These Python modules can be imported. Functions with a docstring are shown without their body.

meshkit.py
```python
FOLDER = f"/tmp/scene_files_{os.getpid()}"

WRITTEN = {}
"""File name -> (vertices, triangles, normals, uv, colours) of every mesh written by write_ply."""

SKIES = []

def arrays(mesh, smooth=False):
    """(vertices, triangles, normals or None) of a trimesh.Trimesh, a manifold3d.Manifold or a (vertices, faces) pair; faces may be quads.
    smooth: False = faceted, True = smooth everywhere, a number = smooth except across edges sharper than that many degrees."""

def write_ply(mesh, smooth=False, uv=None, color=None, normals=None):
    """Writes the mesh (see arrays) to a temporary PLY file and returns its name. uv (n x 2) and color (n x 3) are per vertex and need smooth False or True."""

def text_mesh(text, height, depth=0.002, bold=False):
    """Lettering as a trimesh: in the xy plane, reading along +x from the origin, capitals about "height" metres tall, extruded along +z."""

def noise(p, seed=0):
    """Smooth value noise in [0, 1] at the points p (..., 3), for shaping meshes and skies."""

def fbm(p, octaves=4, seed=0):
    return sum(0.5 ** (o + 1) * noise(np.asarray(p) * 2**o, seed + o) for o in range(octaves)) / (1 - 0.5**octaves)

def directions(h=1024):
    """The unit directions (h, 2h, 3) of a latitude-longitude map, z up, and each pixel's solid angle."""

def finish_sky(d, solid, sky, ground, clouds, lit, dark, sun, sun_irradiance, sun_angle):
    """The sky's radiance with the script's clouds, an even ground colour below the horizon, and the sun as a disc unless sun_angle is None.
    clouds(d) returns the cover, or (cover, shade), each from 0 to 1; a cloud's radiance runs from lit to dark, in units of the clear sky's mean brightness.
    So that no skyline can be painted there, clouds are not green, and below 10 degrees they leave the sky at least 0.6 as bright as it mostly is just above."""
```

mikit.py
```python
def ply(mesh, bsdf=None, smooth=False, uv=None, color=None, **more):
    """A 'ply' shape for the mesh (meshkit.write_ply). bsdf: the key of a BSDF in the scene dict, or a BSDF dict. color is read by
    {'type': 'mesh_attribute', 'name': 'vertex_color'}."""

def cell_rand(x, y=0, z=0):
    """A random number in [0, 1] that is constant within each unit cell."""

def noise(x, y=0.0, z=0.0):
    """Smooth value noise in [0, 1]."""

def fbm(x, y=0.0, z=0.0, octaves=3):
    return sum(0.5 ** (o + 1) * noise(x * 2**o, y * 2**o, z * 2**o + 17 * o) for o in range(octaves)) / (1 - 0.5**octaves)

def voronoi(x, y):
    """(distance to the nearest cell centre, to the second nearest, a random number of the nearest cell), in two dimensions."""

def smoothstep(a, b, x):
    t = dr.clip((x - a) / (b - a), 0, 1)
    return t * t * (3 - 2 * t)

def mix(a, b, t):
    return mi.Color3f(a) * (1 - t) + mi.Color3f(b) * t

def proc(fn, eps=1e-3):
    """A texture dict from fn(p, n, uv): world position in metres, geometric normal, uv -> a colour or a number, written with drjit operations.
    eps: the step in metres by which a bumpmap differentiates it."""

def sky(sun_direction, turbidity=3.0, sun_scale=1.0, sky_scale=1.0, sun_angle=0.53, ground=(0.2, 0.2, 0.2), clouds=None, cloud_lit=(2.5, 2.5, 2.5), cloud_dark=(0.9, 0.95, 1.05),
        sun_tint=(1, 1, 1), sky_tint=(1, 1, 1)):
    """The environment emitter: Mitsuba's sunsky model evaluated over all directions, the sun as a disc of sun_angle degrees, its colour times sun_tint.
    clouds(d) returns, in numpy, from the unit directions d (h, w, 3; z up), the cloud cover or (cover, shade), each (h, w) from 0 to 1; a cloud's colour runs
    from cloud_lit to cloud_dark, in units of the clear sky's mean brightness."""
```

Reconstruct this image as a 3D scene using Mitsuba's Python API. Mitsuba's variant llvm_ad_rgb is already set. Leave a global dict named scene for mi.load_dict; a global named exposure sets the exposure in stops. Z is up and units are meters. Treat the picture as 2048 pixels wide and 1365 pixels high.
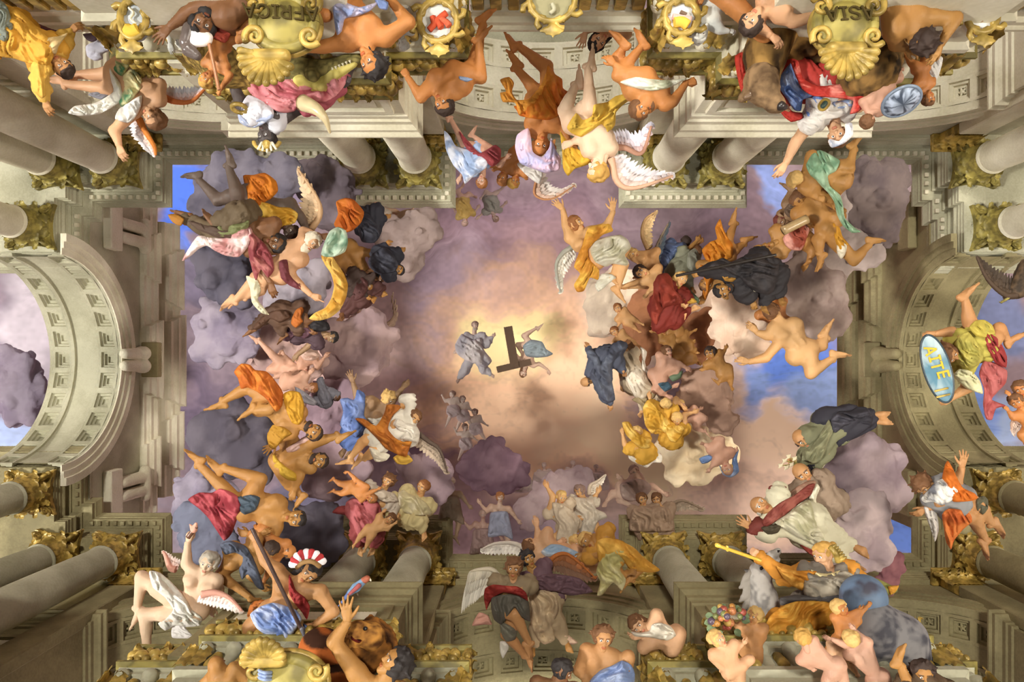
import math, numpy as np, trimesh, mitsuba as mi, mikit, meshkit, drjit as dr
import shapely, shapely.geometry as sg
from scipy.spatial import Delaunay, cKDTree
from scipy.ndimage import distance_transform_edt

# ------------------------------------------------------------------ camera, light, exposure
# The visitor stands at the origin and looks straight up: x runs right, y runs down the picture, z is height above the eye.
F, VX, VY = 1400.0, 1044.0, 720.0
scene, labels = {}, {}
T = mi.ScalarTransform4f
scene['camera'] = {'type': 'perspective', 'fov': math.degrees(2 * math.atan(1024 / F)), 'fov_axis': 'x', 'near_clip': 0.05, 'far_clip': 300.0,
                   'principal_point_offset_x': (1024 - VX) / 2048, 'principal_point_offset_y': (682.5 - VY) / 1365,
                   'to_world': T().look_at(origin=[0, 0, 0], target=[0, 0, 1], up=[0, -1, 0])}
exposure = 0.06
scene['sky'] = {'type': 'constant', 'radiance': {'type': 'rgb', 'value': [0.135, 0.133, 0.132]}}
# floodlights below the hall light the vault; the last two are added fill
def flood(key, x, y, z, tx, ty, tz, w, h, rgb, lab):
    scene[key] = {'type': 'rectangle', 'to_world': T().look_at(origin=[x, y, z], target=[tx, ty, tz], up=[0.0, 0.1, 1.0]) @ T().scale([w, h, 1]),
                  'bsdf': {'type': 'diffuse', 'reflectance': {'type': 'rgb', 'value': [.1, .1, .1]}},
                  'emitter': {'type': 'area', 'radiance': {'type': 'rgb', 'value': rgb}}}
    labels[key] = {'label': lab, 'category': 'floodlight'}
flood('floodlight', -44, 9, -34, 0, 0, 14, 3.4, 2.4, [420, 408, 388], 'large neutral white floodlight standing low on the left')
flood('floodlight_001', 40, 6, -38, 1, 0, 14, 3.2, 2.2, [260, 236, 202], 'large warm floodlight standing low on the right')
flood('floodlight_002', 2, 24, -42, 0, -2, 13, 2.8, 2.0, [85, 82, 77], 'added fill floodlight below the bottom wall aimed at the top wall')
flood('floodlight_003', -4, -24, -42, 0, 2, 12, 2.8, 2.0, [300, 285, 258], 'added fill floodlight below the top wall aimed at the bottom wall')

def W(x, y, z):
    return np.array([(x - VX) * z / F, (y - VY) * z / F, z], float)
def lin(c):
    """'#rrggbb' as the eye sees it -> linear colour"""
    v = np.array([int(c[i:i + 2], 16) for i in (1, 3, 5)]) / 255.0
    return np.where(v <= .04045, v / 12.92, ((v + .055) / 1.055) ** 2.4)

# ------------------------------------------------------------------ keys and labels
used = set()
def num(name):
    if name not in used:
        used.add(name); return name
    k = 1
    while f'{name}_{k:03d}' in used: k += 1
    used.add(f'{name}_{k:03d}'); return f'{name}_{k:03d}'
def thing(name, label, cat=None, group=None, kind=None):
    key = num(name); d = {'label': label}
    if cat: d['category'] = cat
    if group: d['group'] = group
    if kind: d['kind'] = kind
    labels[key] = d
    return key
def put(parent, part, mesh, mat, smooth=False, color=None, label=None, kind=None, **more):
    """one entry of the scene: a part of parent, or parent itself when part is None"""
    key = num(parent + '__' + part) if part else parent
    shape = dict(mesh) if isinstance(mesh, dict) else mikit.ply(mesh, mat, smooth=smooth, color=color)
    scene[key] = {**shape, **more}
    if label or kind:
        labels.setdefault(key, {})
        if label: labels[key]['label'] = label
        if kind: labels[key]['kind'] = kind
    return key
def shape(mesh, bsdf, smooth=False, color=None):
    return mikit.ply(mesh, bsdf, smooth=smooth, color=color)

# ------------------------------------------------------------------ materials (colour, grain and wear, plus shade painted into the olive stone)
def stone(a, b, sc=1.0, rough=.75):
    a, b = mi.Color3f(lin(a).tolist()), mi.Color3f(lin(b).tolist())
    def fn(p, n, uv):
        g = mikit.fbm(p.x * 1.7 * sc, p.y * 1.7 * sc, p.z * 1.1 * sc, 4)
        s = mikit.noise(p.x * 38 * sc, p.y * 38 * sc, p.z * 30 * sc)
        t = dr.clip(mikit.smoothstep(.3, .72, g) * .75 + (s - .5) * .35, 0, 1)
        return mikit.mix(a, b, t)
    return {'type': 'twosided', 'b': {'type': 'principled', 'base_color': mikit.proc(fn), 'roughness': rough, 'specular': .25}}
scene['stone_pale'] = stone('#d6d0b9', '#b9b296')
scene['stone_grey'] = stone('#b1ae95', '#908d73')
scene['stone_olive_shade'] = stone('#958b66', '#71684a')  # darker copy of the stone: shade of bottom and right sides in the colour
scene['gilt'] = {'type': 'twosided', 'b': {'type': 'principled', 'base_color': mikit.proc(
    lambda p, n, uv: mikit.mix(mi.Color3f(lin('#bd9f50').tolist()), mi.Color3f(lin('#7d682e').tolist()), mikit.smoothstep(.3, .7, mikit.fbm(p.x * 9, p.y * 9, p.z * 9, 3)))),
    'roughness': .42, 'metallic': .15, 'specular': .5}}
scene['gilt_olive'] = {'type': 'twosided', 'b': {'type': 'principled', 'base_color': mikit.proc(
    lambda p, n, uv: mikit.mix(mi.Color3f(lin('#9c8e48').tolist()), mi.Color3f(lin('#6c6232').tolist()), mikit.smoothstep(.3, .7, mikit.fbm(p.x * 8, p.y * 8, p.z * 8, 3)))),
    'roughness': .5, 'metallic': .1, 'specular': .4}}
def vcol(rough, **k):
    return {'type': 'twosided', 'b': {'type': 'principled', 'base_color': {'type': 'mesh_attribute', 'name': 'vertex_color'}, 'roughness': rough, **k}}
scene['skin'] = vcol(.55, specular=.35)
scene['fabric'] = vcol(.7, specular=.25)
scene['matte'] = vcol(.9, specular=.1)
scene['glossy'] = vcol(.3, specular=.5)

# ------------------------------------------------------------------ solids
def snets(S, o, h):
    """surface nets of a sampled field (negative inside) -> (vertices, triangles)"""
    ins = S < 0
    c = [(i, j, k) for i in (0, 1) for j in (0, 1) for k in (0, 1)]
    nx, ny, nz = [s - 1 for s in S.shape]
    cnt = sum(ins[i:i + nx, j:j + ny, k:k + nz].astype(np.int8) for i, j, k in c)
    act = np.argwhere((cnt > 0) & (cnt < 8))
    if len(act) == 0: return np.zeros((0, 3)), np.zeros((0, 3), int)
    idx = np.full((nx, ny, nz), -1, np.int32)
    idx[tuple(act.T)] = np.arange(len(act))
    val = np.stack([S[act[:, 0] + i, act[:, 1] + j, act[:, 2] + k] for i, j, k in c], 1)
    pos, wt = np.zeros((len(act), 3)), np.zeros((len(act), 1))
    ca = np.array(c, float)
    for a in range(8):
        for b in range(a + 1, 8):
            if np.abs(ca[a] - ca[b]).sum() == 1:
                m = (val[:, a] < 0) != (val[:, b] < 0)
                t = np.where(m, val[:, a] / np.where(m, val[:, a] - val[:, b], 1), 0)[:, None]
                pos += m[:, None] * (ca[a] * (1 - t) + ca[b] * t); wt += m[:, None]
    v = (act + pos / wt) * h + o
    tris = []
    for ax in range(3):
        sl0, sl1 = [slice(None)] * 3, [slice(None)] * 3
        sl0[ax], sl1[ax] = slice(0, -1), slice(1, None)
        a, b = ins[tuple(sl0)], ins[tuple(sl1)]
        e = np.argwhere(a != b)
        u, w = [(1, 2), (2, 0), (0, 1)][ax]
        ok = (e[:, u] > 0) & (e[:, w] > 0) & (e[:, u] < S.shape[u] - 1) & (e[:, w] < S.shape[w] - 1)
        e = e[ok]
        d = np.zeros((4, 3), int); d[1, u] = -1; d[2, u] = -1; d[2, w] = -1; d[3, w] = -1
        q = np.stack([idx[tuple((e + d[i]).T)] for i in range(4)], 1)
        out = a[tuple(e.T)]
        q = np.where(out[:, None], q, q[:, ::-1])
        tris += [q[:, [0, 1, 2]], q[:, [0, 2, 3]]]
    f = np.vstack(tris)
    return v, f[(f >= 0).all(1)]

def field(bones, h, k, pad=None, sub=()):
    """smooth union of tapered capsules (a, b, ra, rb) or ellipsoids (c, R 3x3 rows = axes / radii) as (S, origin)"""
    pad = pad or k + 2.5 * h
    lo = np.min([np.minimum(b[0] - b[2], b[1] - b[3]) for b in bones], 0) - pad
    hi = np.max([np.maximum(b[0] + b[2], b[1] + b[3]) for b in bones], 0) + pad
    n = np.ceil((hi - lo) / h).astype(int) + 1
    S = np.full(n, 3 * pad + 1.0, np.float32)
    ax = [(lo[i] + h * np.arange(n[i])).astype(np.float32) for i in range(3)]
    for bone in list(bones) + [(*s, 'sub') for s in sub]:
        a, b, ra, rb = bone[:4]
        l = np.minimum(a - ra, b - rb) - pad; g = np.maximum(a + ra, b + rb) + pad
        i0 = np.maximum(np.floor((l - lo) / h).astype(int), 0); i1 = np.minimum(np.ceil((g - lo) / h).astype(int) + 1, n)
        if (i1 <= i0).any(): continue
        sl = tuple(slice(i0[i], i1[i]) for i in range(3))
        px, py, pz = ax[0][sl[0]][:, None, None] - a[0], ax[1][sl[1]][None, :, None] - a[1], ax[2][sl[2]][None, None, :] - a[2]
        d = (b - a).astype(np.float32); dd = float(d @ d)
        t = np.clip((px * d[0] + py * d[1] + pz * d[2]) / dd, 0, 1) if dd > 1e-12 else np.zeros((px + py + pz).shape, np.float32)
        D = np.sqrt((px - t * d[0]) ** 2 + (py - t * d[1]) ** 2 + (pz - t * d[2]) ** 2) - (ra + (rb - ra) * t)
        s0 = S[sl]
        if len(bone) > 4 and bone[4] == 'sub':
            kk = k * .6; D = -D; hh = np.maximum(kk - np.abs(s0 - D), 0) / kk
            S[sl] = np.maximum(s0, D) + hh * hh * kk * .25
        else:
            kk = bone[4] if len(bone) > 4 else k
            hh = np.maximum(kk - np.abs(s0 - D), 0) / kk
            S[sl] = np.minimum(s0, D) - hh * hh * kk * .25
    return S, lo
def blob(bones, h, k, sub=()):
    bones = [tuple([np.asarray(b[0], float), np.asarray(b[1], float)] + list(b[2:])) for b in bones]
    sub = [tuple([np.asarray(b[0], float), np.asarray(b[1], float)] + list(b[2:])) for b in sub]
    S, lo = field(bones, h, k, sub=sub)
    return snets(S, lo, h)
def cat(ms):
    v, f, o = [], [], 0
    for a, b in ms:
        v.append(a); f.append(np.asarray(b) + o); o += len(a)
    return np.vstack(v), np.vstack(f)
def box(x0, x1, y0, y1, z0, z1):
    v = np.array([(x, y, z) for x in (x0, x1) for y in (y0, y1) for z in (z0, z1)], float)
    f = np.array([(0, 1, 3), (0, 3, 2), (4, 6, 7), (4, 7, 5), (0, 4, 5), (0, 5, 1), (2, 3, 7), (2, 7, 6), (0, 2, 6), (0, 6, 4), (1, 5, 7), (1, 7, 3)])
    return v, f
def bevbox(x0, x1, y0, y1, z0, z1, b=.02):
    c = np.array([(x0 + x1) / 2, (y0 + y1) / 2, (z0 + z1) / 2]); s = np.array([x1 - x0, y1 - y0, z1 - z0]) / 2
    pts = []
    for sx in (-1, 1):
        for sy in (-1, 1):
            for sz in (-1, 1):
                for a in range(3):
                    q = s - b; q[a] += b; pts.append(c + q * (sx, sy, sz))
    m = trimesh.convex.convex_hull(np.array(pts))
    return np.array(m.vertices), np.array(m.faces)
def lathe(prof, n=32, closed=True):
    """profile (r, z) turned about z"""
    a = np.linspace(0, 2 * np.pi, n, endpoint=False); p = np.array(prof, float)
    v = np.stack([np.outer(np.cos(a), p[:, 0]), np.outer(np.sin(a), p[:, 0]), np.tile(p[:, 1], (n, 1))], -1).reshape(-1, 3)
    m = len(p); f = []
    for i in range(n):
        j = (i + 1) % n
        for k in range(m - 1):
            f += [(i * m + k, j * m + k, j * m + k + 1), (i * m + k, j * m + k + 1, i * m + k + 1)]
    return v, np.array(f)
def tube(pts, r, n=8, caps=True):
    pts = np.asarray(pts, float); r = np.broadcast_to(r, len(pts)).astype(float)
    t = np.gradient(pts, axis=0); t /= np.linalg.norm(t, axis=1)[:, None] + 1e-12
    up = np.array([.3, .2, 1.]); up = np.array([1., 0, 0]) if abs(t[0] @ up) > .95 * np.linalg.norm(up) else up
    v = []; u = np.cross(t[0], up)
    for p, d, rr in zip(pts, t, r):
        u = u - d * (u @ d); u /= np.linalg.norm(u) + 1e-12; w = np.cross(d, u)
        a = np.linspace(0, 2 * np.pi, n, endpoint=False)
        v.append(p + rr * (np.outer(np.cos(a), u) + np.outer(np.sin(a), w)))
    m = len(pts); v = np.vstack(v + [pts[:1], pts[-1:]]); f = []
    for i in range(m - 1):
        for k in range(n):
            l = (k + 1) % n
            f += [(i * n + k, i * n + l, (i + 1) * n + l), (i * n + k, (i + 1) * n + l, (i + 1) * n + k)]
    if caps:
        f += [(m * n, (k + 1) % n, k) for k in range(n)] + [(m * n + 1, (m - 1) * n + k, (m - 1) * n + (k + 1) % n) for k in range(n)]
    return v, np.array(f)
def spline(pts, n):
    p = np.asarray(pts, float)
    if len(p) < 3: return p[0] + np.linspace(0, 1, n)[:, None] * (p[-1] - p[0])
    q = np.vstack([2 * p[0] - p[1], p, 2 * p[-1] - p[-2]]); m = len(p) - 1
    t = np.linspace(0, m - 1e-9, n); i = t.astype(int); u = (t - i)[:, None]
    a, b, c, d = q[i], q[i + 1], q[i + 2], q[i + 3]
    return .5 * (2 * b + (c - a) * u + (2 * a - 5 * b + 4 * c - d) * u ** 2 + (3 * b - a - 3 * c + d) * u ** 3)
def sweep(path, prof, side=1.0):
    """a moulding: profile (d, z) carried along a plan polyline with mitred corners; d is measured to the left of the path times side"""
    P = np.asarray(path, float); s = np.diff(P, axis=0); s /= np.linalg.norm(s, axis=1)[:, None]
    n = np.stack([-s[:, 1], s[:, 0]], 1) * side
    m = np.vstack([n[:1], (n[:-1] + n[1:]) / (1 + (n[:-1] * n[1:]).sum(1))[:, None], n[-1:]])
    pr = np.asarray(prof, float); k = len(pr)
    v = np.array([[P[i, 0] + d * m[i, 0], P[i, 1] + d * m[i, 1], z] for i in range(len(P)) for d, z in pr]); f = []
    for i in range(len(P) - 1):
        for j in range(k - 1):
            a, b = i * k + j, (i + 1) * k + j
            f += [(a, b, b + 1), (a, b + 1, a + 1)]
    return v, np.array(f)
def flat_norm(mesh):
    """split vertices so that each face keeps its own normal"""
    v, f = mesh
    return v[f].reshape(-1, 3), np.arange(len(f) * 3).reshape(-1, 3)
def xf(mesh, M, t):
    return mesh[0] @ np.asarray(M, float).T + t, mesh[1]
def grain(v, c0, c1, s=1.0, seed=0):
    """vertex colours mottled between two pigments"""
    t = np.clip((meshkit.fbm(v * s + seed * 7.3) if True else 0) * 1.0, 0, 1)
    return c0 + (c1 - c0) * t[:, None]
# ------------------------------------------------------------------ the painted vault far above
ZV, KV = 24.0, .012
def vault_at(x, y):
    u2 = ((x - VX) ** 2 + (y - VY) ** 2) / F ** 2
    a = KV * u2
    z = (-1 + math.sqrt(1 + 4 * a * ZV)) / (2 * a) if a > 1e-9 else ZV
    return W(x, y, z)
PIGMENT = [  # a patch of pigment: centre, half axes (all turned into metres on the vault), colour
    (860, 560, 190, 150, '#94808a'), (1000, 440, 250, 95, '#7c6670'), (1090, 520, 140, 90, '#896f74'), (700, 740, 150, 120, '#ae9290'), (760, 640, 90, 90, '#b9a09c'),
    (600, 700, 90, 70, '#ba9a90'), (900, 900, 150, 70, '#7c6674'), (1000, 980, 170, 75, '#7f6469'), (960, 1060, 90, 70, '#84696c'), (1160, 960, 220, 60, '#9b8079'),
    (1260, 1010, 130, 50, '#a58e84'), (1060, 730, 230, 190, '#cda688'), (1030, 690, 100, 80, '#e4d09a'), (1130, 840, 200, 130, '#e2bd9c'), (1190, 860, 110, 80, '#efd2b0'),
    (1260, 620, 90, 90, '#d8c3ac'), (1370, 930, 150, 90, '#f0d9b0'), (1560, 860, 170, 150, '#e6c8ae'), (1530, 1010, 210, 70, '#d3b5a2'), (1480, 650, 120, 70, '#e8ccb2'),
    (1600, 715, 120, 75, '#6788dc'), (1650, 790, 90, 70, '#8fa5d6'), (1500, 760, 45, 70, '#88a0da'), (1660, 620, 40, 70, '#6f8ede'), (1500, 440, 110, 80, '#7c6972'),
    (1700, 450, 130, 150, '#9c8a88'), (1805, 370, 30, 70, '#a9badf'), (1520, 370, 32, 80, '#8292c6'), (1750, 1000, 120, 130, '#b5a39f'), (1808, 1060, 30, 90, '#6a88d6'),
    (450, 380, 150, 90, '#6d6880'), (640, 360, 120, 60, '#7a6878'), (385, 430, 42, 130, '#5c80ea'), (400, 520, 60, 45, '#6a88e2'), (430, 560, 70, 60, '#726a7c'), (375, 620, 26, 70, '#93a2c6'),
    (420, 720, 80, 110, '#897a84'), (410, 880, 80, 140, '#75687a'), (360, 1010, 50, 70, '#9c96a6'), (600, 1060, 150, 90, '#5f5a6c'), (640, 900, 90, 90, '#a98d92'),
    (40, 760, 110, 230, '#857a86'), (70, 640, 60, 110, '#b9afb6'), (20, 870, 60, 40, '#a9b8dc'), (2000, 650, 80, 80, '#7c84a8'), (1990, 850, 80, 70, '#a9bbe0'), (1955, 800, 36, 120, '#7c98da')]
def vault_colour():
    rows = []
    for x, y, a, b, c in PIGMENT:
        p = vault_at(x, y); s = p[2] / F
        rows.append((p[0], p[1], a * s, b * s, lin(c)))
    base = mi.Color3f(lin('#8d7a80').tolist())
    def fn(p, n, uv):
        wx = mikit.fbm(p.x * .55, p.y * .55, 3.0, 4) - .5; wy = mikit.fbm(p.x * .55, p.y * .55, 9.0, 4) - .5
        qx, qy = p.x + 2.6 * wx, p.y + 2.6 * wy
        br = mikit.fbm(qx * 1.1 + 3, qy * 3.6, 5.0, 4) - .5           # brush strokes
        c = base * 1.0
        for x, y, a, b, col in rows:
            d = dr.sqrt(dr.square((qx - x) / a) + dr.square((qy - y) / b)) + br * .5
            c = mikit.mix(c, mi.Color3f(col.tolist()), 1 - mikit.smoothstep(.55, 1.3, d))
        g = mikit.noise(p.x * 9, p.y * 9, 1.0)
        k = 1 + (br * .5 + (g - .5) * .16)
        c = c * k * 1.2
        return c / dr.maximum(1, dr.maximum(c.x, dr.maximum(c.y, c.z)) / .86)
    return fn
scene['vault_fresco'] = {'type': 'twosided', 'b': {'type': 'diffuse', 'reflectance': mikit.proc(vault_colour())}}
def build_vault():
    n, R = 96, 40.0
    g = np.linspace(-1, 1, n); X, Y = np.meshgrid(np.sign(g) * np.abs(g) ** 1.3 * R, np.sign(g) * np.abs(g) ** 1.3 * R, indexing='ij')
    v = np.stack([X, Y, ZV - KV * (X ** 2 + Y ** 2)], -1).reshape(-1, 3)
    i = np.arange(n * n).reshape(n, n)
    q = np.stack([i[:-1, :-1], i[1:, :-1], i[1:, 1:], i[:-1, 1:]], -1).reshape(-1, 4)
    f = np.vstack([q[:, :3], q[:, [0, 2, 3]]])
    thing('ceiling', 'curved plaster vault painted with mauve, golden and blue sky', kind='structure')
    put('ceiling', None, (v, f), 'vault_fresco', smooth=True)
build_vault()

# ------------------------------------------------------------------ entablature
ENT = [(-.80, 14.3), (-.36, 14.3), (-.36, 14.36), (-.345, 14.365), (-.345, 14.43), (-.325, 14.435), (-.325, 14.50), (-.29, 14.53), (-.29, 14.55), (-.35, 14.56), (-.35, 14.66), (-.31, 14.69),
       (-.27, 14.70), (-.27, 14.735), (-.22, 14.74), (-.10, 14.745), (-.085, 14.75), (-.085, 14.83), (-.06, 14.835), (-.05, 14.87), (-.01, 14.94), (0, 14.95), (0, 15.0), (-.5, 15.02)]
PU = [(-12, -1.85), (-9.2, -1.85), (-9.2, -2.95), (-8.97, -2.95), (-8.97, -3.26), (-7.49, -3.26), (-7.49, -4.18), (-4.1, -4.18), (-4.1, -3.25), (-1.42, -3.25), (-1.42, -4.18),
      (2.07, -4.18), (2.07, -3.25), (4.8, -3.25), (4.8, -4.18), (8.34, -4.18), (8.34, -3.28), (8.56, -3.28), (8.56, -2.87), (8.67, -2.87), (8.67, -1.85), (12, -1.85)]
PL = [(-12, 1.85), (-9.2, 1.85), (-9.2, 2.95), (-8.97, 2.95), (-8.97, 3.28), (-7.49, 3.28), (-7.49, 4.14), (-4.12, 4.14), (-4.12, 3.32), (-1.48, 3.32), (-1.48, 4.16),
      (2.07, 4.16), (2.07, 3.32), (4.8, 3.32), (4.8, 4.14), (8.34, 4.14), (8.34, 3.3), (8.56, 3.3), (8.56, 2.87), (8.67, 2.87), (8.67, 1.85), (12, 1.85)]
def offset_path(P, d, side):
    v, _ = sweep(P, [(d, 0), (d, 1)], side)
    return v[::2, :2]
STONE_OF = {'upper': 'stone_pale', 'lower': 'stone_olive_shade'}
for nm, P, side, sy in (('upper', PU, 1, -1), ('lower', PL, -1, 1)):
    lab = {'upper': 'moulded grey stone entablature breaking forward over the columns along the top', 'lower': 'moulded stone entablature with painted olive shade breaking forward over the columns along the bottom'}[nm]
    key = thing('trim_1' if nm == 'upper' else 'trim_2', lab, kind='structure')
    put(key, None, flat_norm(sweep(P, ENT, side)), 'stone_grey' if nm == 'upper' else 'stone_olive_shade')
    Q = offset_path(P, -.5, side)
    poly = sg.Polygon(list(map(tuple, Q)) + [(12, sy * 7), (-12, sy * 7)]).buffer(0)
    m = trimesh.creation.extrude_polygon(poly, .08, engine='earcut'); m.apply_translation([0, 0, 14.3])
    put(key, 'soffit', m, 'stone_olive_shade' if nm == 'lower' else 'stone_grey')
    # small square blocks under the cornice on the projecting stretches
    Q = offset_path(P, -.16, side); a = []
    for (x0, y0), (x1, y1) in zip(Q[:-1], Q[1:]):
        L = math.hypot(x1 - x0, y1 - y0); n = int(L / .16)
        if L < .4: continue
        for i in range(n):
            t = (i + .5) / n; x, y = x0 + (x1 - x0) * t, y0 + (y1 - y0) * t
            if abs(x) < 9.6: a.append(box(x - .04, x + .04, y - .04, y + .04, 14.69, 14.745))
    put(key, 'dentils', cat(a), 'stone_pale' if nm == 'upper' else 'stone_olive_shade', kind='stuff', label='row of small square blocks under the cornice')

# ------------------------------------------------------------------ long walls with three coffered arches each
CX, AW, SPR, RISE, D0, D1 = (-5.65, .40, 6.55), 1.85, 12.3, 1.15, 4.6, 6.1
def coffer(pos, nrm, u0, u1, v0, v1):
    """stepped square recess on a curved surface: pos(u, v) point, nrm(u) outward direction"""
    rings = [(0, 0), (.13, 0), (.14, .05), (.24, .05), (.25, .10), (.36, .10), (.37, .14)]
    vs, fs = [], []
    for ins, dep in rings:
        a, b = (u1 - u0) * ins, (v1 - v0) * ins
        for u, v in ((u0 + a, v0 + b), (u1 - a, v0 + b), (u1 - a, v1 - b), (u0 + a, v1 - b)): vs.append(pos(u, v) + nrm(u) * dep)
    for k in range(len(rings) - 1):
        for i in range(4):
            j = (i + 1) % 4; fs += [(4 * k + i, 4 * k + j, 4 * k + 4 + j), (4 * k + i, 4 * k + 4 + j, 4 * k + 4 + i)]
    e = 4 * (len(rings) - 1); fs += [(e, e + 1, e + 2), (e, e + 2, e + 3)]
    return flat_norm((np.array(vs), np.array(fs)))
def strip(pos, us, v0, v1):
    v = np.array([pos(u, w) for u in us for w in (v0, v1)]); f = []
    for i in range(len(us) - 1): f += [(2 * i, 2 * i + 1, 2 * i + 3), (2 * i, 2 * i + 3, 2 * i + 2)]
    return v, np.array(f)
def frame(x0, x1, z0, z1, w):
    return sg.box(x0, z0, x1, z1).difference(sg.box(x0 + w, z0 + w, x1 - w, z1 - w))
def ext_y(poly, y, t):
    """polygon drawn in x-z, extruded along y from y by t"""
    ms = []
    for g in getattr(poly, 'geoms', [poly]):
        m = trimesh.creation.extrude_polygon(g, abs(t), engine='earcut')
        v = np.array(m.vertices); v = np.stack([v[:, 0], y + np.sign(t) * v[:, 2], v[:, 1]], 1); ms.append((v, np.array(m.faces)))
    return cat(ms)
def ell(c, a, b, z, n=40):
    t = np.linspace(np.pi, 0, n); return [(c + a * math.cos(q), z + b * math.sin(q)) for q in t]
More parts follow.
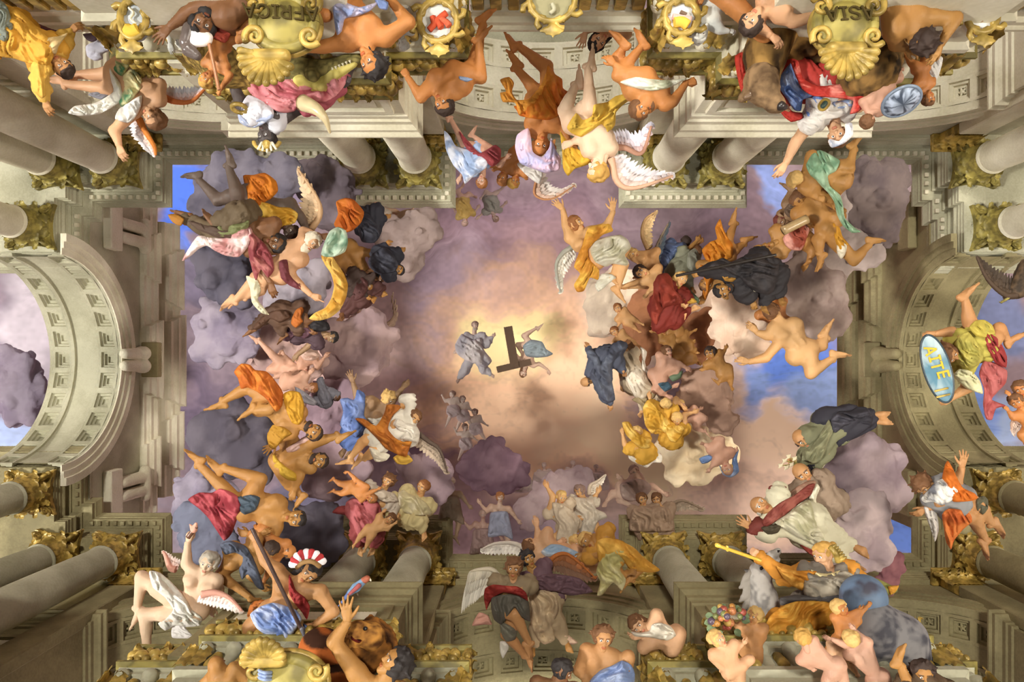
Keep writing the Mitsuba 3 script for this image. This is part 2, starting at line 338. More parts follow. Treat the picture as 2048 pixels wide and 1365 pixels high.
for nm, sy, st in (('upper', -1, 'stone_pale'), ('lower', 1, 'stone_olive_shade')):
    key = thing(f'wall_{nm}', f'long stone wall with three coffered arches along the {"top" if sy < 0 else "bottom"} of the view', kind='structure')
    poly = sg.box(-9.6, 5.2, 10.2, 14.3)
    for c in CX:
        poly = poly.difference(sg.Polygon(ell(c, AW + .16, RISE + .16, SPR) + [(c + AW + .16, 4), (c - AW - .16, 4)]))
    put(key, None, flat_norm(ext_y(poly, sy * D0, sy * (D1 - D0))), 'stone_grey' if sy < 0 else 'stone_olive_shade')
    for c in CX:
        pos = lambda u, v: np.array([c + AW * math.cos(u), sy * v, SPR + RISE * math.sin(u)])
        nrm = lambda u: np.array([math.cos(u), 0, math.sin(u)])
        us = np.linspace(.10, math.pi - .10, 49)
        a = [strip(pos, us, p, q) for p, q in ((D0, D0 + .13), (D0 + .62, D0 + .98), (D1 - .05, D1))]
        jam = [box(c + s * AW - (.16 if s < 0 else 0), c + s * AW + (.16 if s > 0 else 0), min(sy * D0, sy * D1), max(sy * D0, sy * D1), 5.2, SPR + .1) for s in (-1, 1)]
        put(key, 'arch_intrados', cat(a + jam), st, smooth=30)
        n = 9
        for band in ((D0 + .13, D0 + .62), (D0 + .98, D1 - .05)):
            for i in range(n):
                t0, t1 = .10 + (math.pi - .2) * i / n, .10 + (math.pi - .2) * (i + 1) / n
                k = put(key, 'coffer', coffer(pos, nrm, t0, t1, *band), st)
                tm, vm = (t0 + t1) / 2, (band[0] + band[1]) / 2
                # carved rosette in the coffer
                ctr = pos(tm, vm) + nrm(tm) * .10; tx = np.array([-math.sin(tm), 0, math.cos(tm)]); ty = np.array([0, 1.0, 0])
                pet = [(ctr + .035 * (math.cos(q) * tx + math.sin(q) * ty), ctr + .06 * (math.cos(q) * tx + math.sin(q) * ty), .02, .022) for q in np.arange(5) * 1.2566]
                put(k, 'rosette', blob(pet + [(ctr - nrm(tm) * .012, ctr, .02, .02)], .014, .012), st, smooth=True)
        # archivolt in three steps
        for (r0, r1, t) in ((0, .13, .03), (.12, .26, .06), (.25, .36, .10)):
            ring = sg.Polygon(ell(c, AW + r1, RISE + r1, SPR) + ell(c, AW + r0, RISE + r0, SPR)[::-1]).buffer(0)
            put(key, 'archivolt', flat_norm(ext_y(ring, sy * D0, -sy * t)), st)
        kz = SPR + RISE
        put(key, 'keystone', flat_norm(ext_y(sg.Polygon([(c - .12, kz - .03), (c + .12, kz - .03), (c + .18, kz + .42), (c - .18, kz + .42)]), sy * D0, -sy * .2)), st)
    # piers: impost mouldings, panels
    xs = [(-9.6, CX[0] - AW), (CX[0] + AW, CX[1] - AW), (CX[1] + AW, CX[2] - AW), (CX[2] + AW, 10.2)]
    IMP = [(0, 11.95), (.04, 11.96), (.04, 12.04), (.07, 12.06), (.07, 12.14), (.12, 12.18), (.16, 12.2), (.16, 12.27), (.2, 12.3), (.2, 12.34), (0, 12.36)]
    for x0, x1 in xs:
        path = [(x0, sy * D1), (x0, sy * D0), (x1, sy * D0), (x1, sy * D1)]
        put(key, 'impost', flat_norm(sweep(path, IMP, -sy)), st)
        m = (x1 - x0)
        put(key, 'panel_frame', flat_norm(ext_y(frame(x0 + .25, x1 - .25, 7.0, 11.6, .12), sy * D0, -sy * .05)), st)
        put(key, 'panel', flat_norm(ext_y(sg.box(x0 + .45, 7.2, x1 - .45, 11.4), sy * D0, -sy * .03)), 'stone_pale')

# ------------------------------------------------------------------ end walls: one great coffered arch each, stepped gable above
def end_wall(side, xf0, name, lab):
    s = -1 if side == 'left' else 1
    st = 'stone_olive_shade'
    key = thing(name, lab, kind='structure')
    R, zc, dep = 2.10, 13.95, 1.62
    # in y-z
    poly = sg.Polygon([(-3.75, 14.9), (-3.75, 17.05), (-3.3, 17.3), (3.3, 17.3), (3.75, 17.05), (3.75, 14.9)])
    hole = sg.Polygon([(R + .2) * np.array([math.cos(t), math.sin(t)]) + (0, zc) for t in np.linspace(-.2, math.pi + .2, 60)])
    poly = poly.difference(hole)
    def ext_x(poly, x, t):
        ms = []
        for g in getattr(poly, 'geoms', [poly]):
            m = trimesh.creation.extrude_polygon(g, abs(t), engine='earcut'); v = np.array(m.vertices)
            ms.append((np.stack([x + np.sign(t) * v[:, 2], v[:, 0], v[:, 1]], 1), np.array(m.faces)))
        return flat_norm(cat(ms))
    put(key, None, ext_x(poly, s * xf0, s * .35), 'stone_grey' if s < 0 else st)
    pos = lambda u, v: np.array([s * v, R * math.cos(u), zc + R * math.sin(u)])
    nrm = lambda u: np.array([0, math.cos(u), math.sin(u)])
    us = np.linspace(.1, math.pi - .1, 61); x0 = xf0
    a = [strip(pos, us, p, q) for p, q in ((x0, x0 + .06), (x0 + .50, x0 + 1.10), (x0 + 1.55, x0 + dep))]
    put(key, 'arch_intrados', cat(a), ('stone_grey' if s < 0 else st), smooth=30)
    lip = lambda u, v: np.array([s * v, (R - .05) * math.cos(u), zc + (R - .05) * math.sin(u)])
    put(key, 'arch_rib', cat([strip(lip, us, x0 + 1.02, x0 + 1.10), strip(lambda u, v: np.array([s * (x0 + 1.02), (R - .05 * v) * math.cos(u), zc + (R - .05 * v) * math.sin(u)]), us, 0, 1)]), ('stone_grey' if s < 0 else st), smooth=30)
    n = 13
    for band in ((x0 + .06, x0 + .50), (x0 + 1.10, x0 + 1.55)):
        for i in range(n):
            t0, t1 = .1 + (math.pi - .2) * i / n, .1 + (math.pi - .2) * (i + 1) / n
            put(key, 'coffer', coffer(pos, nrm, t0, t1, *band), st if s > 0 else 'stone_grey')
    for (r0, r1, t) in ((0, .14, .03), (.13, .27, .07), (.26, .42, .12)):
        th = np.linspace(.0, math.pi, 60)
        ring = sg.Polygon([((R + r1) * math.cos(q), zc + (R + r1) * math.sin(q)) for q in th] + [((R + r0) * math.cos(q), zc + (R + r0) * math.sin(q)) for q in th[::-1]]).buffer(0)
        put(key, 'archivolt', ext_x(ring, s * xf0, -s * t), 'stone_pale' if s < 0 else st)
    # scrolled keystone with two lobes
    kx = s * (xf0 - .12)
    kb = [((kx, y, 16.02), (kx - s * .04, y, 16.62), .12, .15) for y in (-.14, .14)] + [((kx - s * .05, y, 16.6), (kx - s * .1, y, 16.6), .17, .17) for y in (-.15, .15)]
    put(key, 'keystone', blob(kb, .03, .03), 'stone_pale' if s < 0 else st, smooth=True)
    put(key, 'keystone_cap', bevbox(min(kx - .05, kx - s * .3 - .05), max(kx + .05, kx - s * .3 + .05), -.42, .42, 16.78, 16.98), st)
    # cornices with broken-forward stretches
    xa = -s * 0
    def cornice(jogs, z0, z1, out):
        prof = [(-.2, z0), (0, z0), (out * .3, z0 + .02), (out * .3, z0 + (z1 - z0) * .3), (out * .55, z0 + (z1 - z0) * .42), (out * .7, z0 + (z1 - z0) * .45), (out * .7, z0 + (z1 - z0) * .72), (out, z1 - .05), (out, z1), (-.4, z1 + .02)]
        return flat_norm(sweep([(s * (xf0 - q), y) for y, q in jogs], prof, s * 1.0))
    j1 = [(-3.75, 0), (-2.9, 0), (-2.9, .10), (-2.1, .10), (-2.1, .03), (-.75, .03), (-.75, .16), (.75, .16), (.75, .03), (2.1, .03), (2.1, .10), (2.9, .10), (2.9, 0), (3.75, 0)]
    j2 = [(-3.5, .05), (-2.6, .05), (-2.6, .17), (-1.55, .17), (-1.55, .06), (-.9, .06), (-.9, .22), (.95, .22), (.95, .06), (1.6, .06), (1.6, .17), (2.6, .17), (2.6, .05), (3.5, .05)]
    put(key, 'cornice', cornice(j1, 16.85, 17.25, .22), 'stone_pale' if s < 0 else st)
    put(key, 'parapet', ext_x(sg.box(-3.5, 17.3, 3.5, 17.8), s * (xf0 + .02), s * .3), st)
    put(key, 'cornice', cornice(j2, 17.75, 18.2, .26), 'stone_pale' if s < 0 else st)
    for y in (-2.95, 2.95):
        # fluted scroll bracket at each end of the gable
        x = s * (xf0 - .12)
        put(key, 'bracket', blob([((x, y - .16, 15.9), (x - s * .05, y - .16, 16.75), .13, .14), ((x, y + .16, 15.9), (x - s * .05, y + .16, 16.75), .13, .14), ((x - s * .08, y - .3, 16.72), (x - s * .08, y + .3, 16.72), .13, .13)], .035, .02), 'stone_pale' if s < 0 else st, smooth=True)
        put(key, 'gable_block', bevbox(min(s * xf0, s * (xf0 - .2)), max(s * xf0, s * (xf0 - .2)), y - .5, y + .5, 15.35, 15.8), 'stone_pale' if s < 0 else st)
end_wall('left', 9.2, 'wall_left', 'stepped stone gable over a great coffered arch at the left end')
end_wall('right', 8.67, 'wall_right', 'stepped stone gable with painted olive shade over a great coffered arch at the right end')

# ------------------------------------------------------------------ columns with Corinthian capitals
def leaf_mesh(h, w, curl):
    """acanthus leaf standing at the origin, outward +x, curling over at the top"""
    n = 9; t = np.linspace(0, 1, n)
    x = .02 + curl * t ** 2.2; z = h * np.sin(t * 1.75) / math.sin(1.75) * (1 - .12 * t ** 4)
    ww = w * (.75 + .35 * np.sin(t * 3.1)) * np.where(t > .85, .65, 1) * (1 + .16 * np.cos(t * 25))
    v, f = [], []
    for i in range(n):
        for a, q in ((-1, -.03), (-.5, .012), (0, .0), (.5, .012), (1, -.03)): v.append((x[i] + q, a * ww[i] / 2, z[i]))
    for i in range(n - 1):
        for k in range(4):
            p = i * 5 + k; f += [(p, p + 1, p + 6), (p, p + 6, p + 5)]
    return np.array(v), np.array(f)
def volute_mesh(R):
    t = np.linspace(0, 3.6 * np.pi, 44); r = R * (1 - t / (4.1 * np.pi))
    return tube(np.stack([r * np.cos(t), np.zeros_like(t), r * np.sin(t)], 1), np.linspace(.045, .03, 44), 6)
def abacus_mesh(w, h, cut):
    pts = []
    for q in range(4):
        a = q * math.pi / 2; c, s = math.cos(a), math.sin(a)
        for u in np.linspace(-1, 1, 13):
            x, y = w * (1 - cut * (1 - u * u)), w * u * .96
            pts.append((x * c - y * s, x * s + y * c))
    m = trimesh.creation.extrude_polygon(sg.Polygon(pts), h, engine='earcut'); return flat_norm((np.array(m.vertices), np.array(m.faces)))
RC, ZR = .30, 13.66
_sh = lathe([(RC * 1.13, 9.95), (RC * 1.12, 11.5), (RC * 1.06, 12.8), (RC, ZR - .08), (RC * 1.06, ZR - .06), (RC * 1.1, ZR - .03), (RC * 1.06, ZR), (RC * .9, ZR + .01)], 40)
_ba = lathe([(RC * 1.5, 9.62), (RC * 1.5, 9.72), (RC * 1.44, 9.75), (RC * 1.25, 9.8), (RC * 1.36, 9.86), (RC * 1.3, 9.93), (RC * 1.1, 9.97)], 32)
_be = lathe([(RC * .98, ZR), (RC * 1.0, ZR + .25), (RC * 1.1, ZR + .42), (RC * 1.32, ZR + .54)], 24)
SH = {k: shape(m, None, sm) for k, m, sm in (('shaft', _sh, 30), ('base', _ba, 30), ('bell', _be, 30), ('leaf', leaf_mesh(.30, .2, .15), True), ('leaf2', leaf_mesh(.44, .2, .2), True), ('volute', volute_mesh(.11), True), ('abacus', abacus_mesh(.47, .1, .2), False))}
def column(x, y, st, gl, lab, grp=None):
    c = thing('column', lab, 'column', grp)
    M = T().translate([x, y, 0]); B = lambda k: {'type': 'ref', 'id': k}
    put(c, 'shaft', SH['shaft'], None, to_world=M, bsdf=B(st)); put(c, 'base', SH['base'], None, to_world=M, bsdf=B(st))
    cap = put(c, 'capital', SH['bell'], None, to_world=M, bsdf=B(gl), label='gilded Corinthian capital')
    for i in range(8):
        put(cap, 'leaf', SH['leaf'], None, to_world=M @ T().rotate([0, 0, 1], 45 * i) @ T().translate([RC * .98, 0, ZR]), bsdf=B(gl))
        put(cap, 'leaf', SH['leaf2'], None, to_world=M @ T().rotate([0, 0, 1], 45 * i + 22.5) @ T().translate([RC * .98, 0, ZR]), bsdf=B(gl))
    for i in range(4):
        put(cap, 'volute', SH['volute'], None, to_world=M @ T().rotate([0, 0, 1], 45 + 90 * i) @ T().translate([RC * 1.62, 0, ZR + .42]), bsdf=B(gl))
    put(cap, 'abacus', SH['abacus'], None, to_world=M @ T().translate([0, 0, ZR + .54]), bsdf=B(gl))
for sy, row, st, gl in ((-1, 'top', 'stone_pale', 'gilt_olive'), (1, 'bottom', 'stone_grey', 'gilt')):
    nm = 'pale' if sy < 0 else 'grey'
    for x, y, w in ((-8.2, 3.95, f'{nm} column second in from the left edge, {row} left corner'), (-9.41, 3.92, f'{nm} column at the left edge, outermost of the {row} left pair'),
                    (-9.96, 2.7, f'{nm} column cut by the left edge, on the {row} side of the left arch'),
                    (-3.18, 3.95, f'{nm} column, left one of the left pair along the {row}'), (-2.09, 3.95, f'{nm} column, right one of the left pair along the {row}'),
                    (2.87, 3.95, f'{nm} column, left one of the right pair along the {row}'), (4.03, 3.95, f'{nm} column, right one of the right pair along the {row}'),
                    (9.17, 3.95, f'{nm} column in the {row} right corner beside the wall arch'), (9.6, 2.68, f'{nm} column cut by the right edge, on the {row} side of the right arch')):
        column(x, sy * y, st if (x < 8 or sy < 0) else 'stone_olive_shade', gl if x > -7 or sy > 0 else 'gilt_olive', f'{w}, gilded capital')

# flat pilasters on the wall behind the columns
_pp = [(-.30, 0), (-.30, .16), (.30, .16), (.30, 0)]
for sy, row, st in ((-1, 'top', 'stone_pale'), (1, 'bottom', 'stone_olive_shade')):
    for x, w in ((-7.75, 'corner column on the left'), (-3.3, 'left column of the left pair'), (-1.78, 'right column of the left pair'), (2.55, 'left column of the right pair'), (4.3, 'right column of the right pair'), (8.75, 'corner column on the right')):
        p = thing('pilaster', f'flat pilaster with yellow capital behind the {w}, {row} wall', 'pilaster')
        y0, y1 = sorted((sy * D0, sy * (D0 - .22)))
        put(p, 'shaft', bevbox(x - .27, x + .27, y0, y1, 9.6, 13.6, .02), st)
        cap = put(p, 'capital', bevbox(x - .27, x + .27, min(sy * D0, sy * (D0 - .2)), max(sy * D0, sy * (D0 - .2)), 13.6, 14.25, .02), 'gilt')
        for k_, dx, dz in [('leaf', q, 0) for q in (-.18, 0, .18)] + [('leaf2', q, 0) for q in (-.27, -.09, .09, .27)]:
            put(cap, 'leaf', SH[k_], None, to_world=T().translate([x + dx, sy * (D0 - .2), 13.64]) @ T().rotate([0, 0, 1], -90 * sy), bsdf={'type': 'ref', 'id': 'gilt'})
        for q in (-.33, .33): put(cap, 'volute', SH['volute'], None, to_world=T().translate([x + q, sy * (D0 - .28), 14.08]), bsdf={'type': 'ref', 'id': 'gilt'})
        put(cap, 'abacus', bevbox(x - .42, x + .42, min(sy * D0, sy * (D0 - .36)), max(sy * D0, sy * (D0 - .36)), 14.2, 14.3, .02), 'gilt')
# ------------------------------------------------------------------ pedestals under the column pairs, and the lower cornice with fruit garlands
for sy, row, st in ((-1, 'top', 'stone_pale'), (1, 'bottom', 'stone_olive_shade')):
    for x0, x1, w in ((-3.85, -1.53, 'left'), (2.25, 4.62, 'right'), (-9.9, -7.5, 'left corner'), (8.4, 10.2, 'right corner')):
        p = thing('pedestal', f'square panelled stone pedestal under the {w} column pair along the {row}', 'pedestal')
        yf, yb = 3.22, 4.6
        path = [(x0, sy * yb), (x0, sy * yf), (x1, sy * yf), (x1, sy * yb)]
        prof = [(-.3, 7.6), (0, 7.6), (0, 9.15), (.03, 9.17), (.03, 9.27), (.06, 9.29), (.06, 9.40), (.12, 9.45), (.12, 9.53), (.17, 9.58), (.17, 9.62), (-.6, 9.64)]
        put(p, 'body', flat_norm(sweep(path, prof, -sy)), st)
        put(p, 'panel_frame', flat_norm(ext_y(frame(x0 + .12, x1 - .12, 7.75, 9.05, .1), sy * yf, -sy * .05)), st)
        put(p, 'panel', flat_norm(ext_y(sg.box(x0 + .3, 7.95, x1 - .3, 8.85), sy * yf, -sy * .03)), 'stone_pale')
BLK = [(-4.37, -.57, -3.48, -1.41), (1.35, 4.9, 2.09, 4.43)]
def fruit_run(a, b, face, seed, zlo=7.60, zhi=7.93):
    """carved fruit, leaves and flowers packed along a straight stretch from a to b (plan), standing out along face"""
    rng = np.random.default_rng(seed); a, b, face = (np.asarray(q, float) for q in (a, b, face)); L = np.linalg.norm(b - a); out = []
    ico = trimesh.creation.icosphere(subdivisions=1); iv, jf = np.array(ico.vertices), np.array(ico.faces)
    u = (b - a) / L; s = .05
    while s < L - .05:
        for z in ((zlo + zhi) / 2 + rng.uniform(-.02, .02), zlo + .07, zhi - .07):
            r = rng.uniform(.045, .085) if abs(z - (zlo + zhi) / 2) < .05 else rng.uniform(.03, .055)
            c = a + u * (s + rng.uniform(-.03, .03)) + face * .015
            e = np.array([u[0] * 0 + 1, 1, 1]) * r * rng.uniform(.85, 1.2, 3)
            out.append((iv * e + [c[0], c[1], z], jf))
        if rng.random() < .6:
            c = a + u * s + face * .05; d = rng.uniform(-1, 1)
            out.append(xf(leaf_mesh(.16, .09, .06), np.stack([np.append(face, 0), np.append(u * math.cos(d), math.sin(d)), np.append(-u * math.sin(d), math.cos(d))], 1), np.array([c[0] - face[0] * .02, c[1] - face[1] * .02, (zlo + zhi) / 2])))
        s += rng.uniform(.085, .125)
    return cat(out)
console_m = {}
for sy, row, st in ((-1, 'top', 'stone_pale'), (1, 'bottom', 'stone_grey')):
    key = thing('trim_3' if sy < 0 else 'trim_4', f'lower stone cornice along the {row} with carved gilded fruit garlands on its projecting blocks', kind='structure')
    xs = [(-12, BLK[0][0]), (BLK[0][1], BLK[1][0]), (BLK[1][1], 12)]
    REC = [(-.9, 8.02), (0, 8.0), (0, 7.95), (-.04, 7.93), (-.04, 7.86), (-.10, 7.84), (-.10, 7.74), (-.14, 7.72), (-.14, 7.66), (-.2, 7.64), (-.2, 7.30), (-.12, 7.28), (-.12, 7.2), (-.2, 7.15), (-.2, 5.6)]
    for x0, x1 in xs:
        put(key, 'recessed_cornice', flat_norm(sweep([(x0, sy * 3.75), (x1, sy * 3.75)], REC, -sy)), st)
        n = int((x1 - x0) / .18)
        for i in range(n):
            x = x0 + (i + .5) * (x1 - x0) / n
            if abs(x * F / 7.5) < 1120:
                y0, y1 = sorted((sy * 3.95, sy * 3.80)); put(key, 'dentil', bevbox(x - .062, x + .062, y0, y1, 7.36, 7.62, .012), 'gilt')
    for bi, (X0, X1, I0, I1) in enumerate(BLK):
        P = [(X0, sy * 3.9), (X0, sy * 3.25), (I0, sy * 3.25), (I0, sy * 2.97), (I1, sy * 2.97), (I1, sy * 3.25), (X1, sy * 3.25), (X1, sy * 3.9)]
        PR = [(-.9, 8.02), (0, 8.0), (0, 7.955), (-.05, 7.94), (-.05, 7.58), (0, 7.57), (0, 7.53), (-.05, 7.5)]
        put(key, 'garland_cornice', flat_norm(sweep(P, PR, -sy)), 'gilt_olive')
        put(key, 'frieze_block', flat_norm(sweep(P, [(-.05, 7.5), (-.09, 7.49), (-.09, 7.43), (-.16, 7.4), (-.16, 6.95), (-.06, 6.92), (-.06, 6.84), (-.12, 6.8), (-.12, 5.4), (-.8, 5.4)], -sy)), st)
        for si in range(len(P) - 1):
            a, b = np.array(P[si]), np.array(P[si + 1]); u = (b - a) / np.linalg.norm(b - a); fc = np.array([-u[1], u[0]]) * -sy
            q0, q1 = a - fc * .05, b - fc * .05
            put(key, 'garland', fruit_run(q0, q1, fc, 100 + bi * 10 + si + (50 if sy > 0 else 0)), 'gilt' , smooth=True, kind='stuff', label='gilded garland of carved fruit and leaves')
            L = np.linalg.norm(b - a)
            if L < .5: continue
            # scroll consoles with gilded drops between them
            n = int(round(L / .30))
            for i in range(n):
                for half, nm2, w, mm in ((0, 'console', .065, st), (.5, 'drop', .05, 'gilt')):
                    t = (i + .5 + half) / n
                    if t > .97: continue
                    c = a + (b - a) * t - fc * .14
                    A = np.array([c[0], c[1], 7.38]); B = np.array([c[0] - fc[0] * .02, c[1] - fc[1] * .02, 7.0]); o = np.append(fc, 0)
                    if nm2 == 'console': m = blob([(A + o * .05, A + o * .05 - np.append(u, 0) * 0 + [0, 0, .001], .085, .085), (A, B, w, w * .7), (B + o * .02, B + o * .02 + [0, 0, .001], .055, .055)], .028, .02)
                    else: m = blob([(A - [0, 0, .05], A - [0, 0, .26], .055, .06)], .03, .01)
                    put(key, nm2, m, mm, smooth=True)
            # acanthus at both ends
            for e, sg_ in ((a, 1), (b, -1)):
                c = e + u * sg_ * .1 - fc * .1
                M = np.stack([np.append(fc, 0), np.append(u, 0), [0, 0, 1.0]], 1)
                put(key, 'acanthus_leaf', cat([xf(leaf_mesh(.36, .15, .07), M, np.array([c[0] + u[0] * q, c[1] + u[1] * q, 7.0])) for q in (-.06, .06)]), 'gilt', smooth=True)

# ------------------------------------------------------------------ oval medallions in gilded scroll frames
def medallion(px, py, z, rx, ry, lab, draw, back='#cfd0cc'):
    m = thing('medallion', lab, 'medallion'); c = W(px, py, z); s = z / F; rx, ry = rx * s, ry * s
    R = np.diag([rx, ry, 1])
    d = lathe([(.001, .02), (.9, .02), (1, .03), (1.0, .1)], 36); put(m, 'painted_oval', xf(d, R, c), 'matte', smooth=30, color=None) if False else None
    v, f = xf(d, R, c); put(m, 'painted_oval', (v, f), 'matte', smooth=True, color=np.tile(lin(back), (len(v), 1)))
    t = np.linspace(0, 2 * np.pi, 49); put(m, 'frame', tube(c + np.stack([rx * 1.08 * np.cos(t), ry * 1.08 * np.sin(t), 0 * t], 1), .03, 8, False), 'gilt', smooth=True)
    sc = []
    for q in range(8):
        a = q * math.pi / 4 + .39; p = c + [rx * 1.16 * math.cos(a), ry * 1.16 * math.sin(a), .0]
        sc.append(tube(p + np.stack([(.07 - .008 * k) * np.array([math.cos(k * .8 + a), math.sin(k * .8 + a), 0]) for k in range(8)]), np.linspace(.03, .018, 8), 6))
    put(m, 'scrolls', cat(sc), 'gilt', smooth=True)
    top = c + [0, ry * 1.3, 0.0]; put(m, 'shell', blob([(top, top + [a, .12 - abs(a) * .4, -.03], .028, .016) for a in (-.12, -.06, 0, .06, .12)], .03, .02), 'gilt', smooth=True)
    for pts, r, col in draw:
        p = np.array([[c[0] + x * rx, c[1] + y * ry, c[2] - .01] for x, y in pts]); v, f = tube(spline(p, 14), r, 6)
        put(m, 'motif', (v, f), 'matte', smooth=True, color=np.tile(lin(col), (len(v), 1)))
medallion(266, 38, 6.4, 24, 36, 'small grey oval medallion with a gold chain motif in a scrolled frame, upper left', [([(-.3, -.6), (.1, -.3), (-.2, 0), (.3, .3)], .012, '#e9e2c9'), ([(-.5, .6), (0, .75), (.5, .6)], .06, '#d8b64a')], '#b9c0c4')
medallion(876, 42, 6.4, 35, 38, 'oval medallion with a red coral branch in a gilded scroll frame', [([(-.5, .5), (-.2, .2), (.1, -.1), (.5, -.4)], .03, '#c9573a'), ([(-.2, .2), (-.3, -.2)], .03, '#c9573a'), ([(.1, -.1), (.5, .1), (.65, .3)], .03, '#d0674a'), ([(.0, 0), (.2, .4)], .03, '#c9573a')], '#d3d4cd')
medallion(1363, 34, 6.4, 31, 32, 'oval medallion with a bundle of yellow twigs in a gilded scroll frame', [([(-.6, 0), (0, .1), (.6, .2)], .03, '#d8a59a'), ([(-.5, .4), (0, .35), (.4, .6)], .05, '#e0b24a'), ([(-.1, -.3), (.3, -.1)], .02, '#6d5a4a')], '#dcdcd8')
medallion(1964, 28, 6.4, 29, 34, 'oval medallion with a faint brown sprig at the upper right corner', [([(-.2, .4), (.1, 0), (.2, -.5)], .03, '#a87a54'), ([(.1, 0), (-.3, -.2)], .02, '#a87a54')], '#d5d6d2')
medallion(1104, 0, 6.6, 42, 40, 'dark oval medallion in a heavy gold frame cut by the top edge above the centre', [([(0, .2), (.1, .5), (-.1, .7)], .02, '#a8a48a')], '#8d8767')
# ------------------------------------------------------------------ head, hair, hands and feet, modelled once and fitted to every figure
def unit(v): v = np.asarray(v, float); return v / (np.linalg.norm(v) + 1e-12)
def cap(a, b, r, q=None, *k): return (np.array(a, float), np.array(b, float), r, r if q is None else q, *k)
def head_mesh(h, child=False):
    """x right, y crown, z face; one unit from chin to crown"""
    B = [cap((0, .14, -.10), (0, .13, .06), .355), cap((0, .20, -.02), (0, .22, .02), .30), cap((0, -.05, .10), (0, -.22, .13), .255, .2),
         cap((-.11, -.26, .12), (0, -.41, .22), .11, .10), cap((.11, -.26, .12), (0, -.41, .22), .11, .10),
         cap((0, .06, .36), (0, -.08, .445), .035, .05, .05), cap((-.045, -.10, .40), (.045, -.10, .40), .045, .045, .03),
         cap((-.19, .135, .315), (.19, .135, .315), .05), cap((-.20, -.06, .24), (-.16, -.08, .28), .08), cap((.20, -.06, .24), (.16, -.08, .28), .08),
         cap((-.075, -.232, .355), (.075, -.232, .355), .028, .028, .03), cap((-.06, -.282, .345), (.06, -.282, .345), .034, .034, .03),
         cap((-.335, .06, -.03), (-.32, -.1, .02), .05, .035, .03), cap((.335, .06, -.03), (.32, -.1, .02), .05, .035, .03), cap((0, -.15, -.1), (0, -.62, -.16), .19, .185)]
    if child: B += [cap((-.17, -.16, .2), (-.17, -.16, .2), .13), cap((.17, -.16, .2), (.17, -.16, .2), .13)]
    S = [cap((-.135, .055, .43), (-.135, .055, .43), .085), cap((.135, .055, .43), (.135, .055, .43), .085)]
    Sf, lo = field(B, h, .07, sub=S)
    eyes = field.__wrapped__ if False else None
    v, f = snets(Sf, lo, h)
    ev, ef = [], []
    for s in (-1, 1):
        m = trimesh.creation.icosphere(subdivisions=2, radius=.072); ev.append((np.array(m.vertices) + (s * .135, .05, .305), np.array(m.faces)))
    v2, f2 = cat([(v, f)] + ev); n = len(v); k = np.zeros(len(v2), int)      # 0 skin, 1 white, 2 dark, 3 lip, 4 brow
    e = v2[n:]; k[n:] = 1
    for s in (-1, 1): k[n:][np.linalg.norm(e - (s * .135, .045, .377), axis=1) < .036] = 2
    x, y, z = v.T
    k[:n][(np.abs(x) < .1) & (y < -.205) & (y > -.315) & (z > .33)] = 3
    br = (np.abs(np.abs(x) - .145) < .1) & (np.abs(y - .15 + .25 * (np.abs(x) - .13) ** 2 * 10 * .3) < .028) & (z > .27)
    k[:n][br] = 4
    lid = (np.abs(np.abs(x) - .135) < .085) & (y > .075) & (y < .11) & (z > .3); k[:n][lid] = 5
    return v2, f2, k
HEADS = {(q, c): head_mesh(h, c) for q, h in ((2, 1 / 29), (1, 1 / 21), (0, 1 / 13)) for c in (False, True)}
def hair_mesh(style, q, seed=0):
    rng = np.random.default_rng(seed + 11); h = {2: .052, 1: .066, 0: .09}[q]; B = []
    def scalp(n, r0, r1, lim=-.1, front=.16):
        k = 0
        while k < n:
            d = unit(rng.normal(size=3))
            p = np.array([0, .13, -.03]) + d * (.36, .385, .42)
            if p[1] < lim or (p[2] > front and p[1] < .34 - .1 * d[2]): continue
            r = rng.uniform(r0, r1); e = p + unit(np.cross(d, rng.normal(size=3))) * .07
            B.append(cap(p, e, r, r * .8)); k += 1
    shell = [cap((0, .17, -.13), (0, .17, -.02), .36, .35), cap((-.02, .30, .08), (.02, .30, .08), .25)]
    if style == 'short': B += shell; scalp(34, .06, .09, -.05)
    elif style == 'curly': B += shell; scalp(70, .08, .125, -.22, .2)
    elif style == 'wild': B += shell; scalp(60, .09, .15, -.25, .2); B += [cap((a := np.array([0, .13, -.05]) + (d := unit(rng.normal(size=3) + (0, .4, -.4))) * .4), a + d * .22, .09, .03) for _ in range(16)]
    elif style == 'long':
        B += shell; scalp(44, .07, .1, -.2)
        for s in (-1, 1):
            for j in range(4): B.append(cap((s * .3, .0, -.1 - .06 * j), (s * (.22 + .05 * j), -.55 - .05 * j, -.25), .1, .06))
    elif style == 'bun': B += shell; scalp(44, .06, .09, -.15); B += [cap((0, .25, -.48), (0, .3, -.55), .16, .13)]
    elif style == 'fringe':
        for a in np.linspace(1.9, 7.5, 12):
            p = np.array([.35 * math.sin(a) * 1.0, .03, -.05 + .37 * math.cos(a)])
            if p[2] < .15: B.append(cap(p, p + (0, -.1, 0), .075, .06))
    S = [cap((0, -.1, .45), (0, .05, .42), .26, .24)] if style != 'fringe' else []
    v, f = blob(B, h, .05, sub=S)
    d = meshkit.fbm(v * 11, 3) - .5; c = v - (0, .1, -.05)
    return v + c / (np.linalg.norm(c, axis=1)[:, None] + 1e-9) * d[:, None] * .07, f
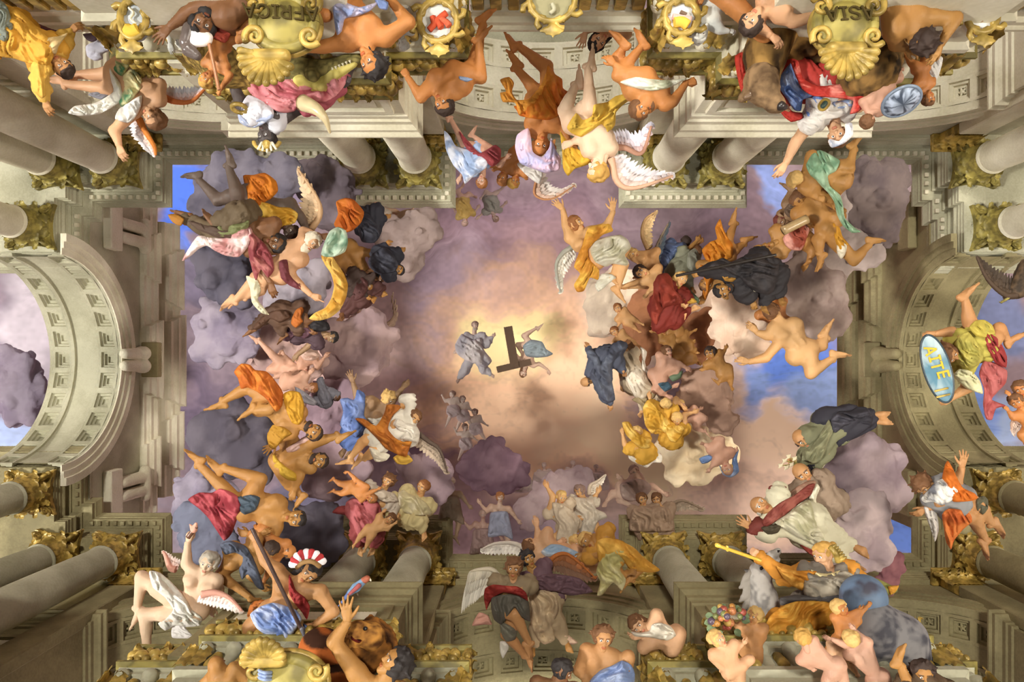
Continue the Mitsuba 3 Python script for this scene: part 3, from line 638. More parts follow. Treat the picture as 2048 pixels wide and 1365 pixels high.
def beard_mesh(q, long=False, seed=3):
    rng = np.random.default_rng(seed); h = {2: .052, 1: .066, 0: .09}[q]; B = []
    for i in range(26):
        a = rng.uniform(-1.25, 1.25); p = np.array([.27 * math.sin(a), -.24 - .16 * math.cos(a) * rng.uniform(.4, 1), .02 + .26 * math.cos(a)])
        L = (.32 if long else .1) * (.5 + .5 * math.cos(a)); B.append(cap(p, p + (rng.uniform(-.05, .05), -L, .03), .075, .04))
    B += [cap((-.02, -.19, .39), (-.13, -.24, .33), .035, .03), cap((.02, -.19, .39), (.13, -.24, .33), .035, .03)]
    v, f = blob(B, h, .03); d = meshkit.fbm(v * 12, 3) - .5
    return v + np.stack([d * .05, d * .04, d * .05], 1), f
_hc = {}
def hair(style, q, seed):
    k = (style, q, seed % 3)
    if k not in _hc: _hc[k] = beard_mesh(q, style == 'longbeard') if 'beard' in style else hair_mesh(style, q, seed % 3)
    return _hc[k]
def hand_mesh(pose, h):
    """x from wrist to fingertips (one unit), y towards the thumb, z out of the back of the hand; right hand seen from its back"""
    B = [cap((-.12, .02, 0), (.05, .02, 0), .135, .13), cap((.05, .10, 0), (.40, .145, 0), .10, .095), cap((.05, -.06, 0), (.38, -.13, 0), .10, .085), cap((.08, .02, 0), (.42, .02, .01), .105, .09)]
    F = []
    spread = {'open': 1.0, 'relax': .45, 'grip': .15, 'point': .3, 'flat': .6}[pose]
    for i, (y, L) in enumerate(((.15, .50), (.05, .56), (-.055, .52), (-.145, .41))):
        b = {'open': .12, 'relax': .45 + .12 * i, 'grip': 1.15, 'point': 0.06 if i == 0 else 1.1, 'flat': .05}[pose]
        a = spread * (.30 - .2 * i); p = np.array([.43 + .02 * (1 - abs(i - 1)), y, 0]); d = np.array([math.cos(a), math.sin(a), 0]); r = .062 - .006 * (i == 3)
        ang = 0
        for j, l in enumerate((.45, .31, .24)):
            ang += b * (1, .9, .6)[j]
            e = p + L * l * (d * math.cos(ang) + np.array([0, 0, -1]) * math.sin(ang))
            F.append(cap(p, e, r * (1 - .1 * j), r * (.92 - .1 * j))); p = e
    th = {'open': ((.08, .13, -.02), (.27, .33, -.06), (.42, .44, -.08), (.52, .50, -.08)), 'flat': ((.08, .13, -.02), (.27, .28, -.06), (.42, .36, -.08), (.52, .40, -.08)),
          'relax': ((.08, .13, -.03), (.26, .26, -.12), (.41, .3, -.2), (.51, .29, -.25)), 'grip': ((.08, .12, -.05), (.27, .2, -.2), (.42, .12, -.28), (.5, .02, -.28)), 'point': ((.08, .13, -.03), (.28, .24, -.12), (.43, .22, -.2), (.52, .16, -.22))}[pose]
    for j in range(3): F.append(cap(th[j], th[j + 1], .085 - .014 * j, .075 - .014 * j))
    return blob(B + [(*f, .022) for f in F], h, .07)
def foot_mesh(h):
    """x from heel to toes (one unit), z up the shin, y to the big-toe side; ankle joint at the origin"""
    B = [cap((-.12, 0, -.1), (-.16, 0, -.22), .12, .115), cap((0, 0, .12), (0, 0, -.06), .125, .135), cap((0, .0, -.1), (.45, .04, -.20), .135, .095), cap((-.1, -.03, -.23), (.42, -.11, -.25), .09, .075), cap((.3, .08, -.22), (.52, .10, -.25), .09, .085)]
    for i, (y, L, r) in enumerate(((.115, .24, .062), (.03, .22, .046), (-.035, .19, .043), (-.095, .15, .04), (-.15, .11, .037))):
        B.append((*cap((.53 - .035 * i, y, -.255), (.53 - .035 * i + L, y * 1.08, -.275), r, r * .85), .02))
    return blob(B, h, .06)
HANDS = {(p, q): hand_mesh(p, h) for p in ('open', 'relax', 'grip', 'point', 'flat') for q, h in ((2, .042), (1, .058), (0, .09))}
FEET = {q: foot_mesh(h) for q, h in ((2, .05), (1, .065), (0, .1))}

# ------------------------------------------------------------------ a figure from its joints
SKIN = {'pale': '#dcbb9c', 'fair': '#cf9f78', 'tan': '#b58354', 'warm': '#bd7b43', 'ochre': '#a87840', 'brown': '#7d5536', 'dark': '#64544a', 'grey': '#8d7a6e', 'stone': '#c9c7be', 'mauve': '#a58878', 'dusk': '#957a70', 'rose': '#c4957c', 'black': '#544a47', 'glow': '#cf9d68', 'sepia': '#8f6f50'}
HAIR = {'blond': '#b98f4a', 'brown': '#6b4a30', 'dark': '#3a2d26', 'grey': '#a59c8c', 'white': '#d8cdb6', 'auburn': '#8a5a34', 'stone': '#bdbbb2', 'black': '#2d2826', 'mauve': '#8d7468', 'fair': '#c9a566', 'sepia': '#8b6c4c'}
BODIES = {}
def figure(lab, H, z, n, p, h, aL=None, aR=None, lL=None, lR=None, sh=None, hp=None, face=(0, .2, -1), kind='m', skin='tan', hair_=('short', 'brown'), beard=None, hands=('relax', 'relax'), b=-1, tz=0, hz=0,
           cl=(), wings=(), robe=(), cat_='person', name='person', group=None, nohead=False, upv=None):
    """joints are picture points at height z; a third number pushes the joint away (+) or nearer (-) by the length its bone has left.
    n base of neck, p pelvis, h head centre, aL/aR elbow and wrist, lL/lR knee, ankle (and toe)."""
    s = z / F; Hm = H * s
    child = kind == 'c'
    q = 2 if H > 190 else (1 if H > 95 else 0)
    key = thing(name, lab, cat_, group)
    fr = dict(sp=.30, ua=.165, fa=.145, th=.24, sn=.24) if not child else dict(sp=.31, ua=.14, fa=.12, th=.2, sn=.19)
    def at(q_, par, L):
        x, y = q_[:2]; sg_ = q_[2] if len(q_) > 2 else 0
        Z = par[2]
        for _ in range(3):
            X, Y = (x - VX) * Z / F, (y - VY) * Z / F
            l2 = (X - par[0]) ** 2 + (Y - par[1]) ** 2
            Z = par[2] + sg_ * math.sqrt(max((L * Hm) ** 2 - l2, (.25 * L * Hm) ** 2))
        return np.array([(x - VX) * Z / F, (y - VY) * Z / F, Z])
    P = W(p[0], p[1], z)
    N = at((n[0], n[1], tz), P, fr['sp']); sp = N - P; spu = unit(sp)
    if sh:
        A = [at((*q_[:2], q_[2] if len(q_) > 2 else 0), N, .12) for q_ in sh]
    else:
        ax = unit(np.array([-spu[1], spu[0], 0]) + 1e-9) * (-b)
        A = [N - ax * .115 * Hm - spu * .015 * Hm, N + ax * .115 * Hm - spu * .015 * Hm]
    ax = unit(A[1] - A[0] + 1e-9); ax = unit(ax - spu * (ax @ spu)); fwd = unit(np.cross(ax, spu))
    if fwd[2] * (-b) > 0 and abs(fwd[2]) > .05: fwd = -fwd
    if hp: Hh = [at(q_, P, .06) for q_ in hp]
    else: Hh = [P - ax * .05 * Hm - spu * .01 * Hm, P + ax * .05 * Hm - spu * .01 * Hm]
    hl = .075 * Hm if not child else .1 * Hm
    Hc = at((h[0], h[1], hz), N, .11 if not child else .14)
    k = .016 * Hm; m = Hm * (1.0 if not child else 1.22); w = kind == 'w'; fine = .009 * Hm
    wa = P + sp * .38
    B = [(Hh[0], Hh[1], .06 * m, .06 * m, k), (P, wa, .066 * m, .056 * m, k * 2)]
    for sd in (-1, 1):
        sh_ = A[0 if sd < 0 else 1]
        B.append((wa + ax * sd * .028 * Hm, P + sp * .76 + ax * sd * .056 * Hm, .051 * m, (.057 if w else .062) * m, k * 2))
        B.append((P + sp * .82 + ax * sd * .05 * Hm, sh_, .045 * m, .038 * m, k * 2))
        B.append((N - spu * .01 * Hm, sh_, .027 * m, .03 * m, k * 1.5))
        B.append((sh_ - ax * sd * .0, sh_ + ax * sd * .004 * Hm, .041 * m, .041 * m, fine))
        c = P + sp * .73 + ax * sd * .05 * Hm + fwd * (.034 if not w else .04) * Hm
        if not child:
            B.append((c, c + ax * sd * .025 * Hm + spu * .012 * Hm, (.04 if w else .038) * m, .033 * m, fine))
            B.append((P + sp * .62 - fwd * .03 * Hm + ax * sd * .05 * Hm, P + sp * .85 - fwd * .022 * Hm + ax * sd * .06 * Hm, .034 * m, .034 * m, fine))
            if not w:
                for j in range(3): q_ = P + sp * (.2 + .14 * j) + ax * sd * .021 * Hm + fwd * (.054 - .002 * j) * Hm; B.append((q_, q_ + spu * .006 * Hm, .019 * m, .018 * m, fine * .6))
        g = Hh[0 if sd < 0 else 1] - fwd * .03 * Hm; B.append((g, g - spu * .02 * Hm, .058 * m, .052 * m, fine))
    nT = len(B) + 1
    hd = unit(Hc - N); B.append((N - spu * .02 * Hm, Hc - hd * hl * .25, .036 * m, .033 * m, k))
    limbs, extra = {}, []
    def limb(nm, root, pts, L1, L2, r):
        off = fwd
        a = at(pts[0], root, L1); e = at(pts[1], a, L2)
        B.append((root, a, r[0] * m, r[1] * m, k)); B.append((root + (a - root) * .3 + off * r[2] * .3 * m, root + (a - root) * .62 + off * r[2] * .3 * m, r[2] * m * .86, r[2] * m * .8, fine))
        B.append((a, e, r[3] * m, r[4] * m, k)); B.append((a + (e - a) * .14 - off * r[5] * .3 * m, a + (e - a) * .4 - off * r[5] * .25 * m, r[5] * m * .9, r[5] * .8 * m, fine))
        limbs[nm] = (root, a, e); return a, e
    for i, (nm, a_) in enumerate((('aL', aL), ('aR', aR))):
        if a_ is None: continue
        el, wr = limb(nm, A[i], a_, fr['ua'], fr['fa'], (.042, .029, .037, .031, .021, .034))
        d = unit(wr - el); hs = .105 * Hm * (1 if not child else .95); pose = hands[i]
        if len(a_) > 2: d = unit(W(a_[2][0], a_[2][1], wr[2]) - wr + 1e-9)
        nz = unit(np.array([0, 0, -1.0]) - d * (-d[2]) + 1e-9); y = np.cross(nz, d) * (-1 if (i == 0) else 1) * (1 if b < 0 else -1)
        M = np.stack([d, y, nz], 1) * hs
        hv, hf = HANDS[(pose, q)]
        hm = xf((hv, hf), M, wr + d * hs * .08)
        extra.append((hm[0], hm[1] if np.linalg.det(M) > 0 else hm[1][:, ::-1], 0))
    for i, (nm, l_) in enumerate((('lL', lL), ('lR', lR))):
        if l_ is None: continue
        kn, an = limb(nm, Hh[i], l_, fr['th'], fr['sn'], (.064, .039, .06, .04, .023, .044))
        sv = unit(an - kn)
        if len(l_) > 2: tv = W(l_[2][0], l_[2][1], an[2]); d = np.array([tv[0], tv[1], an[2] - .02 * Hm * 0]) - an; d[2] = (l_[2][2] if len(l_[2]) > 2 else 0) * .1 * Hm
        else: d = unit(fwd - sv * (fwd @ sv) * .8) + sv * .5
        d = unit(d); up = unit(-sv - d * (-sv @ d)); y = np.cross(up, d) * (1 if i == 0 else -1)
        M = np.stack([d, y, up], 1) * .15 * Hm * (1 if not child else .92); fv, ff = FEET[q]
        extra.append((fv @ M.T + an, ff if np.linalg.det(M) > 0 else ff[:, ::-1], 0))
    subs = []
    if not child:
        subs = [(P + sp * .16 + fwd * .083 * Hm, P + sp * .86 + fwd * .082 * Hm, .02 * m, .02 * m), (P + sp * .05 - fwd * .078 * Hm, P + sp * .92 - fwd * .084 * Hm, .022 * m, .022 * m),
                (P - spu * .06 * Hm - fwd * .1 * Hm, P + sp * .04 - fwd * .085 * Hm, .018 * m, .014 * m)]
        for nm_ in ('lL', 'lR'):
            if nm_ in limbs: r_, a_, e_ = limbs[nm_]; kd = unit((a_ - r_) / np.linalg.norm(a_ - r_) - (e_ - a_) / (np.linalg.norm(e_ - a_) + 1e-9) + fwd * .3); B.append((a_ + kd * .016 * Hm, a_ + kd * .018 * Hm, .03 * m, .03 * m, fine))
    vox = max(Hm / 72, min(Hm / 38, 3.0 * s))
    v, f = blob(B, vox, k, sub=subs)
    sk = lin(SKIN.get(skin, skin)) * (.86, .87, .86); hc = lin(HAIR.get(hair_[1], hair_[1])) if hair_ else sk * .4
    parts = [(v, f, 0)] + extra
    # head
    if not nohead:
        fz = unit(np.asarray(face, float)); up = unit(np.array([upv[0], upv[1], upv[2] if len(upv) > 2 else 0.]) if upv else (Hc - N)); zf = unit(fz - up * (fz @ up) * .85); up = unit(up - zf * (up @ zf)); xr = np.cross(up, zf)
        hh = (.137 if not child else .185) * Hm; M = np.stack([xr, up, zf], 1) * hh
        hv, hf, hk = HEADS[(q, child)]; parts.append((hv @ M.T + Hc, hf, hk))
    V = np.vstack([a for a, _, _ in parts]); o, Fs, C = 0, [], []
    TINT = np.array([sk, [.78, .74, .68], [.035, .025, .02], sk * (.82, .50, .48), hc * .8 + sk * .12, sk * (.72, .62, .55)])
    for a, g, kk in parts:
        Fs.append(g + o); o += len(a); C.append(TINT[kk] if not np.isscalar(kk) else np.tile(sk, (len(a), 1)))
    C = np.vstack(C) * (.9 + .2 * meshkit.fbm(V / Hm * 16 + len(labels), 3))[:, None]
    blush = meshkit.noise(V / Hm * 5 + 3.1 * len(labels)); C *= 1 + (blush[:, None] - .5) * np.array([.06, -.06, -.12])
    put(key, None, (V, np.vstack(Fs)), 'skin', smooth=True, color=C)
    def headpart(nm, mesh, col):
        hv, hf = mesh; vv = hv @ M.T + Hc; cc = col * (.75 + .5 * meshkit.fbm(hv * 9, 3))[:, None]
        put(key, nm, (vv, hf), 'fabric', smooth=True, color=cc)
    if hair_ and hair_[0] != 'bald' and not nohead: headpart('hair', hair(hair_[0], q, len(labels)), hc)
    if beard and not nohead: headpart('beard', hair(beard[0], q, 0), lin(HAIR.get(beard[1], beard[1])))
    body = dict(bones=[(a, c, ra, rb) for a, c, ra, rb, *_ in B], key=key, z=z, s=s, H=H, Hm=Hm, P=P, limbs=limbs, arms=len(B))
    body['grp'] = ['T'] * nT + sum([[g] * 4 for g, q_ in (('A', aL), ('A', aR), ('L', lL), ('L', lR)) if q_], []); body['grp'] += ['L'] * (len(B) - len(body['grp']))
    body['nT'] = nT; body['robed'] = {}
    for r_ in robe: garment(body, *r_)
    for c in cl: cloth(body, *c)
    for w_ in wings: wing(body, *w_)
    return body

# ------------------------------------------------------------------ drapery: a padded, folded sheet that lies over the body
def smooth_outline(pts, step, sharp=False):
    p = np.asarray(pts, float); n = len(p)
    if not sharp:
        q = np.vstack([p[-1:], p, p[:2]]); out = []
        for i in range(n):
            a, b, c, d = q[i], q[i + 1], q[i + 2], q[i + 3]; m = max(2, int(np.linalg.norm(c - b) / step))
            u = np.linspace(0, 1, m, endpoint=False)[:, None]
            cr = .5 * (2 * b + (c - a) * u + (2 * a - 5 * b + 4 * c - d) * u ** 2 + (3 * b - a - 3 * c + d) * u ** 3)
            ln = b + (c - b) * u; out.append(.6 * cr + .4 * ln)
        return np.vstack(out)
    out = []
    for a, b in zip(p, np.roll(p, -1, 0)):
        m = max(1, int(np.linalg.norm(b - a) / step)); out.append(a + np.linspace(0, 1, m, endpoint=False)[:, None] * (b - a))
    return np.vstack(out)
def sheet(pts, step, sharp=False):
    """(points in the outline, boundary flag, triangles, distance to the edge)"""
    o = smooth_outline(pts, step, sharp); pg = sg.Polygon(o).buffer(0)
    if pg.geom_type != 'Polygon': pg = max(pg.geoms, key=lambda g: g.area); o = None
    o = np.array(pg.exterior.segmentize(step).coords)[:-1]
    x0, y0, x1, y1 = pg.bounds
    gx, gy = np.meshgrid(np.arange(x0, x1, step), np.arange(y0, y1, step * .866)); gx[1::2] += step / 2
    g = np.stack([gx.ravel(), gy.ravel()], 1); g = g[shapely.contains_xy(pg.buffer(-step * .55), g[:, 0], g[:, 1])]
    P = np.vstack([o, g]) if len(g) else o
    t = Delaunay(P).simplices; c = P[t].mean(1); t = t[shapely.contains_xy(pg, c[:, 0], c[:, 1])]
    a, b, c = P[t[:, 0]], P[t[:, 1]], P[t[:, 2]]; cr = (b[:, 0] - a[:, 0]) * (c[:, 1] - a[:, 1]) - (b[:, 1] - a[:, 1]) * (c[:, 0] - a[:, 0])
    t = t[np.abs(cr) > 1e-9]; cr = cr[np.abs(cr) > 1e-9]; t = np.where((cr > 0)[:, None], t, t[:, ::-1])
    dist = shapely.distance(pg.exterior, shapely.points(P)); bd = np.arange(len(P)) < len(o)
    dist[bd] = 0
    return P, bd, t, dist
CLOTHS = [0]
def cloth(body, col, pts, ang=0, dz=0.0, hug='TL', T=9, fold=(13, 1.0), name='drapery', col2=None, label=None, mat='fabric', sharp=False, pattern=None, parent=None):
    """col colour, pts outline in the picture, ang the way the folds run (degrees), dz metres nearer (-) or farther, hug which bones it covers,
    T thickness in picture points, fold (spacing, depth)"""
    CLOTHS[0] += 1; seed = CLOTHS[0]
    z, s, H = body['z'], body['s'], body['H']
    pts = np.asarray(pts, float); size = np.ptp(pts, axis=0).max()
    step = 2.6 if size > 120 else (2.2 if size > 45 else 1.8)
    P, bd, t, dist = sheet(pts, step, sharp)
    T_ = min(T, size * .16)
    infl = np.sqrt(np.maximum(1 - (1 - np.clip(dist / (T_ * 1.6), 0, 1)) ** 2, 0)) * T_
    a = math.radians(ang); u = P[:, 0] * math.cos(a) + P[:, 1] * math.sin(a); w = -P[:, 0] * math.sin(a) + P[:, 1] * math.cos(a)
    fs = fold[0] * .82 * (.6 + .4 * min(1, size / 90)); amp = fold[1] * fs * 1.05
    z3 = np.zeros_like(u)
    wu = (meshkit.noise(np.stack([u / fs * .45, w / fs * .45, z3], 1), seed) - .5) * 2.6; ww = (meshkit.noise(np.stack([u / fs * .38, w / fs * .38, z3 + 5], 1), seed) - .5) * 3.6
    f1 = meshkit.noise(np.stack([u / fs * .23 + wu * .4, w / fs + ww * .62, z3], 1), seed + 1); f2 = meshkit.noise(np.stack([u / fs * .5 + wu, w / fs * 1.9 + ww, z3], 1), seed + 2)
    ridge = np.minimum(np.abs(2 * f1 - 1) * 1.7, 1) ** .8 + .45 * np.minimum(np.abs(2 * f2 - 1) * 1.8, 1) ** .9
    fold_h = (ridge - .8) * amp * np.clip(dist / (T_ * .8), 0, 1) ** .6
    hgt = infl + fold_h                                                     # picture points towards the viewer
    front = np.full(len(P), z + dz) - 0
    # let it lie on the limbs below
    if hug:
        X = np.stack([(P[:, 0] - VX) * s, (P[:, 1] - VY) * s], 1); bz = np.full(len(P), np.inf)
        B = body['bones']; n0 = body.get('ntorso', 14)
        for i, (p0, p1, ra, rb) in enumerate(B):
            grp = body['grp'][i]
            if grp not in hug: continue
            e0, e1 = z / p0[2], z / p1[2]; o0 = p0[:2] * e0; d = p1[:2] * e1 - o0; dd = d @ d
            tt = np.clip(((X - o0) @ d) / dd, 0, 1) if dd > 1e-9 else np.zeros(len(X))
            ds = np.linalg.norm(X - o0 - tt[:, None] * d, axis=1); r = ra * e0 + (rb * e1 - ra * e0) * tt + body['robed'].get(grp, 0)
            zz = p0[2] + tt * (p1[2] - p0[2]) - np.sqrt(np.maximum(r * r - ds * ds, 0)); bz = np.where(ds < r * 1.02, np.minimum(bz, zz), bz)
        hit = np.isfinite(bz); front = np.where(hit, np.minimum(front, bz - .008), front)
        # relax the lie of the cloth
        e = np.vstack([t[:, [0, 1]], t[:, [1, 2]], t[:, [2, 0]]]); e = np.vstack([e, e[:, ::-1]])
        deg = np.bincount(e[:, 0], minlength=len(P)); orig = front.copy()
        for _ in range(14):
            av = np.bincount(e[:, 0], weights=front[e[:, 1]], minlength=len(P)) / np.maximum(deg, 1)
            front = np.where(hit, np.minimum(orig, av), av)
    mid = front; zf = mid - hgt * s * .85; zb = np.where(bd, zf, mid + np.minimum(infl * .35 + 1.0, 4) * s)
    zf = np.where(bd, mid, zf); zb = np.where(bd, mid, zb)
    px = P[:, 0] - VX, P[:, 1] - VY
    V0 = np.stack([px[0] * s, px[1] * s, zf], 1)
    # keep the outline where the picture has it although the sheet lies nearer or farther
    V0[:, :2] *= (zf / z)[:, None]; V1 = np.stack([px[0] * s, px[1] * s, zb], 1); V1[:, :2] *= (zb / z)[:, None]
    nb = int(bd.sum()); idx = np.where(bd, np.arange(len(P)), np.arange(len(P)) - nb + len(P))
    V = np.vstack([V0, V1[~bd]]); Ff = np.vstack([t[:, ::-1], idx[t]])
    c1 = lin(col) * .78; C = np.tile(c1, (len(V), 1))
    dye = meshkit.fbm(np.stack([V[:, 0], V[:, 1], V[:, 2]], 1) / s / 26 + seed, 4)
    if col2: C = c1 + (lin(col2) * .85 - c1) * np.clip((dye - .42) * 6, 0, 1)[:, None]
    C = C * (.86 + .28 * dye)[:, None]
    if pattern: C = pattern(np.vstack([P, P[~bd]]), C)
    return put(parent or body['key'], name, (V, Ff), mat, smooth=True, color=C, label=label)

def garment(body, col, which='T', name='robe', col2=None, m=.012):
    """a full garment that wraps the bones named (T trunk, A arms, L legs), with hanging folds"""
    CLOTHS[0] += 1; seed = CLOTHS[0]; Hm, s = body['Hm'], body['s']
    B = [(a, c, ra * 1.04 + m * Hm, rb * 1.04 + m * Hm) for i, ((a, c, ra, rb), g) in enumerate(zip(body['bones'], body['grp'])) if g in which and i != body['nT'] - 1 and not (ra < .031 * Hm * (1.3 if g == 'T' else 0) and g == 'T')]
    v, f = blob(B, max(Hm / 60, 3.2 * s), (.05 if 'L' in which else .022) * Hm)
    c = v - v.mean(0); N_ = np.zeros_like(v); fn = np.cross(v[f[:, 1]] - v[f[:, 0]], v[f[:, 2]] - v[f[:, 0]])
    for k in range(3): np.add.at(N_, f[:, k], fn)
    N_ /= np.linalg.norm(N_, axis=1)[:, None] + 1e-12
    L = .05 * Hm; sp = unit(body['bones'][1][1] - body['P']); along = v @ sp; q = np.cross(v, sp)
    w = (meshkit.noise(v / L * .4, seed) - .5) * 3
    f1 = meshkit.noise(q / L + np.c_[w, w, w] * .6 + along[:, None] / L * .12, seed + 1)
    v = v + N_ * ((np.minimum(np.abs(2 * f1 - 1) * 1.7, 1) ** .8 - .35) * .022 * Hm)[:, None]
    dye = meshkit.fbm(v / L * .5 + seed, 3); C = lin(col)[None] * .82 + ((lin(col2) - lin(col)) * np.clip((dye - .42) * 6, 0, 1)[:, None] if col2 else 0)
    put(body['key'], name, (v, f), 'fabric', smooth=True, color=C * (.86 + .28 * dye)[:, None])
    for g in which: body['robed'][g] = m * Hm + .018 * Hm

# ------------------------------------------------------------------ wings: rows of single feathers
def blade(a, b, w, up, th):
    """a feather from a to b"""
    n = 6; t = np.linspace(0, 1, n); d = b - a; L = np.linalg.norm(d) + 1e-9; d = d / L; y = unit(np.cross(up, d)); nz = np.cross(d, y)
    ww = w * np.array([.45, .85, 1, .95, .7, .12]) * .5; bow = np.sin(t * np.pi) * .06 * L
    v, f = [], []
    for i in range(n):
        c = a + d * L * t[i] + nz * bow[i] * .0
        for sy, hz in ((-1, 0), (0, 1), (1, 0), (0, -.5)): v.append(c + y * ww[i] * sy + nz * th * hz)
    for i in range(n - 1):
        for k in range(4):
            l = (k + 1) % 4; p, q = i * 4 + k, i * 4 + l; f += [(p, q, q + 4), (p, q + 4, p + 4)]
    f += [(0, 2, 1), (0, 3, 2), (4 * n - 4, 4 * n - 3, 4 * n - 2), (4 * n - 4, 4 * n - 2, 4 * n - 1)]
    return flat_norm((np.array(v), np.array(f)))
def wing(body, lead, trail, col, col2=None, dz=.0, n=13, tip=None):
    """lead: the bony front edge from root to tip; trail: where the feather ends lie, in the same order"""
    z, s = body['z'] + dz, body['z'] / F
    a, b = spline(np.array(lead, float), 40), spline(np.array(trail, float), 40); out, cs = [], []
    c1 = lin(col); c2 = lin(col2 or col); up = np.array([0, 0, -1.0]); rng = np.random.default_rng(len(scene))
    def w3(p, d): return W(p[0], p[1], z + d)
    L = sum(np.linalg.norm(np.diff(b, axis=0), axis=1)) * s
    for row, (m, r0, r1, d) in enumerate(((n, .0, 1.0, .02), (n, .0, .6, -.012), (n - 2, .0, .32, -.035))):
        for i in range(m):
            t = (i + .5) / m; k = int(t * 39); p, q = a[k], b[k]
            e = p + (q - p) * r1 * rng.uniform(.93, 1.03)
            width = max(np.linalg.norm(np.diff(b[[max(0, k - 2), min(39, k + 2)]], axis=0)) * s * 39 / 4 / m * 1.7, .02)
            mm = blade(w3(p, d), w3(e, d + .01), width, up + rng.normal(size=3) * .12, .008 + .004 * row); out.append(mm)
            cs.append(np.tile((c2, .75 * c2 + .25 * c1, .4 * c2 + .6 * c1)[row] * rng.uniform(.8, 1.14), (len(mm[0]), 1)))
    rr = np.linspace(.055, .016, 20) * body['H'] * s * .42
    ar = tube(np.array([w3(p, -.045) for p in a[::2]]), rr, 8); out.append(ar); cs.append(np.tile(c1 * .9, (len(ar[0]), 1)))
    v, f = cat(out); put(body['key'], 'wing', (v, f), 'fabric', smooth=True, color=np.vstack(cs), label='feathered wing')

# ------------------------------------------------------------------ things held or lying about
def free(lab, cat_, name, z, H=100): 
    """a holder for cloth() where there is no body"""
    return dict(bones=[], key=thing(name, lab, cat_), z=z, s=z / F, H=H, Hm=H * z / F)
def rod(name, lab, cat_, a, b, z, r, col, z2=None, mat='glossy', more=()):
    k = thing(name, lab, cat_); p, q = W(*a, z), W(*b, z2 or z)
    v, f = tube(spline([p, q], 8), r, 8); put(k, 'shaft', (v, f), mat, smooth=True, color=np.tile(lin(col), (len(v), 1)))
    for nm, bones, c in more:
        v, f = blob([(W(*a_[:2], z + (a_[2] if len(a_) > 2 else 0)), W(*b_[:2], z + (b_[2] if len(b_) > 2 else 0)), ra * z / F, rb * z / F) for a_, b_, ra, rb in bones], .012, .01); put(k, nm, (v, f), mat, smooth=True, color=np.tile(lin(c), (len(v), 1)))
    return k
def cloud(lab, z, balls, c1, c2, depth=.5, grp=None):
    """puffs of cloud: balls (x, y, r) in the picture at height z"""
    s = z / F; key = thing('cloud', lab, 'cloud', grp); rng = np.random.default_rng(len(labels)); B = []
    for x, y, r in balls:
        c = W(x, y, z); R = r * s * 1.08; B.append((c, c + [0, 0, .001], R * .8, R * .8))
        for _ in range(int(10 + r / 4)):
            d = unit(rng.normal(size=3) * (1, 1, .6)); q = rng.uniform(.15, .42) * R; e = c + d * (R - q * .6) * rng.uniform(.85, 1.12); B.append((e, e + [0, 0, .001], q, q))
    Rm = max(r for _, _, r in balls) * s; h = max(Rm / 12, 3.6 * s)
    v, f = blob(B, h, Rm * .2)
    zc = z; v[:, 2] = zc + (v[:, 2] - zc) * depth
    n = meshkit.fbm(v / Rm * 3.2, 4) - .5; d = v - v.mean(0); v = v + unit(np.ones(3)) * 0 + d / (np.linalg.norm(d, axis=1)[:, None] + 1e-9) * n[:, None] * Rm * .28
    t = meshkit.fbm(v / Rm * 1.3 + 5, 4); g = meshkit.noise(v / s / 3.2)
    t = np.clip((t - .36) * 3.2 + (g - .5) * .45, 0, 1)[:, None]
    put(key, None, (v, f), 'matte', smooth=True, color=lin(c1) * (1 - t) + lin(c2) * t)
    return key
# ------------------------------------------------------------------ figures
fg = figure
# top left corner
fg('yellow robed figure at the upper left edge reaching down with one hand', 330, 7.4, n=(106, 116), p=(28, 62), h=(124, 132), aL=[(78, 160), (90, 198)], aR=[(122, 84, .3), (140, 66)], lL=[(-30, 20), (-80, 40)], lR=[(-20, 90), (-70, 110)], sh=((88, 122), (112, 96)), robe=[('#d0993a', 'TL'), ('#d9ad52', 'A', 'sleeves')], face=(.8, .5, -.4), skin='tan', hair_=('short', 'dark'), hands=('relax', 'relax'),
   cl=[('#d9a440', [(8, 8), (40, 22), (72, 52), (96, 76), (108, 108), (96, 132), (62, 128), (30, 118), (-6, 108), (-10, 40)], 60, 0, 'TL', 10, (15, 1.1)), ('#e4b552', [(64, 124), (92, 122), (104, 140), (92, 160), (92, 190), (84, 196), (66, 180), (62, 150)], 75, -.1, 'TA'),
       ('#6b4350', [(40, 26), (70, 44), (104, 58), (136, 66), (112, 76), (92, 76), (74, 64)], 20, .15, ''), ('#e0c48e', [(88, 78), (118, 72), (136, 66), (118, 92), (112, 108), (98, 104)], -40, -.05, 'TA'), ('#7d8378', [(-8, 0), (14, 12), (26, 52), (22, 74), (8, 84), (-10, 70)], 70, -.2, '')])
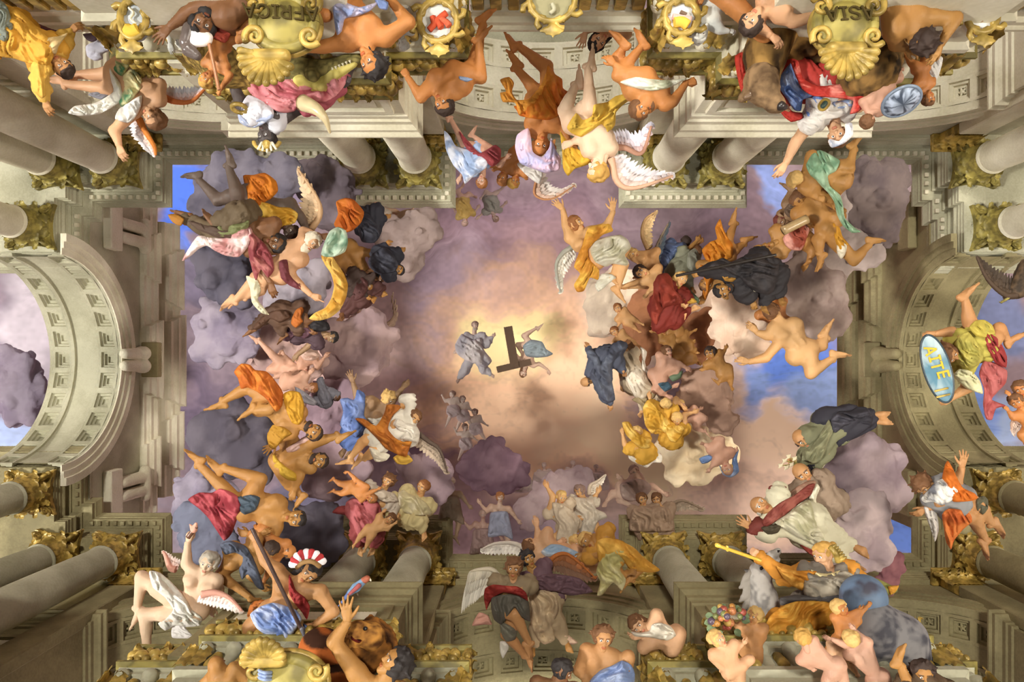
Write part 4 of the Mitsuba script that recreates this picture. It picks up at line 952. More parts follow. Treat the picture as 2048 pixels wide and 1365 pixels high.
fg('angel in a green and white robe flying head down at the upper left', 330, 8.0, n=(300, 212), p=(246, 138), h=(308, 234), aL=[(228, 262), (238, 290)], aR=[(322, 168), (290, 148)], lL=[(224, 178), (128, 168), (92, 174)], lR=[(212, 148, .4), (146, 150), (126, 140)], sh=((268, 222), (318, 200)), face=(-.3, .6, -.7), kind='w', skin='fair', hair_=('curly', 'brown'), hands=('relax', 'relax'),
   cl=[('#47835a', [(222, 92), (234, 84), (256, 90), (264, 112), (262, 128), (244, 152), (228, 140), (218, 112)], 60, 0, 'TL', 10, (13, 1.1), 'drapery', '#dfd39a'), ('#56906a', [(246, 150), (268, 136), (284, 158), (282, 178), (262, 200), (244, 214), (238, 204), (248, 178)], 60, -.05, 'TL', 9, (13, 1), 'drapery', '#e3d7a2'),
       ('#e7e5d9', [(214, 118), (226, 146), (244, 172), (246, 196), (232, 210), (200, 228), (160, 232), (136, 226), (150, 212), (190, 206), (226, 184), (222, 160)], 45, -.03, 'L', 8, (12, 1.2)), ('#e9e6de', [(238, 218), (262, 202), (284, 190), (282, 214), (270, 236), (256, 246), (230, 238)], 50, -.05, 'TA'), ('#8b8a92', [(218, 186), (192, 182), (176, 190), (206, 200)], 20, 0, '')],
   wings=[([(326, 194), (352, 204), (384, 202), (412, 176)], [(322, 172), (350, 172), (380, 172), (412, 172)], '#c8753e', '#dfe2ec', .25, 12), ([(278, 238), (290, 262), (308, 292), (312, 312)], [(258, 246), (262, 270), (284, 296), (306, 312)], '#c0742f', '#dcd8d8', .2, 12)])
cl0 = free('grey and white jar tilted above the green robed angel', 'jar', 'jar', 8.4)
cloth(cl0, '#c9c9d4', [(172, 92), (190, 82), (214, 70), (232, 80), (222, 100), (206, 108), (206, 118), (190, 122), (174, 112)], 20, 0, '', 14, (20, .3), 'vessel'); cloth(cl0, '#5c4a52', [(166, 68), (194, 66), (194, 80), (184, 84), (174, 80)], 10, -.1, '', 8, (14, .3), 'mouth')
# the dark woman and her companions, top left of centre
fg('muscular brown man reaching out one arm at the top, left of the cartouche', 420, 6.1, n=(420, 20), p=(540, -20), h=(408, 44), aL=[(372, 28), (342, 52), (322, 72)], aR=[(470, 60, .6), (500, 40)], sh=((412, 10), (440, 34)), face=(-.1, .8, -.5), skin='brown', hair_=('curly', 'black'), beard=('beard', 'black'), hands=('open', 'relax'))
fg('blond child holding a feather fan by its rod, upper left', 175, 6.3, n=(432, 132), p=(440, 92), h=(414, 158), aL=[(408, 128), (420, 104)], aR=[(460, 150), (440, 180)], lL=[(420, 70), (400, 62)], lR=[(465, 80), (482, 66)], face=(-.3, .4, -.8), kind='c', skin='warm', hair_=('curly', 'blond'), hands=('grip', 'grip'), cl=[('#c65a48', [(418, 58), (440, 48), (452, 40), (462, 66), (450, 86), (424, 74)], 40, -.05, 'TL')])
rod('fan', 'feather fan with a white tuft on a thin rod held by the blond child', 'fan', (417, 82), (438, 180), 6.1, .016, '#9c6a48', more=[('tuft', [((396, 70), (414, 80), 14, 10), ((392, 82), (408, 84), 12, 9), ((404, 64), (418, 74), 9, 8)], '#efe6de'), ('feathers', [((380, 58), (372, 84), 14, 13), ((378, 100), (394, 112), 14, 9), ((388, 52), (404, 58), 10, 6)], '#5a4f4a'), ('band', [((386, 62), (398, 52), 8, 6)], '#c7a94e')])
fg('dark skinned woman in white blouse and rose red skirt with jewelled crown, head down', 330, 7.2, n=(528, 244), p=(556, 182), h=(534, 272), aL=[(470, 176), (478, 214), (490, 236)], aR=[(600, 218, .4), (618, 200)], lL=[(640, 186), (690, 150)], lR=[(620, 206), (680, 176)], sh=((498, 234), (552, 246)), robe=[('#dedde2', 'T', 'blouse'), ('#b05a64', 'L', 'skirt')], face=(-.2, .3, -1), kind='w', skin='black', hair_=('short', 'black'),
   cl=[('#e9e8ee', [(484, 208), (496, 190), (516, 196), (540, 204), (548, 228), (530, 246), (504, 254), (482, 244)], 30, 0, 'T', 8, (11, 1)), ('#b9c4de', [(476, 224), (500, 240), (524, 232), (544, 224), (546, 236), (510, 256), (480, 246)], 10, -.06, 'T'),
       ('#c0626b', [(486, 160), (512, 158), (540, 164), (556, 156), (590, 152), (612, 160), (646, 150), (688, 136), (696, 130), (692, 166), (672, 192), (650, 204), (626, 204), (600, 200), (590, 222), (568, 226), (552, 222), (522, 206), (500, 186)], 25, -.04, 'TL', 11, (16, 1.2), 'skirt', '#d98f92')])
k = thing('crown', 'gold headband with a white plume on the dark woman', 'crown'); c = W(534, 278, 6.85)
v, f = tube(np.array([c + .13 * np.array([math.cos(t), .85 * math.sin(t) + .06, -.3 * math.sin(t)]) for t in np.linspace(.2, 2.94, 20)]), .02, 8); put(k, 'band', (v, f), 'gilt', smooth=True)
for i in range(5): put(k, 'plume', blob([(W(534 + (i - 2) * 5, 286, 6.78), W(534 + (i - 2) * 9, 304 - abs(i - 2) * 3, 6.74), .016, .012)], .01, .01), 'stone_pale', smooth=True)
put(k, 'jewel', blob([(W(533, 288, 6.76), W(533, 293, 6.75), .04, .03)], .014, .01), 'gilt', smooth=True)
put(thing('bracelet', 'gold bracelet on the arm of the dark woman', 'bracelet'), None, xf(tube(np.array([(.07 * math.cos(t), .02 * math.sin(t), .07 * math.sin(t)) for t in np.linspace(0, 6.28, 24)]), .022, 8, False), np.eye(3), W(479, 217, 7.0)), 'gilt', smooth=True)
b_ = free('curved ivory tusk held at the side of the dark woman', 'tusk', 'tusk', 7.0)
v, f = tube(spline([W(606, 206, 7.0), W(632, 218, 6.9), (W(650, 238, 6.9)), W(660, 266, 7.0)], 20), np.linspace(.085, .012, 20), 12)
put(b_['key'], None, (v, f), 'glossy', smooth=True, color=lin('#d9c79a') * (.75 + .35 * meshkit.fbm(v * 6, 3))[:, None])
# crocodile
ck = thing('crocodile', 'scaly crocodile with long yellowish jaws under the dark woman', 'crocodile'); cz = 7.05
def P3(x, y, d=0): return W(x, y, cz + d)
def scaly(v, c1, c2, sc): 
    t = np.clip(1.6 * np.abs(meshkit.noise(v * sc) - .5) * 2, 0, 1)[:, None]; return lin(c1) * (1 - t) + lin(c2) * t
m = blob([(P3(410, 100), P3(455, 120), .22, .26), (P3(455, 120), P3(500, 135, .1), .26, .2), (P3(500, 135, .1), P3(560, 130, .25), .2, .16), (P3(560, 130, .25), P3(600, 118, .1), .16, .15)], .022, .06); put(ck, 'body', m, 'matte', smooth=True, color=scaly(m[0], '#4d3d22', '#a98d4d', 26))
m = blob([(P3(600, 140), P3(640, 146), .13, .12), (P3(640, 142), P3(712, 116), .1, .045), (P3(690, 122), P3(712, 116), .05, .05), (P3(622, 150, -.1), P3(626, 152, -.12), .06, .06)], .018, .04); put(ck, 'head', m, 'matte', smooth=True, color=scaly(m[0], '#57502f', '#8f8450', 22))
m = blob([(P3(606, 160), P3(640, 164), .1, .1), (P3(640, 164), P3(708, 128), .09, .035)], .018, .03); put(ck, 'lower_jaw', m, 'matte', smooth=True, color=scaly(m[0], '#a89a4e', '#d5c877', 14))
put(ck, 'teeth', cat([tube([P3(650 + i * 7, 142 - i * 3, -.06), P3(652 + i * 7, 148 - i * 3, -.06)], [.014, .002], 5) for i in range(8)]), 'stone_pale', kind='stuff')
m = blob([(P3(598, 136), P3(576, 150), .08, .06), (P3(576, 150), P3(570, 166), .06, .05)] + [(P3(570 + i * 6, 164), P3(566 + i * 8, 174), .022, .016) for i in range(-1, 3)], .016, .02); put(ck, 'foreleg', m, 'matte', smooth=True, color=scaly(m[0], '#4f4a36', '#7d7356', 24))
fg('bronzed dark haired giant twisting head down at the top, right of the first cartouche', 420, 6.25, n=(730, 88), p=(684, -10), h=(744, 124), aL=[(654, 92), (604, 98)], aR=[(818, 44), (776, -6)], lL=[(600, -30), (560, 10)], lR=[(650, -60), (600, -90)], sh=((696, 84), (770, 76)), face=(-.25, .6, -.75), skin='warm', hair_=('wild', 'black'), hands=('relax', 'relax'),
   cl=[('#c6bfd6', [(664, -8), (690, 4), (720, 14), (756, 4), (740, 22), (716, 32), (690, 38), (684, 62), (674, 70), (668, 40)], 40, -.12, 'TL', 9, (12, 1.1), 'drapery', '#8b9ac4'), ('#7f93c4', [(748, -6), (776, 4), (774, 20), (758, 16)], 30, -.1, 'T')])
fg('bent knee and bare leg of a crouching man beside the first cartouche', 330, 6.2, n=(560, -60), p=(580, -30), h=(560, -90), lL=[(650, 30), (600, 10)], lR=[(500, 50), (480, 70), (505, 62)], aL=[(520, -50), (500, -20)], aR=[(600, -60), (620, -80)], skin='warm', hair_=('short', 'dark'), cl=[('#b8563c', [(584, -6), (612, -4), (610, 14), (596, 16)], 30, -.1, 'TL')])
fg('tanned man clinging head down to the garland cornice, left of the top arch', 330, 7.3, n=(874, 178), p=(912, 158), h=(886, 206), aL=[(842, 196), (816, 156)], aR=[(914, 190), (906, 162)], lL=[(960, 154), (958, 86), (986, 70)], lR=[(950, 120, .6), (966, 46), (994, 30)], sh=((856, 178), (898, 184)), face=(-.1, .5, -.9), skin='warm', hair_=('curly', 'dark'), hands=('grip', 'grip'),
   cl=[('#9fb3d6', [(918, 152), (946, 158), (934, 164), (920, 160)], 10, -.1, 'TL', 5)])
fg('child in blue and red drapery falling head down beside the top arch', 190, 9.0, n=(968, 334), p=(950, 304), h=(964, 362), aL=[(1000, 330), (1010, 318)], aR=[(930, 340), (922, 352)], lL=[(928, 288), (900, 236), (896, 226)], lR=[(982, 298, -.3), (946, 272), (958, 258)], robe=[('#a9bfe2', 'T')], face=(-.3, .4, -.8), kind='w', skin='rose', hair_=('curly', 'auburn'),
   cl=[('#a9bfe2', [(888, 262), (900, 272), (912, 292), (940, 300), (974, 318), (972, 336), (948, 352), (930, 368), (924, 350), (906, 330), (892, 300)], 50, -.02, 'TL', 10, (12, 1.1), 'drapery', '#dfe3ee'), ('#a2484c', [(918, 262), (938, 284), (960, 306), (990, 290), (1002, 300), (1000, 322), (984, 334), (966, 318), (940, 306), (926, 286)], 40, -.05, 'TL', 7)])
for i, (x, y, hx, hy, l, fx) in enumerate(((1006, 346, 1006, 356, 'brown haired cherub, left of two heads side by side under the top arch', -.4), (1030, 350, 1028, 362, 'golden haired cherub, right of two heads side by side under the top arch', .3))):
    fg(l, 150, 9.4, n=(x + 6, y - 10), p=(x + 26, y - 34), h=(hx, hy), aL=[(x - 20, y - 16), (x - 34, y - 12)], aR=[(x + 30, y - 8), (x + 40, y + 4)], lL=[(x + 50, y - 50), (x + 70, y - 60)], lR=[(x + 40, y - 60), (x + 56, y - 80)], face=(fx, .3, -.9), kind='c', skin='warm', hair_=('curly', 'auburn' if i == 0 else 'blond'),
       cl=[('#ece5da', [(x + 4, y - 22), (x + 28, y - 34), (x + 56, y - 10), (x + 50, y + 18), (x + 34, y + 10), (x + 18, y - 4)], 30, -.05, 'T')] if i else [],
       wings=[([(x + 44, y + 4), (x + 40, y + 40), (x + 74, y + 48), (x + 124, y + 18)], [(x + 62, y - 4), (x + 80, y + 22), (x + 100, y + 26), (x + 126, y + 16)], '#b9835a', '#e6ddd2', .1, 12)] if i else [])
# top arch group
fg('flying figure in orange cloak and lilac hood, bare legs up, under the top arch', 330, 8.6, n=(1086, 256), p=(1086, 204), h=(1079, 290), aL=[(1064, 262), (1092, 284, .2)], aR=[(1122, 256), (1136, 278)], lL=[(1078, 188), (1030, 134), (1010, 114)], lR=[(1092, 134), (1034, 90), (1026, 68)], sh=((1064, 250), (1106, 252)), face=(.1, .5, -.7), kind='w', skin='warm', hair_=None,
   cl=[('#d98a30', [(1028, 212), (1058, 210), (1084, 184), (1090, 160), (1096, 130), (1110, 148), (1124, 158), (1126, 176), (1137, 186), (1126, 208), (1122, 228), (1098, 240), (1070, 238), (1040, 232), (1034, 222)], 65, 0, 'TL', 11, (15, 1.2), 'cloak', '#c96a22'), ('#e09a3c', [(1000, 160), (1018, 154), (1028, 166), (1024, 184), (1034, 200), (1060, 196), (1084, 166), (1094, 140), (1092, 176), (1070, 212), (1040, 230), (1030, 206), (1006, 204), (1000, 186), (1012, 182)], 60, -.06, 'TL', 8, (13, 1.2), 'cloak_edge'),
       ('#b9b6dc', [(1056, 256), (1062, 276), (1066, 304), (1084, 314), (1098, 296), (1102, 276), (1112, 300), (1122, 318), (1118, 340), (1092, 346), (1066, 338), (1040, 326), (1030, 296), (1034, 270)], 80, -.12, 'T', 9, (11, 1.2), 'hood', '#dcbcca')])
fg('pale nude winged angel in yellow drapery with legs up, clasping hands under the top arch', 340, 8.2, n=(1206, 302), p=(1160, 240), h=(1196, 338), aL=[(1180, 272), (1146, 284)], aR=[(1216, 318, .4), (1190, 320)], lL=[(1130, 220), (1152, 168), (1148, 148)], lR=[(1180, 218, -.3), (1176, 132), (1172, 104)], sh=((1192, 282), (1222, 296)), face=(-.9, .1, -.3), kind='w', skin='pale', hair_=('curly', 'blond'), hands=('grip', 'relax'), b=1,
   cl=[('#e6bd4e', [(1152, 226), (1166, 240), (1184, 232), (1188, 210), (1214, 204), (1232, 192), (1258, 186), (1276, 180), (1262, 198), (1244, 212), (1232, 226), (1230, 250), (1216, 266), (1204, 250), (1182, 262), (1162, 274), (1142, 266), (1134, 254)], -35, -.04, 'TL', 10, (14, 1.2)), ('#d6aa3a', [(1120, 262), (1140, 290), (1160, 300), (1184, 296), (1192, 318), (1174, 330), (1150, 338), (1136, 352), (1126, 336), (1124, 300)], 60, .06, '', 9, (13, 1.2))],
   wings=[([(1222, 296), (1250, 296), (1284, 306), (1304, 248)], [(1218, 268), (1240, 256), (1270, 262), (1308, 240)], '#b98a72', '#dcdae6', .1, 14), ([(1222, 318), (1236, 366), (1272, 376), (1352, 350)], [(1246, 306), (1280, 326), (1310, 336), (1356, 348)], '#c9a184', '#e9e4e6', .05, 15)])
fg('bearded tanned man straddling the garland cornice head down, right of the top arch', 340, 7.2, n=(1312, 200), p=(1282, 170), h=(1284, 216), aL=[(1346, 204), (1372, 166), (1400, 158)], aR=[(1262, 160, -.3), (1230, 130), (1218, 116)], lL=[(1238, 150), (1282, 94), (1262, 68)], lR=[(1234, 120, .5), (1246, 96, -.3), (1226, 80)], sh=((1330, 208), (1302, 190)), face=(-.5, .6, -.5), skin='warm', hair_=('curly', 'brown'), beard=('beard', 'brown'), hands=('grip', 'relax'),
   cl=[('#c9cfae', [(1240, 164), (1272, 154), (1300, 158), (1340, 160), (1376, 156), (1352, 170), (1330, 178), (1300, 182), (1262, 174)], 10, -.05, 'TL', 8, (11, 1.1), 'drapery', '#e3e1cc')])
fg('black haired boy peeping under the parapet of the top arch with one hand raised', 300, 8.3, n=(1216, 62), p=(1230, 10), h=(1197, 82), aL=[(1184, 50), (1172, 64), (1168, 76)], aR=[(1240, 60), (1246, 40)], lL=[(1240, -30), (1250, -60)], lR=[(1220, -30), (1220, -60)], face=(.4, .1, -.9), skin='fair', hair_=('long', 'black'), hands=('open', 'relax'))
# top right group
fg('woman in a white blouse, blue turban and red sash reaching down at the upper right', 360, 7.0, n=(1664, 236), p=(1636, 170), h=(1674, 268), aL=[(1592, 284), (1572, 326), (1560, 346)], aR=[(1718, 214, .5), (1730, 190)], lL=[(1590, 140), (1570, 200)], lR=[(1680, 120), (1690, 180)], sh=((1622, 244), (1690, 222)), robe=[('#e2dcd2', 'T', 'blouse'), ('#b03a32', 'L', 'skirt')], face=(-.15, .75, -.6), kind='w', skin='fair', hair_=('bun', 'brown'), hands=('relax', 'relax'),
   cl=[('#ece6dc', [(1612, 196), (1640, 198), (1668, 204), (1706, 200), (1700, 222), (1676, 236), (1650, 240), (1646, 250), (1622, 272), (1600, 262), (1594, 244), (1612, 232)], 30, -.02, 'TA', 8, (11, 1)), ('#6f8cc8', [(1562, 150), (1582, 126), (1590, 150), (1606, 176), (1626, 192), (1606, 200), (1602, 222), (1588, 220), (1572, 196), (1556, 172)], 50, -.04, 'TL', 10, (13, 1.2), 'skirt', '#a9bce0'),
       ('#c23a30', [(1580, 118), (1596, 122), (1606, 156), (1636, 172), (1680, 168), (1700, 158), (1740, 152), (1776, 134), (1790, 112), (1796, 140), (1770, 170), (1742, 190), (1720, 222), (1700, 228), (1706, 202), (1670, 196), (1626, 192), (1604, 178), (1590, 150)], 15, -.25, 'TL', 9, (13, 1.2), 'sash', '#e0897a'), ('#bd3a30', [(1556, 182), (1570, 200), (1584, 222), (1604, 226), (1604, 238), (1582, 244), (1562, 226)], 40, -.02, 'TL'),
       ('#7c97d2', [(1612, 214), (1630, 190), (1648, 198), (1640, 216), (1616, 236)], 60, -.07, 'T', 6), ('#a9bce2', [(1658, 206), (1690, 200), (1712, 200), (1704, 214), (1676, 218)], 10, -.06, 'T', 6),
       ('#b9c6df', [(1656, 284), (1664, 296), (1690, 286), (1706, 270), (1704, 246), (1690, 248), (1690, 266), (1678, 282), (1660, 278)], 35, -.12, '', 9, (8, 1.2), 'turban', '#f0eeee')])
k = thing('brooch', 'gold brooch with a dark stone on the white blouse of the turbaned woman', 'brooch')
put(k, 'setting', blob([(W(1646, 212, 6.62), W(1650, 207, 6.62), .05, .05)], .012, .01), 'gilt', smooth=True); v, f = blob([(W(1646, 212, 6.57), W(1650, 207, 6.57), .025, .025)], .008, .01); put(k, 'stone', (v, f), 'glossy', smooth=True, color=np.tile(lin('#2f4038'), (len(v), 1)))
fg('dark haired man with one pale arm bent, at the top left of the second cartouche', 380, 6.2, n=(1532, 16), p=(1600, -40), h=(1506, 42), aL=[(1586, 44), (1650, 26)], aR=[(1516, 50, .5), (1540, 70)], lL=[(1650, -60), (1700, -40)], lR=[(1640, -90), (1690, -90)], sh=((1560, 30), (1530, 0)), face=(-.8, .6, -.3), skin='fair', hair_=('curly', 'dark'))
fg('muscular brown man bending his back at the top, right of the second cartouche', 400, 6.2, n=(1820, 62), p=(1776, -16), h=(1842, 82), aL=[(1912, 36), (1880, 90)], aR=[(1790, 90, .6), (1810, 96)], lL=[(1700, -40), (1690, 0)], lR=[(1740, -70), (1700, -70)], sh=((1862, 36), (1788, 66)), face=(.6, .6, .5), skin='ochre', hair_=('wild', 'dark'), b=1)
fg('crouching man behind the bear with only his bare foot and calf seen', 360, 6.4, n=(1440, -60), p=(1450, -30), h=(1420, -90), lL=[(1530, 70), (1490, 48), (1468, 42)], lR=[(1500, -20), (1540, -40)], aL=[(1420, -40), (1410, -20)], aR=[(1470, -60), (1480, -40)], skin='warm', hair_=('short', 'dark'), cl=[('#c23e2f', [(1470, 112), (1500, 100), (1502, 140), (1496, 186), (1484, 190), (1474, 150)], 85, .5, ''), ('#6f8cc8', [(1498, 76), (1512, 96), (1508, 142), (1490, 134), (1504, 108)], 80, .45, '')])
for l, H, a in (('chubby child with pale cloth tumbling head down, right of the top right shell', 150, dict(n=(1846, 172), p=(1842, 138), h=(1856, 196), aL=[(1830, 190), (1808, 200)], aR=[(1866, 160), (1860, 176)], lL=[(1850, 108), (1842, 92)], lR=[(1826, 128), (1812, 112)], face=(.4, .5, -.6), cl=[('#e6e2da', [(1856, 130), (1872, 112), (1886, 116), (1878, 150), (1862, 174), (1852, 160)], 60, .05, '')])),
                ('pink child holding the round shield from below at the upper right', 170, dict(n=(1742, 216), p=(1768, 172), h=(1736, 240), aL=[(1738, 226, -.5), (1776, 222)], aR=[(1756, 228), (1790, 216)], lL=[(1798, 158), (1790, 134)], lR=[(1776, 150), (1800, 140)], face=(.3, .8, .3), b=1))):
    fg(l, H, 6.7, kind='c', skin='rose' if 'pink' in l else 'warm', hair_=('curly', 'brown'), **a)
sk_ = thing('shield', 'round dark shield with a wavy silver rim held by two children', 'shield'); c = W(1803, 203, 6.5)
RM = trimesh.transformations.euler_matrix(.95, -.35, .2)[:3, :3]
v, f = xf(lathe([(.001, -.05), (.1, -.045), (.13, -.02), (.16, -.01), (.165, 0), (.001, .03)], 40), RM, c); put(sk_, 'plate', (v, f), 'glossy', smooth=True, color=lin('#3d4552') + (lin('#a9b4c4') - lin('#3d4552')) * np.clip((meshkit.noise(v * 34) - .45) * 8, 0, 1)[:, None])
t = np.linspace(0, 6.2832, 41); v, f = xf(tube(np.stack([.165 * np.cos(t), .165 * np.sin(t), 0 * t], 1), .016, 8, False), RM, c); put(sk_, 'rim', (v, f), 'glossy', smooth=True, color=np.tile(lin('#6f7a88'), (len(v), 1)))
# the bear
bk = thing('bear', 'shaggy brown bear with its muzzle hanging down beside the turbaned woman', 'bear'); bz = 6.75
def fur(m, c1, c2, sc=14, amp=.03, k=(1, 1, 1)):
    v, f = m; n = meshkit.fbm(v * sc * np.array(k), 4); c = v - v.mean(0); t = np.clip((n - .35) * 3, 0, 1)[:, None]
    return (v + c / (np.linalg.norm(c, axis=1)[:, None] + 1e-9) * ((n - .5) * amp * 2)[:, None], f), lin(c1) * (1 - t) + lin(c2) * t
def B3(x, y, d=0): return W(x, y, bz + d)
m, c = fur(blob([(B3(1560, 30, .1), B3(1600, 70, .2), .24, .26), (B3(1600, 70, .2), B3(1700, 90, .4), .26, .26), (B3(1560, 40), B3(1530, 110, -.05), .22, .2), (B3(1530, 110, -.05), B3(1526, 165, -.1), .18, .15)], .024, .08), '#3f2f1f', '#96733f', 10, .045, (1, .5, 1)); put(bk, 'body', m, 'matte', smooth=True, color=c)
m, c = fur(blob([(B3(1522, 160, -.15), B3(1526, 178, -.2), .16, .15), (B3(1528, 182, -.2), B3(1548, 206, -.25), .11, .085), (B3(1548, 206, -.25), B3(1558, 212, -.25), .075, .06), (B3(1490, 190, -.1), B3(1484, 196, -.1), .05, .045)], .018, .05), '#5a4632', '#8a6f50', 16, .015); put(bk, 'head', m, 'matte', smooth=True, color=c)
for nm, bb, cc in (('nose', [(B3(1562, 212, -.31), B3(1568, 214, -.29), .045, .035)], '#2b2522'), ('eye', [(B3(1538, 186, -.31), B3(1538.5, 186, -.31), .018, .018)], '#15110e'), ('ear', [(B3(1500, 190, -.2), B3(1492, 194, -.2), .045, .03)], '#6a533c')):
    v, f = blob(bb, .012, .01); put(bk, nm, (v, f), 'glossy', smooth=True, color=np.tile(lin(cc), (len(v), 1)))
m, c = fur(blob([(B3(1720, 158), B3(1752, 142), .2, .22), (B3(1752, 142), B3(1786, 100), .18, .11), (B3(1786, 100), B3(1742, 88), .1, .07), (B3(1742, 88), B3(1722, 66), .065, .05)], .02, .05), '#2c231a', '#86663a', 14, .03, (1, .6, 1)); put(bk, 'hind_leg', m, 'matte', smooth=True, color=c)
v, f = blob([(B3(1722, 66, -.02), B3(1708, 56), .05, .06), (B3(1716, 66), B3(1724, 50), .045, .04)], .014, .02); put(bk, 'paw', (v, f), 'matte', smooth=True, color=np.tile(lin('#2a221b'), (len(v), 1)))
# cartouches with shells and lettering
def cartouche(px, py, z, rx, ry, word, lab, shell, tilt=0, flip=True, top=True):
    k = thing('cartouche', lab, 'cartouche'); c = W(px, py, z); s = z / F
    d = xf(lathe([(.001, -.06), (.6, -.045), (.9, 0), (1, .06), (1, .2)], 48), np.diag([rx * s, ry * s, 1]), c); put(k, 'field', d, 'gilt_olive', smooth=30)
    t = np.linspace(0, 2 * np.pi, 65)
    put(k, 'rim', tube(c + np.stack([rx * s * 1.03 * np.cos(t), ry * s * 1.03 * np.sin(t), 0 * t + .03], 1), .05, 10, False), 'gilt_olive', smooth=True)
    put(k, 'rim', tube(c + np.stack([rx * s * 1.16 * np.cos(t), ry * s * 1.16 * np.sin(t), 0 * t + .09], 1), .035, 8, False), 'gilt', smooth=True)
    for a in (.6, 2.54, 3.7, 5.7):
        p = c + [rx * s * 1.15 * math.cos(a), ry * s * 1.15 * math.sin(a), 0]; q = np.linspace(0, 8, 26)
        put(k, 'scroll', tube(p + np.stack([(.09 - .009 * q) * np.cos(q + a), (.09 - .009 * q) * np.sin(q + a), -.02 - 0 * q], 1), np.linspace(.03, .016, 26), 7), 'gilt', smooth=True)
    if word:
        m = meshkit.text_mesh(word, 27 * s, .03); v = np.array(m.vertices); v[:, :2] -= (v[:, :2].min(0) + v[:, :2].max(0)) / 2; v[:, 2] -= .015
        Mx = np.array([[-1.12, .18, 0], [0, 1.0, 0], [0, 0, 1.0]]); r = math.radians(tilt); Rz = np.array([[math.cos(r), -math.sin(r), 0], [math.sin(r), math.cos(r), 0], [0, 0, 1]])
        v = v * (-1, 1, 1) if False else v
        v = v @ (Rz @ np.diag([-1.1, 1.0, 1.0]) @ np.array([[1, -.12, 0], [0, 1, 0], [0, 0, 1]])).T
        v = v + c + [0, -ry * s * .22 + 0.0, -.055]; ff = np.array(m.faces); v, ff = flat_norm((v, ff)); put(k, 'lettering', (v, ff), 'matte', color=np.tile(lin('#4a3f22'), (len(v), 1)), label=f'dark lettering {word}')
    sx, sy, sr, sg2 = shell; hc = W(sx, sy, z - .05); n = 11
    for i in range(n):
        a = math.pi * (.5 + sg2[1] + (i - (n - 1) / 2) * .085) ; L = sr * s * (1 - .12 * abs(i - 5) / 5)
        e = hc + [L * math.cos(a), L * math.sin(a) * sg2[0], -.06]
        put(k, 'shell_rib', blob([(hc, e, .015, .036)], .018, .006), 'gilt', smooth=True)
    put(k, 'shell_hinge', blob([(hc - [.12, 0, 0], hc + [.12, 0, 0], .06, .06)], .025, .02), 'gilt', smooth=True)
cartouche(566, 42, 5.95, 58, 50, 'AFRICA', 'olive gold cartouche lettered AFRICA upside down with a scallop shell, top left of centre', (540, 112, 60, (1, .1)), 3)
cartouche(1694, 44, 5.95, 54, 48, 'ASIA', 'olive gold cartouche lettered ASIA upside down with a big scallop shell, top right', (1692, 98, 62, (1, 0)), -2)
